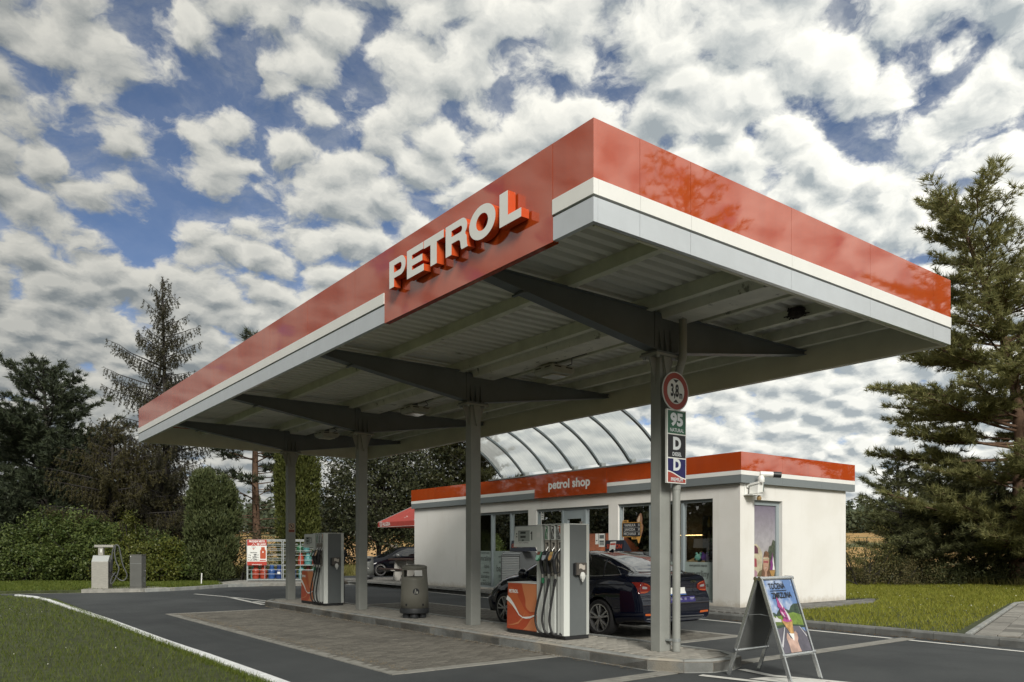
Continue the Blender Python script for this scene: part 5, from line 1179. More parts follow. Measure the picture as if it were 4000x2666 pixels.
def gas(u_, v_, z, col, r, h, label, n_lab=False):
    loc = C0 + U * u_ + V_ * v_ + Z_ * (.125 + z); t = thing('gas_bottle', label, 'gas bottle', tuple(loc), rzc)
    cm = mat('gas ' + col, GC[col], .4, var=.1, vs=5)
    k = h / .60; w = r / .15
    part('body', MB().lathe([(a * w, b * k) for a, b in gb_prof], 20), cm, t, smooth=40, local=True)
    part('collar', MB().lathe([(.085 * w, .43 * k), (.09 * w, .60 * k), (.075 * w, .60 * k), (.07 * w, .44 * k)], 16), cm, t, smooth=40, local=True)
    part('foot_ring', MB().lathe([(.12 * w, -.0), (.125 * w, .035 * k), (.10 * w, .035 * k)], 16), cm, t, local=True)
    part('valve', MB().lathe([(.02, .46 * k), (.02, .53 * k)], 8), M_alu, t, local=True)
    if n_lab: part('label', MB().flat([(-.06, .20), (.06, .20), (.06, .30), (-.06, .30)], (.02, -r - .004, 0), X_, Z_), M_paper, t, local=True, fix=False)
GC = {'red': (.36, .05, .025), 'dark red': (.20, .03, .025), 'blue': (.03, .09, .27), 'navy': (.02, .05, .17), 'teal': (.09, .26, .26), 'green': (.03, .13, .06), 'mint': (.16, .34, .31)}
gas(.12, .45, .095, 'mint', .10, .62, 'slim mint gas bottle at the far left of the cage'); gas(.30, .22, .095, 'red', .15, .62, 'leftmost red gas bottle below the price board')
gas(.62, .22, .095, 'red', .15, .60, 'red gas bottle between another red and a blue bottle'); gas(.96, .24, .095, 'blue', .15, .60, 'blue gas bottle beside the red ones on the bottom shelf')
gas(1.27, .22, .095, 'navy', .15, .60, 'dark blue gas bottle with a white label', True); gas(1.82, .22, .095, 'blue', .16, .62, 'blue gas bottle beside the farthest column on the bottom shelf')
gas(2.20, .22, .095, 'teal', .12, .62, 'slim teal gas bottle on the bottom shelf right of the column'); gas(2.46, .35, .095, 'dark red', .15, .60, 'dark red gas bottle low behind the red pump cabinet'); gas(2.74, .25, .095, 'teal', .14, .60, 'teal gas bottle at the right end of the bottom shelf')
gas(2.18, .22, .68, 'red', .13, .52, 'red gas bottle on the middle shelf'); gas(2.48, .22, .68, 'teal', .16, .53, 'broad teal gas bottle on the middle shelf'); gas(2.77, .22, .68, 'red', .12, .52, 'red gas bottle at the right end of the middle shelf')
gas(2.12, .25, 1.24, 'green', .13, .33, 'small green gas bottle on the top shelf'); gas(2.40, .25, 1.24, 'teal', .13, .34, 'small teal gas bottle on the top shelf'); gas(.16, .40, 1.10, 'mint', .09, .3, 'small mint gas bottle behind the price board')
# ------------------------------------------------------------------ LPG dispenser and cabinet
def place(px_, py_): return Vector((px_, py_, .10))
cdir = Vector((-.10, -1.0, 0)).normalized()
def rot_for(x, y, extra): return math.atan2(-y, -x) + R(90) + R(extra)
plt = [(4.3, 29.62), (6.0, 28.98), (7.0, 29.5), (6.7, 30.7), (4.9, 31.3)]
sheet('dispenser_slab', plt, .125, M_conc, thick=.12)
x, y_ = 4.98, 29.95; t = thing('lpg_dispenser', 'stainless steel gas dispenser with a looped grey hose', 'fuel dispenser', (x, y_, .125), rot_for(x, y_, -20))
def P(name, mb, m_, par=None, **k): return part(name, mb, m_, par or t, local=True, **k)
M_st2 = mat('worn steel', (.42, .41, .37), .42, metal=.55, var=.12, vs=9, stretch=(1, 1, 6)); M_st3 = mat('dark worn and shade-toned steel', (.15, .15, .14), .45, metal=.4, var=.15, vs=6)
P('body', MB().box(-.27, -.20, 0, .27, .20, .93), M_st2, bev=.008)
P('side_panel', MB().box(.271, -.19, .02, .276, .19, .91), M_st3)  # darker steel on this side: its shade is put into the colour
P('sloped_head', MB().prism([(-.20, .932), (.20, .932), (.20, 1.14), (-.05, 1.14)], (-.268, 0, 0), Y_, Z_, X_, .536), mat('bright steel', (.58, .60, .58), .3, metal=.6), bev=.005)
P('neck', MB().box(-.10, -.06, 1.14, .06, .08, 1.42), M_st2); P('neck_label', MB().flat([(-.03, 1.24), (.02, 1.24), (.02, 1.36), (-.03, 1.36)], (0, -.0625, 0), X_, Z_), M_paper, fix=False)
P('crossbar', MB().box(-.22, -.09, 1.42, .40, .09, 1.50), M_st2, bev=.006)
hz = [(.34, -.05, 1.0), (.36, -.06, 1.25), (.42, -.05, 1.45), (.50, -.04, 1.50), (.57, -.03, 1.42), (.62, 0, 1.1), (.68, .02, .8), (.78, .04, .55), (.80, .05, .40), (.70, .04, .27), (.56, .02, .30), (.45, 0, .42), (.36, -.04, .52)]
hz2 = [(.46, -.06, 1.46), (.44, -.08, 1.2), (.50, -.08, .9), (.58, -.08, .7), (.52, -.09, .45), (.40, -.09, .22), (.32, -.08, .16), (.31, -.08, .25), (.36, -.08, .40), (.47, -.08, .55)]
def spl(hs, n_=5):
    hp = []
    for i in range(len(hs) - 1):
        p0, p1, p2, p3 = (Vector(hs[max(0, min(len(hs) - 1, i + q_))]) for q_ in (-1, 0, 1, 2))
        for f in range(n_):
            tt = f / n_; hp.append(.5 * ((2 * p1) + (p2 - p0) * tt + (2 * p0 - 5 * p1 + 4 * p2 - p3) * tt ** 2 + (3 * p1 - p0 - 3 * p2 + p3) * tt ** 3))
    return hp + [Vector(hs[-1])]
hm = mat('grey hose', (.085, .09, .09), .5)
P('hose', MB().tube(spl(hz), .022, 8), hm, smooth=60); P('hose', MB().tube(spl(hz2), .022, 8), hm, smooth=60)
P('nozzle_holder', MB().box(.277, -.10, .55, .33, .02, .90), M_black, bev=.01); P('nozzle', MB().tube([(.34, -.05, 1.0), (.34, -.05, .62)], .03, 8), M_black)
x, y_ = 6.0, 29.35; t = thing('control_cabinet', 'plain dark grey metal cabinet beside the gas dispenser', 'cabinet', (x, y_, .125), rot_for(x, y_, -25))
P('body', MB().box(-.20, -.17, .06, .20, .17, 1.15), mat('cabinet grey', (.105, .108, .10), .5, var=.08, vs=4), bev=.006)
P('base', MB().box(-.205, -.175, 0, .205, .175, .058), M_st3); P('lid', MB().box(-.21, -.18, 1.152, .21, .18, 1.17), M_st3)
P('seam', MB().box(-.195, -.1725, .855, .195, -.1705, .862), M_galv); P('badge', MB().disc((-.17, -.1722, 1.11), X_, Z_, .015, 10), M_paper, fix=False)
P('lock', MB().lathe([(.018, 0), (.018, .02)], 10, (.20, .10, .60), axis=(1, 0, 0)), M_alu)
for k in range(5): P('vent', MB().box(.2005, -.02, .22 + k * .035, .2025, .10, .232 + k * .035), M_galv)
# terrace furniture: umbrella and table beyond the shop's left corner
um = thing('parasol', 'red square parasol with white lettering beyond the shop corner', 'parasol', (18.65, 31.1, ZP))
xa, xb, ya, yb, ze, zt_ = 17.0, 20.3, 29.4, 32.75, 2.72, 3.75; ap = (18.65, 31.08, zt_)
M_um = mat('parasol red', (.46, .075, .06), .7, var=.08, vs=3, translucent=.25)
cs = [(xa, yb, ze), (xa, ya, ze), (xb, ya, ze), (xb, yb, ze)]
for a, b in zip(cs, cs[1:] + cs[:1]):
    n_ = 6; V = []; 
    for i in range(n_ + 1):
        for j in range(n_ + 1):
            p = Vector(a).lerp(Vector(b), j / n_).lerp(Vector(ap), i / n_); sag = math.sin(math.pi * j / n_) * (1 - i / n_) * .05; V.append((p.x, p.y, p.z - sag))
    part('canopy_panel', MB().add(V, [(i * 7 + j, i * 7 + j + 1, i * 7 + j + 8, i * 7 + j + 7) for i in range(6) for j in range(6)]), M_um, um, fix=False, smooth=80)
    vl = part('valance', MB().add([a, b, (b[0], b[1], b[2] - .22), (a[0], a[1], a[2] - .22)], [(0, 1, 2, 3)]), M_um, um, fix=False)
    part('hem', MB().bar((a[0], a[1], a[2] - .225), (b[0], b[1], b[2] - .225), .012), M_white, vl)
    part('rib', MB().bar(a, ap, .03), M_alu, um)
part('pole', MB().tube([(18.65, 31.08, ZP), (18.65, 31.08, zt_ + .08)], .035, 10), M_alu, um); part('base', MB().box(18.3, 30.75, ZP, 19.0, 31.4, ZP + .1), M_conc, um)
ty = 32.30; tz = ze - .10
part('lettering', MB().text('ALGIDA', (xa - .012, ty - .42, tz), -Y_, Z_, .23, .02, sx=.85), M_white, um)
hp = [(0, -.13), (-.12, -.02), (-.13, .07), (-.07, .12), (0, .06), (.07, .12), (.13, .07), (.12, -.02), (0, -.13)]
part('heart_mark', MB().stroke(hp, .028, (xa - .012, ty + .12, tz + .01), -Y_, Z_).stroke([(p * .5, q * .5 + .005) for p, q in hp], .02, (xa - .012, ty + .12, tz + .01), -Y_, Z_), M_white, um)
sl = Vector((1.65, 0, 1.03)).normalized()
mb = MB()
for k in range(3): mb.stroke([(-.55 - k * .0, .25 + k * .13), (-.25, .42 + k * .16), (.15, .55 + k * .16), (.55, .58 + k * .16)], [.02, .05, .05, .02], Vector((xa + .10, 30.3, ze + .03)), -Y_, sl)
part('printed_swirl', mb, M_white, um)
pt_ = thing('picnic_table', 'dark topped outdoor table with concrete legs by the shop corner', 'table', (16.35, 28.9, ZP))
for k in range(4): part('plank', MB().box(15.95 + k * .2, 28.0, 1.02, 16.13 + k * .2, 29.8, 1.08), mat('table wood', (.055, .035, .03), .6, var=.2, vs=8), pt_)
for yy in (28.4, 29.4):
    lg = part('leg', MB().prism([(16.0, ZP), (16.25, ZP), (16.5, .75), (16.75, ZP), (17.0, ZP), (16.62, 1.018), (16.1, 1.018)], (0, yy - .06, 0), X_, Z_, Y_, .12), mat('pale concrete', (.40, .39, .36), .8), pt_)
    part('seat_arm', MB().box(15.55, yy - .05, .55, 17.1, yy + .05, .62), M_conc, pt_)
for x in (15.5, 16.85): part('bench_plank', MB().box(x, 28.0, .622, x + .28, 29.8, .67), mat('table wood', (0, 0, 0)), pt_)
# grit along the island foot and the bay edging
mb = MB()
for k in range(1500):
    if k % 3: yy = rnd.uniform(6.7, 19.8); x = 7.105 - abs(rnd.gauss(0, .10))
    else: yy = rnd.uniform(8.3, 18.9); x = 4.66 + abs(rnd.gauss(0, .10))
    r = rnd.uniform(.004, .013); z = .016; mb.add([(x - r, yy - r, z), (x + r, yy - r * .6, z), (x + r * .2, yy + r, z), (x, yy, z + r * .8)], [(0, 1, 3), (1, 2, 3), (2, 0, 3)])
part('grit', mb, mat('sandy grit', (.21, .165, .105), .95, island=(.10, .085, .06)), kind='stuff', fix=False)
# litter of dry leaves by the right kerb
mb = MB()
for k in range(420):
    yy = rnd.uniform(5.5, 10.4); x = kx(yy) - abs(rnd.gauss(0, .09)) - .01; a = rnd.uniform(0, 6.3); r = rnd.uniform(.008, .022); c, s_ = math.cos(a) * r, math.sin(a) * r; z = rnd.uniform(.008, .02)
    mb.add([(x - c, yy - s_, z), (x + s_ * .5, yy - c * .5, z + .008), (x + c, yy + s_, z), (x - s_ * .5, yy + c * .5, z + .004)], [(0, 1, 2, 3)])
part('dry_leaves', mb, mat('dry leaf', (.20, .12, .045), .9, island=(.10, .06, .03)), kind='stuff', fix=False)
solo('marker_post', MB().tube([(8.64, 31.25, .08), (8.66, 31.25, .55)], .022, 8), M_white, 'thin white marker post in the grass beside the cage', 'post', (8.64, 31.25, .08))
# ------------------------------------------------------------------ cars
M_carpaint = mat('black car paint', (.0035, .005, .014), .3, spec=.04, coat=1.0, cior=1.65)
M_carglass = mat('tinted car glass', (.008, .010, .011), .2, spec=.2, coat=1.0, cior=1.8)
M_chrome = mat('chrome trim', (.70, .71, .72), .12, metal=1.0)
M_tyre = mat('tyre', (.016, .016, .017), .75, bump=.2, bs=40)
M_rim = mat('alloy rim', (.55, .56, .57), .25, metal=.85)
M_well = mat('wheel well', (.006, .006, .006), .9)
M_lamp_r = mat('tail lamp red', (.16, .014, .010), .12, spec=.4, coat=.15); M_lamp_o = mat('lamp orange', (.45, .10, .025), .15, spec=.4)
M_lamp_c = mat('lamp clear', (.34, .33, .34), .08, spec=.8, metal=.3)
def smooth_arr(y, v, w):
    ys = np.linspace(y[0], y[-1], 400); vv = np.interp(ys, y, v); k = max(1, int(w / (ys[1] - ys[0])))
    ker = np.hanning(2 * k + 3); ker /= ker.sum(); vp = np.concatenate([np.full(k + 1, vv[0]) - (vv[1] - vv[0]) * np.arange(k + 1, 0, -1), vv, np.full(k + 1, vv[-1]) + (vv[-1] - vv[-2]) * np.arange(1, k + 2)])
    return ys, np.convolve(vp, ker, 'valid')
class Car:
    def __init__(s, spec):
        s.sp = spec; s.L = spec['L']
        s.pr = {k: smooth_arr(np.array([a for a, _ in spec[k]], float), np.array([b for _, b in spec[k]], float), spec.get('w_' + k, .16)) for k in ('top', 'belt', 'wmax', 'wbelt', 'wtop', 'sill')}
    def q(s, k, y): ys, v = s.pr[k]; return float(np.interp(y, ys, v))
    def section(s, y, n=44):
        zs, zb, zt = s.q('sill', y), s.q('belt', y), s.q('top', y); w, wb, wt = s.q('wmax', y), s.q('wbelt', y), s.q('wtop', y)
        zt = max(zt, zb + .015); zm = zs + (zb - zs) * .58
        P = [(0, zs), (w * .80, zs), (w * .955, zs + .03), (w * .985, zs + .14), (w, zm), (w * .992, zm + (zb - zm) * .45), (wb + (w - wb) * .35, zb - .025), (wb, zb)]
        k = zt - zb
        P += [(wb + (wt - wb) * .5 + .018 * min(1, k * 3), zb + k * .52), (wt + .02 * min(1, k * 3), zb + k * .86), (wt - .05, zb + k * .955), (wt * .55, zt - .012 * min(1, k * 4)), (0, zt)]
        # resample with corner rounding
        P = np.array(P); seg = np.r_[0, np.cumsum(np.hypot(*np.diff(P, axis=0).T))]
        t = np.linspace(0, seg[-1], 240); x = np.interp(t, seg, P[:, 0]); z = np.interp(t, seg, P[:, 1])
        ker = np.hanning(17); ker /= ker.sum(); xp = np.r_[-x[8:0:-1], x, -x[-2:-10:-1]]; zp = np.r_[z[8:0:-1], z, z[-2:-10:-1]]
        x, z = np.convolve(xp, ker, 'valid'), np.convolve(zp, ker, 'valid')
        i0 = 0; tt = np.linspace(0, 239, n)
        return np.interp(tt, np.arange(240), x), np.interp(tt, np.arange(240), z)
    def build(s, root, paint):
        sp = s.sp; ny = 150; n = 44
        ys = np.unique(np.r_[np.linspace(0, s.L, ny), [sp['ra'] + d for d in np.linspace(-.40, .40, 41)], [sp['fa'] + d for d in np.linspace(-.40, .40, 41)]])
        V = []; ar = sp['arch']
        for y in ys:
            x, z = s.section(y, n)
            for c in (sp['ra'], sp['fa']):
                if abs(y - c) < ar:
                    za = sp['wr'] + math.sqrt(ar * ar - (y - c) ** 2); z = np.maximum(z, np.where(x > .45, za, np.minimum(za, z + .25)))
            fr = max(0, 1 - y / .75); ff = max(0, 1 - (s.L - y) / .75)
            yy = y + (sp['rearz'](z) + sp['rbow'] * (x / .9) ** 2) * fr ** 1.3 - (sp['frontz'](z) + sp['fbow'] * (x / .9) ** 2) * ff ** 1.3
            V.append(np.stack([x, yy, z], 1))
        V = np.array(V); m = len(ys)
        Rt = V.reshape(-1, 3); Lf = Rt * np.array([-1, 1, 1]); nn = m * n
        F = []
        for i in range(m - 1):
            for j in range(n - 1):
                a = i * n + j; F.append((a, a + n, a + n + 1, a + 1)); F.append((nn + a, nn + a + 1, nn + a + n + 1, nn + a + n))
        for i, sgn in ((0, 1), (m - 1, -1)):
            for j in range(n - 1):
                a = i * n + j; F.append((a, a + 1, nn + a + 1, nn + a))
        mb = MB(); mb.v = [tuple(p) for p in np.concatenate([Rt, Lf])]; mb.f = F; mb.m = [0] * len(F)
        me = mb.mesh('body', paint, None, None, False); bm = bmesh.new(); bm.from_mesh(me); bmesh.ops.remove_doubles(bm, verts=bm.verts, dist=.0006); bmesh.ops.recalc_face_normals(bm, faces=bm.faces); bm.to_mesh(me)
        s.bvh = BVHTree.FromBMesh(bm); bm.free(); me.polygons.foreach_set('use_smooth', [True] * len(me.polygons)); me.set_sharp_from_angle(angle=R(38))
        o = bpy.data.objects.new('body', me); COL.objects.link(o); o.parent = root; W[o.name] = W[root.name]; s.root = root; s.body = o
    def hit(s, p, d):
        r = s.bvh.ray_cast(Vector(p), Vector(d)); return r[0], r[1]
    def patch(s, name, m_, lo, hi, view, off=.005, n=16, k=8, par=None, label=None):
        """surface patch ruled between two curves in a view: 'L','R' (y,z), 'B' back (x,z), 'F' front (x,z), 'T' top (x,y)"""
        def res(c):
            c = np.array(c, float); t = np.r_[0, np.cumsum(np.hypot(*np.diff(c, axis=0).T))]; u = np.linspace(0, t[-1], n + 1)
            return np.stack([np.interp(u, t, c[:, 0]), np.interp(u, t, c[:, 1])], 1)
        A, B = res(lo), res(hi); V = []; 
        O = {'L': lambda a, b: ((-3, a, b), (1, 0, 0)), 'R': lambda a, b: ((3, a, b), (-1, 0, 0)), 'B': lambda a, b: ((a, -3, b), (0, 1, 0)), 'F': lambda a, b: ((a, 9, b), (0, -1, 0)), 'T': lambda a, b: ((a, b, 4), (0, 0, -1))}[view]
        bad = set()
        for j in range(k + 1):
            for i in range(n + 1):
                a, b = A[i] + (B[i] - A[i]) * j / k; p, d = O(a, b); h, nr = s.hit(p, d)
                if h is None: bad.add(len(V)); V.append((0, 0, 0)); continue
                if nr.dot(Vector(d)) > 0: nr = -nr
                V.append(tuple(h + nr * off))
        F = [(j * (n + 1) + i, j * (n + 1) + i + 1, (j + 1) * (n + 1) + i + 1, (j + 1) * (n + 1) + i) for j in range(k) for i in range(n)]
        F = [f for f in F if not bad & set(f)]
        if not F: return None
        return part(name, MB().add(V, F), m_, par or s.root, local=True, smooth=50, fix=False, label=label)
    def line(s, name, m_, pts, w, view, off=.006, par=None):
        P = []; O = {'L': lambda a, b: ((-3, a, b), (1, 0, 0)), 'R': lambda a, b: ((3, a, b), (-1, 0, 0)), 'B': lambda a, b: ((a, -3, b), (0, 1, 0)), 'F': lambda a, b: ((a, 9, b), (0, -1, 0)), 'T': lambda a, b: ((a, b, 4), (0, 0, -1))}[view]
        for (a, b), (c, d_) in zip(pts[:-1], pts[1:]):
            k = max(2, int(math.hypot(c - a, d_ - b) / .06))
            for i in range(k): 
                p, d = O(a + (c - a) * i / k, b + (d_ - b) * i / k); h, nr = s.hit(p, d)
                if h is not None: P.append(h + (nr if nr.dot(Vector(d)) < 0 else -nr) * (off - w * .3))
        if len(P) > 1: return part(name, MB().tube(P, w / 2, 6), m_, par or s.root, local=True, smooth=60)
    def wheel(s, x, y, spokes, rimm, style=0, rim_r=.235):
        r = s.sp['wr']; sg = 1 if x > 0 else -1
        w = part('wheel', MB().tube([(x - .09, y, r), (x + .09, y, r)], .10, 12), M_well, s.root, local=True)
        part('tyre', MB().lathe([(rim_r, -.10), (r - .035, -.105), (r - .008, -.085), (r, -.05), (r, .05), (r - .008, .085), (r - .035, .105), (rim_r, .10), (rim_r - .01, .0)], 44, (x, y, r), axis=(1, 0, 0), cap=False), M_tyre, w, smooth=40, local=True)
        mb = MB().lathe([(rim_r + .004, .104), (rim_r - .016, .104), (rim_r - .02, .075), (rim_r - .03, -.06), (rim_r - .02, -.08), (rim_r + .002, -.09)], 44, (x, y, r), axis=(sg, 0, 0)); mb.f = [f for f in mb.f if len(f) == 4]; mb.m = mb.m[:len(mb.f)]
        rm = part('rim', mb, rimm, w, smooth=40, local=True, fix=False)
        part('hub', MB().lathe([(.055, .06), (.05, .088), (.03, .095)], 16, (x, y, r), axis=(sg, 0, 0)), rimm, w, local=True, smooth=40)
        for k in range(spokes):
            a = 2 * math.pi * k / spokes + .2
            for da in ((-.17, .17) if style == 0 else (0,)):
                b0, b1 = a + da * .7, a + da * 1.2
                p = Vector((x + sg * .082, y + .04 * math.cos(b0), r + .04 * math.sin(b0))); q = Vector((x + sg * .088, y + (rim_r - .012) * math.cos(b1), r + (rim_r - .012) * math.sin(b1)))
                part('spoke', MB().bar(p, q, .030 if style == 0 else .016, .024, up=(1, 0, 0)), rimm, w, local=True)
        part('disc', MB().lathe([(.15, 0), (.15, .012)], 24, (x, y, r), axis=(sg, 0, 0)), mat('brake disc', (.12, .12, .12), .4, metal=.8), w, local=True)
        return w
# ---- black liftback saloon at the first pump (rear towards the camera)
def rearz(z): return np.interp(z, [.2, .30, .40, .62, .70, .78, .98, 1.06, 1.12], [.10, .03, .0, .0, .03, .075, .085, .10, .16])
def frontz(z): return np.interp(z, [.15, .3, .5, .7, .9], [.10, .03, .0, .06, .22])
oc = Car(dict(L=4.67, ra=1.08, fa=3.765, arch=.365, wr=.322, rearz=rearz, frontz=frontz, rbow=.15, fbow=.26,
    top=[(0, 1.06), (.10, 1.075), (.36, 1.095), (.50, 1.11), (.80, 1.245), (1.15, 1.365), (1.55, 1.435), (2.05, 1.462), (2.45, 1.455), (2.80, 1.405), (3.2, 1.22), (3.58, 1.01), (3.75, .985), (4.2, .90), (4.5, .80), (4.67, .70)],
    belt=[(0, 1.0), (.3, 1.03), (.7, 1.035), (1.3, 1.0), (2.2, .965), (3.2, .935), (3.7, .92), (4.2, .84), (4.5, .74), (4.67, .64)],
    wmax=[(0, .835), (.12, .875), (.5, .905), (2.3, .905), (4.0, .90), (4.4, .86), (4.67, .78)],
    wbelt=[(0, .74), (.3, .80), (.8, .845), (2.2, .855), (3.4, .84), (3.8, .80), (4.3, .70), (4.67, .60)],
    wtop=[(0, .60), (.4, .62), (.8, .575), (1.4, .545), (2.0, .555), (2.8, .55), (3.4, .62), (3.8, .66), (4.4, .56), (4.67, .5)],
    sill=[(0, .30), (.5, .26), (.75, .22), (2.2, .21), (4.0, .20), (4.67, .24)], w_top=.12, w_belt=.2))
cr = thing('parked_car', 'black liftback saloon parked at the first pump with its tail towards us', 'car', (10.06, 8.56, .002))
oc.build(cr, M_carpaint)
for x, y in ((-.79, 1.08), (.79, 1.08), (-.79, 3.765), (.79, 3.765)): oc.wheel(x, y, 5, M_rim)
part('underbody', MB().box(-.78, .35, .24, .78, 4.4, .5), M_well, cr, local=True)
for sd_ in ('L', 'R'):
    w = oc.patch('side_window', M_carglass, [(.66, 1.065), (1.15, 1.035), (2.0, 1.005), (3.18, .985)], [(.68, 1.075), (.86, 1.175), (1.18, 1.30), (1.6, 1.365), (2.1, 1.385), (2.55, 1.355), (2.85, 1.255), (3.18, 1.06)], sd_, .004, 34, 10)
    oc.line('window_trim', M_chrome, [(.655, 1.062), (1.15, 1.03), (2.0, 1.0), (3.2, .975)], .016, sd_, .008, w)
    oc.line('window_trim', M_chrome, [(.655, 1.062), (.86, 1.182), (1.18, 1.308)], .010, sd_, .006, w)
    for y0, y1 in ((1.02, 1.20), (2.02, 2.0)): oc.line('pillar', M_ink, [(y0, 1.03), (y1 + .02, 1.36)], .035, sd_, .008, w)
    oc.line('door_gap', M_well, [(2.02, .98), (2.05, .6), (2.0, .30)], .010, sd_, .002); oc.line('door_gap', M_well, [(3.05, .96), (3.1, .6), (3.02, .28)], .010, sd_, .002); oc.line('door_gap', M_well, [(1.05, 1.02), (1.22, .86), (1.44, .62), (1.5, .32)], .010, sd_, .002)
    oc.line('crease', M_carpaint, [(.45, .905), (1.3, .885), (2.4, .85), (3.35, .83)], .022, sd_, .006)
    for y in (1.32, 2.3): oc.line('door_handle', M_carpaint, [(y, .885), (y + .2, .88)], .034, sd_, .02)
    sg = -1 if sd_ == 'L' else 1
    mr = part('mirror', MB().lathe([(.02, -.09), (.075, -.07), (.095, 0), (.08, .07), (.02, .10)], 14, (sg * 1.0, 3.02, 1.03), axis=(sg, .25, .15)), M_carpaint, cr, smooth=60, local=True)
    part('mirror_arm', MB().bar((sg * .84, 3.06, .99), (sg * .95, 3.03, 1.0), .08, .04), M_black, mr, local=True)
    sc_ = lambda pts: [(p * sg * 1, q) for p, q in pts]
    tl = oc.patch('tail_light', M_lamp_r, sc_([(.58, .82), (.65, .78), (.73, .765), (.84, .765)]), sc_([(.58, .885), (.65, .925), (.73, .945), (.84, .95)]), 'B', .006, 14, 8)
    oc.patch('tail_light_wrap', M_lamp_r, [(.10, .775), (.18, .80), (.28, .89)], [(.10, .95), (.18, .95), (.32, .94)], sd_, .006, 14, 8, tl)
    oc.patch('clear_lens', M_lamp_c, sc_([(.66, .84), (.71, .84), (.77, .845)]), sc_([(.66, .87), (.71, .88), (.77, .885)]), 'B', .009, 8, 4, tl)
    oc.patch('amber_lens', M_lamp_o, sc_([(.64, .79), (.72, .78), (.80, .78)]), sc_([(.64, .80), (.72, .795), (.81, .795)]), 'B', .009, 8, 2, tl)
    oc.line('light_tube', M_lamp_o, sc_([(.60, .885), (.67, .915), (.79, .935)]), .012, 'B', .010, tl)
    oc.patch('reflector', M_lamp_o, sc_([(.56, .405), (.78, .415)]), sc_([(.58, .44), (.78, .445)]), 'B', .006, 8, 2)
    oc.patch('headlight', M_lamp_c, sc_([(.50, .62), (.74, .66)]), sc_([(.50, .70), (.72, .76)]), 'F', .006, 8, 4)
    oc.line('roof_joint', M_well, [(sg * .50, 1.5), (sg * .50, 2.6)], .012, 'T', .002)
rw = oc.patch('rear_window', M_carglass, [(-.60, .55), (-.3, .52), (0, .51), (.3, .52), (.60, .55)], [(-.47, 1.50), (-.25, 1.54), (0, 1.55), (.25, 1.54), (.47, 1.50)], 'T', .004, 22, 14)
for sg in (-1, 1): oc.line('glass_edge', M_black, [(sg * .61, .54), (sg * .475, 1.51)], .022, 'T', .006, rw)
oc.line('glass_edge', M_chrome, [(-.64, .50), (-.655, .9), (-.60, 1.3)], .008, 'T', .005, rw)
ws = oc.patch('windscreen', M_carglass, [(-.66, 3.45), (0, 3.58), (.66, 3.45)], [(-.50, 2.86), (0, 2.83), (.50, 2.86)], 'T', .004, 20, 12)
oc.line('boot_gap', M_well, [(-.66, .47), (0, .455), (.66, .47)], .012, 'T', .002)
oc.line('boot_gap', M_well, [(-.50, 1.02), (-.495, .90), (-.47, .72), (-.44, .685), (.44, .685), (.47, .72), (.495, .90), (.50, 1.02)], .010, 'B', .003)
oc.line('boot_crease', M_carpaint, [(-.47, .905), (0, .915), (.47, .905)], .016, 'B', .006)
oc.line('bumper_line', M_carpaint, [(-.80, .655), (0, .665), (.80, .655)], .014, 'B', .006)
oc.line('chrome_strip', mat('grey strip', (.30, .31, .32), .3, metal=.7), [(-.74, .355), (0, .365), (.74, .355)], .022, 'B', .006)
oc.patch('diffuser', M_black, [(-.62, .27), (.62, .27)], [(-.66, .33), (.66, .33)], 'B', .004, 12, 3)
np_ = oc.patch('number_plate', M_paper, [(-.26, .735), (.26, .735)], [(-.26, .845), (.26, .845)], 'B', .016, 6, 2)
h, nr = oc.hit((-.04, -3, .825), (0, 1, 0)); part('plate_seal', MB().disc(h - Y_ * .020, X_, Z_, .014, 12).disc(h - Y_ * .0205, X_, Z_, .008, 10), mat('seal brown', (.16, .07, .03), .5), np_, local=True, fix=False)
oc.patch('plate_band', mat('plate blue', (.05, .12, .34), .4), [(-.26, .735), (-.225, .735)], [(-.26, .845), (-.225, .845)], 'B', .0175, 2, 2, np_); oc.patch('plate_holder', mat('plate blue', (.05, .12, .34)), [(-.265, .715), (.265, .715)], [(-.265, .732), (.265, .732)], 'B', .014, 6, 1, np_)
bs = oc.patch('bumper_sticker', mat('sticker violet', (.028, .022, .13), .35), [(-.46, .60), (.46, .60)], [(-.46, .69), (.46, .69)], 'B', .006, 12, 3)
mb = MB()
for k, x in enumerate((-.36, -.24, -.12, .0, .10, .20)):
    h, nr = oc.hit((x, -3, .645), (0, 1, 0)); o = h - Y_ * .010
    mb.disc(o + Vector((.012 * (k % 2), 0, .012)), X_, Z_, .016, 10, 0, .010).stroke([(-.03, -.018), (-.01, -.004), (.012, -.018), (.03, .0)], .006, o, X_, Z_).stroke([(-.022, .0), (-.022, .022), (.0, .022 - .006 * (k % 3))], .005, o, X_, Z_)
h, nr = oc.hit((.37, -3, .655), (0, 1, 0)); mb.stroke([(-.05, .01), (.06, .01)], .010, h - Y_ * .012, X_, Z_).stroke([(-.04, -.012), (.04, -.012)], .008, h - Y_ * .012, X_, Z_)
part('sticker_print', mb, mat('sticker print', (.45, .45, .60), .5), bs, local=True, fix=False)
h, nr = oc.hit((0, -3, .965), (0, 1, 0)); o = h - Y_ * .012
part('badge', MB().disc(o, X_, Z_, .047, 28, 0, .036).stroke([(-.012, -.026), (-.004, -.006), (.004, .012), (.022, .026)], [.010, .016, .014, .006], o, X_, Z_).stroke([(-.02, .012), (.0, .004), (.016, .008)], .008, o, X_, Z_).stroke([(-.004, -.008), (.014, -.018), (.006, -.028)], .007, o, X_, Z_), M_chrome, cr, local=True, fix=False)
part('badge_field', MB().disc(o + Y_ * .003, X_, Z_, .040, 24), M_ink, cr, local=True, fix=False)
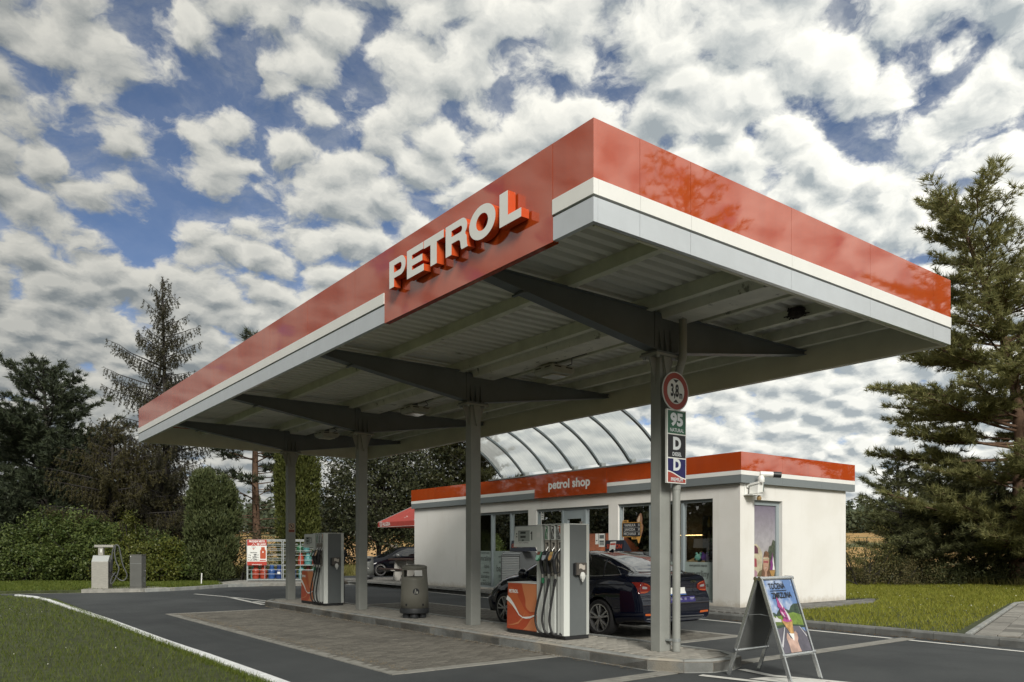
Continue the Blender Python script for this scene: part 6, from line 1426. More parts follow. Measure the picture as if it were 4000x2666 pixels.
h, nr = oc.hit((.47, -3, .935), (0, 1, 0)); part('model_lettering', MB().text('OCTAVIA', h - Y_ * .02, Vector((.97, .22, 0)), Z_, .045, .012, sx=1.1), M_chrome, cr, local=True, fix=False)
h, nr = oc.hit((-.47, -3, .70), (0, 1, 0))
part('aerial', MB().prism([(0, 0), (.15, 0), (.04, .055), (.02, .055)], (-.012, 1.62, oc.q('top', 1.65) - .006), Y_, Z_, X_, .024), M_carpaint, cr, local=True, bev=.004)
# roof antenna and interior hint are closed by tinted glass
# ---- dark hatchback standing beyond the shop corner
def rz2(z): return np.interp(z, [.2, .5, .9, 1.2, 1.4], [.05, 0, .03, .16, .35])
vw = Car(dict(L=4.2, ra=.80, fa=3.38, arch=.36, wr=.315, rearz=rz2, frontz=frontz, rbow=.12, fbow=.24,
    top=[(0, 1.25), (.15, 1.38), (.5, 1.455), (1.2, 1.48), (1.9, 1.47), (2.25, 1.42), (2.7, 1.20), (3.1, 1.0), (3.6, .92), (4.0, .80), (4.2, .68)],
    belt=[(0, .98), (.6, .98), (2.0, .95), (3.0, .92), (3.6, .84), (4.2, .62)], wmax=[(0, .82), (.3, .875), (3.6, .875), (4.0, .82), (4.2, .74)],
    wbelt=[(0, .76), (.5, .81), (2.8, .81), (3.5, .73), (4.2, .6)], wtop=[(0, .5), (.5, .54), (2.2, .53), (3.0, .6), (4.2, .5)], sill=[(0, .28), (.5, .2), (3.8, .19), (4.2, .22)]))
# heading: to the picture's left and a little towards the camera
hd_ = Vector((-.92, .16, 0)).normalized(); rz_ = math.atan2(-hd_.x, hd_.y)
fw = Vector((18.0, 34.45, .135)); Rv = Matrix.Rotation(rz_, 3, 'Z'); base = fw - Rv @ Vector((-.78, 3.38, 0))
cv = thing('parked_car', 'dark hatchback with black rims standing beyond the shop corner', 'car', tuple(base), rz_)
vw.build(cv, mat('dark blue car paint', (.003, .004, .009), .3, spec=.1, coat=.6))
M_rimb = mat('black rim', (.012, .012, .013), .3); M_lip = mat('rim lip', (.6, .6, .6), .2, metal=.9)
for x, y in ((-.78, .80), (.78, .80), (-.78, 3.38), (.78, 3.38)):
    w = vw.wheel(x, y, 14, M_rimb, 1, .25); mb = MB().lathe([(.255, .106), (.225, .108)], 40, (x, y, .315), axis=(1 if x > 0 else -1, 0, 0)); mb.f = [f for f in mb.f if len(f) == 4]; mb.m = mb.m[:len(mb.f)]
    part('rim_lip', mb, M_lip, w, local=True, fix=False)
for sd_, sg in (('L', -1), ('R', 1)):
    w = vw.patch('side_window', M_carglass, [(.45, 1.04), (1.5, 1.0), (2.75, .985)], [(.55, 1.32), (1.2, 1.38), (1.9, 1.375), (2.3, 1.24), (2.7, 1.03)], sd_, .004, 24, 8)
    vw.line('pillar', M_ink, [(1.45, 1.0), (1.4, 1.37)], .06, sd_, .008, w)
    vw.line('door_gap', M_well, [(2.72, .97), (2.72, .3)], .010, sd_, .002); vw.line('door_gap', M_well, [(1.45, .97), (1.45, .3)], .010, sd_, .002)
    vw.line('sill_trim', M_chrome, [(1.0, .30), (2.8, .30)], .02, sd_, .006)
    part('mirror', MB().lathe([(.02, -.08), (.075, -.06), (.09, 0), (.07, .07), (.02, .09)], 12, (sg * .96, 2.55, 1.02), axis=(sg, .2, .1)), mat('silver mirror', (.6, .62, .62), .25, metal=.6), cv, smooth=60, local=True)
    vw.patch('headlight', mat('dark headlamp', (.10, .10, .11), .06, spec=.8), [(sg * .46, .60), (sg * .72, .66)], [(sg * .46, .70), (sg * .70, .77)], 'F', .006, 8, 4)
vw.patch('windscreen', M_carglass, [(-.64, 2.86), (0, 2.98), (.64, 2.86)], [(-.48, 2.22), (0, 2.2), (.48, 2.22)], 'T', .004, 16, 10)
vw.patch('grille', M_ink, [(-.5, .30), (.5, .30)], [(-.55, .46), (.55, .46)], 'F', .006, 10, 4); vw.patch('grille', M_ink, [(-.42, .60), (.42, .60)], [(-.44, .68), (.44, .68)], 'F', .006, 10, 3)
vw.patch('number_plate', M_paper, [(-.26, .48), (.26, .48)], [(-.26, .585), (.26, .585)], 'F', .014, 6, 2)
part('underbody', MB().box(-.74, .3, .22, .74, 3.9, .5), M_well, cv, local=True)
sheet('car_stand', [(14.6, 33.0), (22.5, 33.0), (23.5, 37.5), (15.5, 37.5)], .128, M_asphalt, thick=.1)
# ------------------------------------------------------------------ vegetation
def leafmat(name, col, island, tl=.25, rough=.6): return mat(name, col, rough, spec=.25, island=island, var=.2, vs=.7, translucent=tl)
M_pine = leafmat('pine needles', (.15, .165, .070), (.36, .345, .140), .42); M_pine_d = leafmat('dark pine needles', (.030, .042, .026), (.066, .080, .042), .12)
M_larch = leafmat('larch needles', (.036, .037, .018), (.060, .055, .026), .15); M_olive = leafmat('olive larch needles', (.042, .040, .016), (.070, .060, .020), .15)
M_broad = leafmat('dark broad leaves', (.028, .036, .018), (.065, .068, .032), .2, .4); M_hedge = leafmat('hedge leaves', (.042, .070, .018), (.125, .155, .042), .3, .45)
M_hedge_y = leafmat('yellowish shrub leaves', (.060, .082, .018), (.145, .150, .030), .3, .45); M_thuja = leafmat('thuja sprays', (.050, .064, .015), (.100, .108, .026), .2)
M_juni = leafmat('juniper sprays', (.044, .060, .022), (.092, .106, .040), .15); M_weed = leafmat('weed leaves', (.085, .095, .030), (.16, .14, .05), .25)
M_bark = mat('pine bark', (.115, .068, .042), .9, var=.35, vs=9, bump=.6, bs=25); M_bark_d = mat('dark bark', (.030, .026, .022), .9, var=.3, vs=9, bump=.5, bs=25)
M_grass = leafmat('grass blades', (.066, .104, .016), (.145, .170, .030), .3, .55); M_grass_y = leafmat('sun-toned grass blades', (.165, .195, .024), (.32, .31, .05), .35, .55)  # side lawn blades are a brighter copy, sunlight put into the colour
def norm(a): return a / np.maximum(1e-9, np.linalg.norm(a, axis=-1, keepdims=True))
def tris_tuft(P, D, L, w, k, spread, g):
    """needle tufts: k thin triangles leaving each point"""
    n = len(P); d = norm(D[:, None, :] * 1.0 + g.normal(0, spread, (n, k, 3))); ln = L * g.uniform(.65, 1.15, (n, k, 1))
    base = P[:, None, :] + g.normal(0, L * .12, (n, k, 3)); tip = base + d * ln
    s = norm(np.cross(d, g.normal(0, 1, (n, k, 3)))) * (w / 2)
    return np.stack([base - s, base + s, tip], 2).reshape(-1, 3)
def leaf_quads(P, Nn, size, asp, g, tilt=.8):
    n = len(P); nr = norm(Nn + g.normal(0, tilt, (n, 3))); a = norm(np.cross(nr, g.normal(0, 1, (n, 3)))); b = np.cross(nr, a)
    s = (size * g.uniform(.6, 1.25, n))[:, None]; c = P
    return np.stack([c - a * s * .5, c + b * s * asp * .5 - a * s * .05, c + a * s * .5, c - b * s * asp * .5 - a * s * .05], 1).reshape(-1, 3)
def tri_obj(name, V, m, parent=None, kind=None, k=3, label=None): return np_mesh(name, V, np.arange(len(V)).reshape(-1, k), m, parent, kind, label)
def wood(name, lines, m, parent, seg=5):
    mb = MB()
    for pts, rs in lines: mb.tube(pts, rs, seg, cap=False)
    o = np_mesh(name, mb.v, np.array(mb.f), m, parent, smooth=True); return o
def conifer(name, label, cat, x, y, trunk, prof, zlo, zhi, nb, seed, m_needle, m_bark, L=.20, w=.035, k=12, up0=.15, curve=.10, twigs=5.0, tuft_sp=.55, r0=.2, spread=.55, group=None, sub=.30, hang=0.0, bare=.15, zb=.08):
    g = np.random.default_rng(seed); t = thing(name, label, cat, (x, y, zb), group=group)
    tz = np.array([p[0] for p in trunk]); tx = np.array([p[1] for p in trunk]); ty = np.array([p[2] for p in trunk])
    tp = lambda z: np.array([x + np.interp(z, tz, tx), y + np.interp(z, tz, ty), z])
    zs = np.linspace(tz[0], tz[-1], 16); H = tz[-1]
    lines = [([tp(z) for z in zs], [max(.02, r0 * (1 - (z - tz[0]) / (H - tz[0])) ** .8 + .015) for z in zs])]
    P, D = [], []; pz = np.array([p[0] for p in prof]); pr_ = np.array([p[1] for p in prof])
    for i in range(nb):
        z = zlo + (zhi - zlo) * ((i + g.uniform(0, 1)) / nb) ** .95; a = g.uniform(0, 2 * math.pi) if i % 4 else i * 2.4
        r = np.interp(z, pz, pr_) * g.uniform(.42, 1.14); f = (z - zlo) / max(.1, zhi - zlo)
        az = np.array([math.cos(a), math.sin(a), 0]); slope = up0 + .75 * f ** 3 + g.normal(0, .07)
        nn = 8; pts = [tp(z) + az * (r * q) + np.array([g.normal(0, .03 * r * q), g.normal(0, .03 * r * q), slope * r * q + curve * r * q * q]) for q in np.linspace(0, 1, nn)]
        lines.append((pts, [max(.008, (.011 + .013 * r) * (1 - q * .85)) for q in np.linspace(0, 1, nn)]))
        pts = np.array(pts); nt_ = max(3, int(r * twigs))
        for q in range(nt_):
            u = bare + (1 - bare) * (q + g.uniform(0, 1)) / nt_; b = np.array([np.interp(u * (nn - 1), np.arange(nn), pts[:, c]) for c in range(3)])
            sd = 1 if q % 2 else -1; ta = a + sd * g.uniform(.5, 1.2); l = (sub * r * (1.05 - u) + .22) * g.uniform(.7, 1.2)
            if hang:
                d0 = np.array([math.cos(ta) * .35, math.sin(ta) * .35, -hang]); l *= 1.3
            else: d0 = np.array([math.cos(ta), math.sin(ta), .22 + g.normal(0, .15)])
            d0 = d0 / np.linalg.norm(d0); m = max(2, int(l / (tuft_sp * L)))
            e = b + d0 * l; lines.append(([b, e], [.012, .005]))
            for s_ in np.linspace(.25, 1, m):
                P.append(b + d0 * l * s_ + g.normal(0, .03, 3)); D.append(d0 * .9 + np.array([0, 0, .35 if not hang else -.1]))
        P.append(pts[-1]); D.append(az + np.array([0, 0, .3]))
    tip = tp(H)
    for q in range(14): P.append(tip - np.array([0, 0, q * .11])); D.append(np.array([g.normal(0, .4), g.normal(0, .4), .9]))
    V = tris_tuft(np.array(P), norm(np.array(D)), L, w, k, spread, g)
    wood('trunk', lines, m_bark, t); tri_obj('crown', V, m_needle, t)
    return t
def lump_cloud(lumps, n, g, lo=.55, shell=.7):
    """points and outward normals on a set of overlapping ellipsoids; most near the surface"""
    vol = np.array([a[3] * a[4] + a[4] * a[5] + a[3] * a[5] for a in lumps]); pick = g.choice(len(lumps), n, p=vol / vol.sum()); A = np.array(lumps)[pick]
    d = norm(g.normal(0, 1, (n, 3))); r = np.where(g.uniform(0, 1, n) < shell, g.uniform(.86, 1.05, n), g.uniform(lo, .9, n))[:, None]
    return A[:, :3] + d * A[:, 3:] * r, d
def bush(name, label, cat, x, y, lumps, n, size, asp, m, seed, stems=True, zb=.09, group=None, clump=0.0, tilt=.8, mb=M_bark_d, zmin=.12):
    g = np.random.default_rng(seed); t = thing(name, label, cat, (x, y, zb), group=group)
    Lm = [(x + a, y + b, c, d, e, f) for a, b, c, d, e, f in lumps]; P, D = lump_cloud(Lm, n, g)
    if clump:   # gather leaves round random centres so that gaps open
        nc = max(20, int(n / 26)); C, _ = lump_cloud(Lm, nc, g); j = g.integers(0, nc, n); P = C[j] + g.normal(0, clump, (n, 3)); D = norm(P - np.array([x, y, np.mean([l[2] for l in Lm])]))
    ok = P[:, 2] > zmin; V = leaf_quads(P[ok], D[ok] + np.array([0, 0, .35]), size, asp, g, tilt)
    if stems:
        ls = []
        for l in Lm:
            for q in range(5):
                e = np.array(l[:3]) + g.normal(0, .45, 3) * np.array(l[3:]); b = np.array([x + g.normal(0, .15), y + g.normal(0, .15), zb - .05]); mid = (b + e) / 2 + g.normal(0, .12, 3)
                ls.append(([b, mid, e], [.035, .022, .008]))
        wood('stems', ls, mb, t)
    tri_obj('foliage', V, m, t, k=4)
    return t
def broadleaf(name, label, x, y, h, lumps, n, size, seed, m, r0=.16, clump=.22, zb=.08, group=None):
    g = np.random.default_rng(seed); t = thing(name, label, 'tree', (x, y, zb), group=group); Lm = [(x + a, y + b, c, d, e, f) for a, b, c, d, e, f in lumps]
    nc = int(n / 20); C, Dn = lump_cloud(Lm, nc, g, .35, .6); j = g.integers(0, nc, n); P = C[j] + g.normal(0, clump, (n, 3)); ok = P[:, 2] > .6
    tri_obj('crown', leaf_quads(P[ok], Dn[j][ok] * .5 + np.array([0, 0, .5]), size, .5, g, .9), m, t, k=4)
    ls = [([np.array([x, y, zb - .05]), np.array([x + .05, y, h * .3]), np.array([x, y + .1, h * .62])], [r0, r0 * .8, r0 * .4])]
    for q in range(70):
        e = C[g.integers(0, nc)]; s = np.array([x, y, g.uniform(.12, .6) * h]); mid = s + (e - s) * .5 + np.array([0, 0, .25]) + g.normal(0, .12, 3); ls.append(([s, mid, e], [.05, .03, .008]))
    wood('trunk', ls, M_bark_d, t); return t
c_, s_n = math.cos(R(37.2)), math.sin(R(37.2))
def at(px, d): q = (px - 1176.5) / 1790; return d * (s_n + c_ * q), d * (c_ - s_n * q)
lat = np.array([c_, -s_n])      # picture-right direction on the ground
def bend(L): return [(z, lat[0] * o, lat[1] * o) for z, o in L]
# --- right: tall Scots pines
x, y = 33.5, 12.2
conifer('pine_tree', 'tall pine with an orange leaning trunk at the right edge', 'tree', x, y, bend([(0, .1), (5.9, .25), (7.9, 0), (10.6, -.67), (12.6, -1.5), (14.4, -2.15), (15.2, -2.3)]), [(0, 4.2), (2, 4.7), (4.5, 5.3), (6.3, 4.9), (8, 4.3), (10, 3.1), (12.7, 2.5), (14.0, 1.7), (15.0, .9), (15.6, .3)], .9, 14.7, 178, 3, M_pine, M_bark, L=.28, w=.032, k=18, up0=.06, curve=.11, twigs=6.4, r0=.32, sub=.30, tuft_sp=.52, bare=.3)
conifer('pine_tree', 'pine reaching into the right edge behind the leaning pine', 'tree', 36.4, 9.9, bend([(0, 0), (8, .3), (15.2, .1)]), [(0, 4.2), (4, 4.8), (8, 4.0), (12, 2.7), (15.2, .3)], 1.2, 14.8, 80, 4, M_pine, M_bark, L=.27, w=.034, k=15, twigs=5.5, r0=.30)
# out of frame at the right: the row goes on (seen mirrored in the canopy's end panels)
conifer('pine_tree', 'pine of the row beside the forecourt, outside the picture', 'tree', 21.5, -8.4, bend([(0, 0), (7, .2), (14.6, .1)]), [(0, 3.4), (4, 3.8), (8, 3.2), (12, 2.6), (14, 1.2), (14.8, .3)], 2.5, 14.4, 70, 5, M_pine, M_bark, L=.28, w=.034, k=10, twigs=4.6, group='pines outside the picture')
for i, (a, b, h) in enumerate(((29.5, -3.5, 15.5), (34.5, 2.5, 16))):
    conifer('pine_tree', 'pine of the row beside the forecourt, outside the picture', 'tree', a, b, bend([(0, 0), (7, .3), (h, -.2)]), [(0, 4.4), (5, 4.8), (10, 3.6), (h - 2, 2.0), (h, .3)], 1.5, h - .4, 80, 6 + i, M_pine, M_bark, L=.28, w=.034, k=10, twigs=4.6, group='pines outside the picture')
for i, (px_, d, h, r, lab) in enumerate(((2068, 31.5, 4.9, 2.3, 'low young pine whose tips reach towards the shop'), (2160, 32, 5.6, 2.6, 'bushy young pine left of the leaning pine trunk'), (2255, 31, 5.0, 2.8, 'dense low pine at the foot of the leaning pine'))):
    a, b = at(px_, d); conifer('young_pine', lab, 'tree', a, b, [(0, 0, 0), (h * .5, .1, 0), (h, 0, .1)], [(0, r), (h * .3, r), (h * .7, r * .62), (h, .2)], .35, h - .3, 66, 20 + i, leafmat('shade-toned pine needles', (.10, .118, .055), (.23, .235, .11), .4), M_bark_d, L=.26, w=.032, k=15, up0=.12, twigs=5, r0=.10, sub=.34)  # young pines use a darker needle copy with shade in its colour
# shrubs and weeds between shop and pines
a, b = at(1985, 30); bush('wild_shrub', 'scrubby shrub at the meadow edge right of the shop', 'shrub', a, b, [(0, 0, .9, 1.0, 1.0, .9), (.4, -.5, 1.6, .7, .7, .7), (-.7, .6, 1.2, .7, .7, .9)], 3800, .085, .5, M_weed, 31, clump=.16)
a, b = at(2035, 29.5); bush('wild_shrub', 'low tangled shrub under the young pine tips', 'shrub', a, b, [(0, 0, .45, 1.3, 1.1, .55), (.8, -.8, .5, 1.0, .9, .6)], 5000, .08, .5, leafmat('dull weed leaves', (.08, .082, .034), (.14, .115, .05)), 32, clump=.14)
for i, px_ in enumerate((2110, 2205, 2300, 2390)):
    a, b = at(px_, 30.2); bush('wild_shrub', ('ground shrub below the low young pine', 'ground shrub below the bushy young pine', 'ground shrub below the dense low pine', 'ground shrub right of the leaning pine')[i], 'shrub', a, b, [(0, 0, .4, 1.5, 1.4, .55), (.9, -.8, .35, 1.2, 1.1, .5)], 3600, .085, .5, leafmat('dark weed leaves', (.04, .052, .02), (.09, .098, .036)), 33 + i, clump=.16)
# --- left: trees behind the hedge
conifer('pine_tree', 'dense dark pine at the far left behind the hedge', 'tree', 4.94, 46.5, bend([(0, 0), (6, .3), (11.0, .1)]), [(0, 4.0), (3, 4.6), (6, 3.9), (8.5, 2.4), (10, 1.3), (11.1, .2)], 1.2, 10.7, 110, 41, M_pine_d, M_bark_d, L=.30, w=.050, k=16, up0=.22, curve=.16, twigs=5.4, r0=.25)
a, b = at(-40, 43); conifer('pine_tree', 'lower dark pine cut by the left edge of the picture', 'tree', a, b, [(0, 0, 0), (9, .2, 0)], [(0, 4.6), (4, 4.8), (7, 2.6), (9, .2)], 1.0, 8.7, 90, 42, M_pine_d, M_bark_d, L=.30, w=.05, k=15, up0=.2, twigs=5.2, r0=.22)
a, b = at(150, 45); conifer('pine_tree', 'dark pine filling the gap between the left pine and the larch', 'tree', a, b, [(0, 0, 0), (8.2, .2, 0)], [(0, 3.4), (4, 3.4), (6.5, 1.8), (8.2, .2)], 1.0, 8.0, 80, 45, M_pine_d, M_bark_d, L=.30, w=.05, k=15, up0=.2, twigs=5.2, r0=.22)
conifer('larch_tree', 'tall sparse larch with drooping twigs rising above the canopy end', 'tree', 9.47, 40.5, bend([(0, -.1), (7, .05), (14.7, -.1)]), [(0, 3.0), (5, 3.5), (7.5, 3.2), (9.5, 2.9), (11, 2.2), (12, 1.35), (13.5, .8), (14.8, .15)], 1.6, 14.6, 112, 43, M_larch, M_bark_d, L=.11, w=.032, k=6, up0=.14, curve=.10, twigs=11, tuft_sp=.75, r0=.19, spread=.9, hang=.9, sub=.18, bare=.05)
conifer('larch_tree', 'olive brown larch behind the middle of the hedge', 'tree', 7.0, 39.9, bend([(0, 0), (7.3, .1)]), [(0, 3.0), (3.5, 3.1), (5.5, 2.2), (7.4, .3)], .9, 7.2, 90, 44, M_olive, M_bark_d, L=.13, w=.035, k=7, up0=.10, curve=-.04, twigs=9, tuft_sp=.7, r0=.16, spread=.8, hang=.8, sub=.22, bare=.05)
a, b = at(330, 42.5); conifer('larch_tree', 'brownish larch right of the tall larch trunk', 'tree', a, b, [(0, 0, 0), (6.6, .1, 0)], [(0, 2.6), (3.5, 2.7), (5.5, 1.7), (6.7, .2)], .9, 6.5, 70, 48, M_olive, M_bark_d, L=.14, w=.035, k=7, up0=.10, twigs=8, tuft_sp=.7, r0=.14, spread=.8, hang=.8, sub=.22, bare=.05)
conifer('pine_tree', 'pine with bare lower branches behind the gas bottle cage', 'tree', 13.37, 38.8, bend([(0, .1), (5, -.05), (12.2, 0)]), [(3.0, 1.8), (4.6, 2.4), (6.5, 2.9), (9, 2.2), (12.3, .2)], 4.2, 12.0, 62, 46, M_pine_d, M_bark, L=.30, w=.045, k=15, up0=.03, curve=.12, twigs=4.6, r0=.23, sub=.30, bare=.35)
a, b = at(588, 39); ls = []; g = np.random.default_rng(9)
conifer('dead_branches', 'bare dead branches low on the pine trunk behind the cage', 'branch', a + .02, b - .02, [(1.2, 0, 0), (4.2, .02, 0)], [(1.2, 1.5), (4.4, 1.9)], 1.6, 4.2, 22, 47, M_pine_d, M_bark, L=.16, w=.02, k=1, up0=.0, curve=-.12, twigs=2.2, r0=.02, sub=.3, bare=.4)
def column_tree(name, label, x, y, h, r, n, size, m, seed, stalks=0, lump=9):
    g = np.random.default_rng(seed); t = thing(name, label, 'tree', (x, y, .09)); L = []
    for k in range(lump * 6):
        z = .3 + (h - .6) * g.uniform(0, 1); f = z / h; rr = r * (.86 + .16 * math.sin(f * 3.0)) * (1 if f < .88 else max(.35, (1 - f) / .12) ** .5); a = g.uniform(0, 6.28)
        L.append((x + math.cos(a) * rr * .52, y + math.sin(a) * rr * .52, z, rr * .50, rr * .50, h * .12))
    P, D = lump_cloud(L, n, g, .7, .85); ok = (P[:, 2] > .15)
    d = norm(D * .55 + np.array([0, 0, .9])); V = tris_tuft(P[ok], d[ok], size, size * .36, 2, .35, g)
    tri_obj('foliage', V, m, t); wood('trunk', [([(x, y, .0), (x, y, h * .4), (x, y, h * .8)], [.12, .09, .03])] + [([(x, y, .05), (x + g.normal(0, r * .5), y + g.normal(0, r * .5), 1.0 + g.uniform(0, .5))], [.04, .02]) for _ in range(stalks)], M_bark_d, t)
a, b = at(490, 33.5); column_tree('juniper_bush', 'broad column shaped juniper left of the gas bottle cage', a, b, 4.75, 1.12, 15000, .17, M_juni, 51, 14)
a, b = at(684, 37); column_tree('thuja_tree', 'tall narrow thuja behind the gas bottle cage', a, b, 8.8, 1.02, 26000, .17, M_thuja, 52)
a, b = at(560, 35); bush('wild_shrub', 'dark shrub between juniper and thuja', 'shrub', a, b, [(0, 0, 1.0, 1.0, .9, 1.1), (.9, .3, 1.3, .8, .8, 1.2)], 5000, .09, .5, M_broad, 53, clump=.18)
a, b = at(870, 44); broadleaf('deciduous_tree', 'dark leafy tree left of the shop behind the parasol', a, b, 8.4, [(0, 0, 4.2, 3.0, 2.8, 2.8), (-1.3, .9, 5.6, 2.0, 2.0, 1.9), (1.6, -.8, 5.8, 2.4, 2.2, 2.2), (-1.7, 1.2, 3.0, 1.5, 1.5, 1.5), (1.2, -1, 2.9, 2.2, 2.0, 1.4), (.2, 0, 7.3, 1.6, 1.6, 1.3)], 26000, .19, 54, M_broad)
a, b = at(975, 47); broadleaf('deciduous_tree', 'leafy tree behind the left end of the shop roof', a, b, 9.0, [(0, 0, 5.6, 2.6, 2.6, 2.6), (1.0, -.6, 7.2, 2.0, 2.0, 1.5), (-.8, .5, 4.0, 2.2, 2.2, 2.0)], 14000, .20, 55, M_broad)
a, b = at(1070, 46); conifer('fir_tree', 'spreading dark conifer behind the curved link roof', 'tree', a, b, [(0, 0, 0), (9.4, .1, 0)], [(0, 3.6), (5, 3.6), (7, 2.6), (9.5, .2)], 2.5, 9.2, 90, 56, leafmat('olive fir needles', (.040, .046, .018), (.075, .075, .028)), M_bark_d, L=.28, w=.05, k=14, up0=.1, twigs=5, r0=.2)
a, b = at(780, 46); bush('wild_shrub', 'dark shrub between thuja and the leafy tree', 'shrub', a, b, [(0, 0, 1.6, 1.6, 1.6, 1.7), (.8, -.5, 2.6, 1.1, 1.1, 1.3), (-1, .6, 1.2, 1.2, 1.2, 1.2)], 8000, .14, .5, M_broad, 57, clump=.25)
# hedge: separate shrubs along the verge
HB = [(-120, 33.5, 2.6, 2.6, M_hedge, 'hedge shrub cut by the left edge of the picture'), (28, 32.6, 2.3, 2.1, M_hedge, 'green hedge shrub at the far left'), (150, 33.2, 3.55, 2.5, M_hedge, 'tallest green hedge shrub behind the gas dispenser'), (232, 32.8, 2.9, 2.0, M_hedge, 'green hedge shrub right behind the gas dispenser'),
      (318, 32.4, 2.1, 1.9, M_hedge_y, 'yellowish hedge shrub behind the grey cabinet'), (395, 33.0, 1.95, 1.7, M_hedge, 'low green hedge shrub left of the juniper')]
for i, (px_, d, h, r, m_, lab) in enumerate(HB):
    a, b = at(px_, d + .8); g = np.random.default_rng(70 + i)
    L = [(0, 0, h * .42, r * .78, r * .55, h * .45), (-lat[0] * r * .45, -lat[1] * r * .45, h * .36, r * .6, r * .5, h * .38), (lat[0] * r * .45, lat[1] * r * .45, h * .40, r * .6, r * .5, h * .40)]
    for q in range(26):
        u = g.uniform(-.95, .95) * r; v = g.uniform(-.75, .2); z = h * g.uniform(.15, .98) * (1 - .3 * abs(u / r)); k_ = g.uniform(.14, .30); L.append((lat[0] * u + s_n * v, lat[1] * u + c_ * v, z, r * k_, r * k_, h * k_ * .55))
    bush('hedge_shrub', lab, 'shrub', a, b, L, 19000, .125, .5, m_, 80 + i, tilt=.75, clump=.13)
a, b = at(300, 33.1); bush('tall_weed', 'tall yellowish sapling poking out of the hedge', 'plant', a, b, [(0, 0, 1.6, .35, .35, 1.5), (-.2, .1, 2.6, .22, .22, .6)], 1800, .10, .45, M_hedge_y, 95, clump=.12)
# seen only mirrored in shop glass and red panels: trees and a house behind the camera's left
for i, (a, b, h) in enumerate(((-19, 31, 9), (-17, 38, 8.5), (-16, 45, 9.5), (-17, 52, 9), (-15, 59, 9.5), (-15, 66, 9), (-14, 73, 9.5), (-24, 22, 9), (-27, 12, 9.5))):
    broadleaf('deciduous_tree', 'leafy tree across the road, outside the picture', a, b, h, [(0, 0, h * .55, 3.4, 4.2, h * .40), (0, 2, h * .30, 2.6, 3.4, h * .32), (0, -2.2, h * .28, 2.6, 3.4, h * .30)], 7000, .48, 100 + i, M_broad, clump=.4, group='trees outside the picture')
hs = thing('house', 'plain house with an orange tiled roof across the road, outside the picture', 'house', (-13, 47, 0))
part('wall', MB().box(-15, 43, -.1, -10, 50, .95), M_wall, hs); part('roof', MB().prism([(-15.6, .9), (-9.4, .9), (-12.5, 2.7)], (0, 42.6, 0), X_, Z_, Y_, 7.8), mat('orange tiles', (.34, .10, .04), .7, var=.2, vs=4), hs)
# far house and mound glimpsed behind the leafy tree
a, b = at(800, 62); hz_ = hgt(a, b); g0 = thing('barn', 'old sand coloured barn with a grey roof glimpsed between the trees', 'barn', (a, b, hz_), R(-30))
part('wall', MB().prism([(-4, -1.5), (5, -1.5), (5, .9), (.5, 2.9), (-4, .9)], (0, 0, 0), X_, Z_, Y_, 10), mat('sandstone', (.40, .27, .14), .9, var=.3, vs=2, stain=(.22, .16, .10), stain_s=1.5), g0, local=True)
for s_ in (-1, 1): part('roof', MB().bar((.5 + s_ * 2.5, -.3, 1.93), (.5 + s_ * 2.5, 10.3, 1.93), 5.4, .12, up=(s_ * .405, 0, .914)), mat('old tiles', (.10, .082, .065), .85, var=.4, vs=3, bump=.6, bs=8), g0, local=True)
# distant woodland on the rising ground
def woods():
    g = np.random.default_rng(200); P = []; N_ = []
    for (p0, p1, d0, d1, n, h) in ((1900, 2700, 170, 215, 170, 7.5), (1900, 2150, 215, 230, 30, 5.0), (380, 1250, 150, 210, 170, 8), (-300, 400, 120, 190, 120, 9)):
        for k in range(n):
            a, b = at(g.uniform(p0, p1), g.uniform(d0, d1)); z = hgt(a, b); hh = h * g.uniform(.6, 1.2); m = 150
            d = norm(g.normal(0, 1, (m, 3))); P.append(np.array([a, b, z + hh * .5]) + d * np.array([hh * .34, hh * .34, hh * .5]) * g.uniform(.8, 1.06, (m, 1))); N_.append(d)
    V = leaf_quads(np.concatenate(P), np.concatenate(N_), .95, .75, g, .5); tri_obj('distant_woodland', V, leafmat('distant foliage', (.045, .062, .035), (.085, .10, .055), .1), None, 'stuff', 4)
woods()
# meadow growth beyond the lawns
def tall_grass(name, poly, n, h, w, m, seed, zf):
    g = np.random.default_rng(seed); pl = np.array(poly); lo, hi = pl.min(0), pl.max(0); P = g.uniform(lo, hi, (int(n * 2.6), 2)); P = P[inside(P, poly)][:n]
    return P, g
def blades(name, poly, n, h, w, m, seed, z, near=0.0, lean=.45, clump=None):
    g = np.random.default_rng(seed); pl = np.array(poly); lo, hi = pl.min(0), pl.max(0); P = np.zeros((0, 2)); 
    while len(P) < n:
        q = g.uniform(lo, hi, (n * 3, 2)); q = q[inside(q, poly)]
        if near: q = q[g.uniform(0, 1, len(q)) < np.clip(near / np.maximum(1, np.hypot(q[:, 0], q[:, 1])) ** 1.5 * 14, .02, 1)]
        P = np.concatenate([P, q])
    P = P[:n]; zz = z(P) if callable(z) else np.full(n, z)
    pn = .65 + .35 * np.sin(P[:, 0] * 1.7 + np.sin(P[:, 1] * 1.3)) * np.sin(P[:, 1] * 2.1 + 1); hh = h * g.uniform(.5, 1.25, n) * (0.75 + .4 * pn); sc = np.clip(np.hypot(P[:, 0], P[:, 1]) / 12, .8, 3)
    d = g.normal(0, lean, (n, 2)); a = g.uniform(0, 6.283, n); s = np.stack([np.cos(a), np.sin(a)], 1) * (w * sc / 2)[:, None]
    b0 = np.c_[P - s, zz]; b1 = np.c_[P + s, zz]; t_ = np.c_[P + d * hh[:, None], zz + hh]
    tri_obj(name, np.stack([b0, b1, t_], 1).reshape(-1, 3), m, None, 'stuff')
blades('lawn_grass', [p for p in LAWN], 260000, .065, .0078, M_grass, 301, .05, near=1.0)
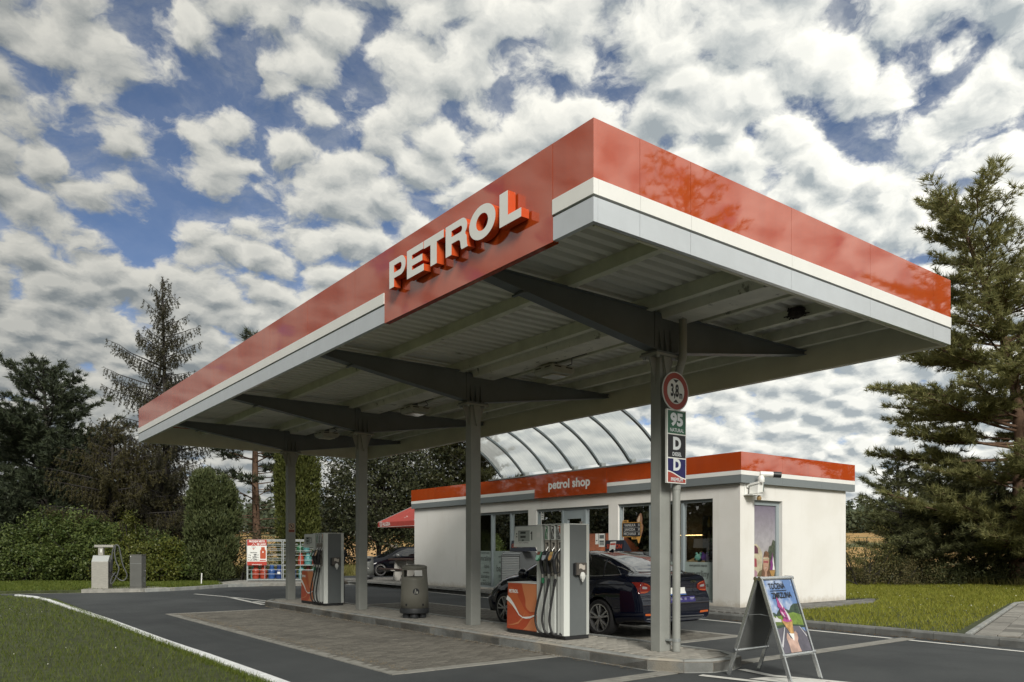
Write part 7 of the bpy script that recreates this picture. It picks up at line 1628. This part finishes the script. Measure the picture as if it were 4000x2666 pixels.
NV = [(-14, 34.3), (2.07, 30.7), (4.2, 29.98), (6.1, 29.28), (7.0, 29.5), (8.0, 30.0), (9.4, 31.0), (9.8, 33), (11, 38), (-10, 40)]
blades('verge_grass', NV, 60000, .09, .010, M_grass, 302, .09)
RL = [(kx(5.6) + .22, 5.75), (kx(8) + .2, 8), (kx(9.9) + .2, 9.85), (16, 9.98), (19.1, 10.12), (21.1, 10.95), (20.7, 11.45), (19.75, 11.5), (19.75, 28), (26, 32), (36, 24), (36, 3), (22.8, 3), (22.55, 8.0), (21.9, 8.08)]
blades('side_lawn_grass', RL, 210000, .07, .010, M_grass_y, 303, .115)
blades('meadow_grass', [(30, 30), (31, 18), (32, 10), (34, 2), (42, 0), (46, 30)], 45000, .38, .026, leafmat('dry meadow grass', (.12, .125, .035), (.24, .21, .075)), 304, .05, lean=.3)
blades('meadow_grass', [(10, 38), (26, 34), (30, 44), (8, 46)], 40000, .5, .035, leafmat('dry meadow grass', (0, 0, 0), (0, 0, 0)), 305, .03, lean=.3)
# daisies and clover heads in the grass
def daisies(poly, n, z, seed, r):
    g = np.random.default_rng(seed); pl = np.array(poly); P = g.uniform(pl.min(0), pl.max(0), (n * 6, 2)); P = P[inside(P, poly)]
    k = np.sin(P[:, 0] * .9 + 1) * np.sin(P[:, 1] * .7) > .1; P = P[k][:n]; c = np.c_[P, np.full(len(P), z) + g.uniform(0, .02, len(P))]
    tri_obj('daisies', leaf_quads(c, np.tile([0, 0, 1.0], (len(c), 1)), r, 1.0, g, .35), mat('daisy petals', (.62, .62, .55), .7), None, 'stuff', 4)
daisies([(-6, 8), (2.8, 8), (2.7, 27), (-6, 30)], 150, .10, 401, .018); daisies(RL, 700, .19, 402, .026)
# tufts of grass growing over the kerb of the near lawn
g = np.random.default_rng(77); yy = g.uniform(3, 26, 9000); xx = 2.955 - np.abs(g.normal(0, .05, 9000)) - np.where(yy > 25, (yy - 25) * .2, 0); pt3 = np.c_[xx, yy, np.full(9000, .045)]
tri_obj('kerb_grass', tris_tuft(pt3, np.tile([.15, -.05, .9], (9000, 1)), .085, .008, 1, .45, g), M_grass, None, 'stuff')
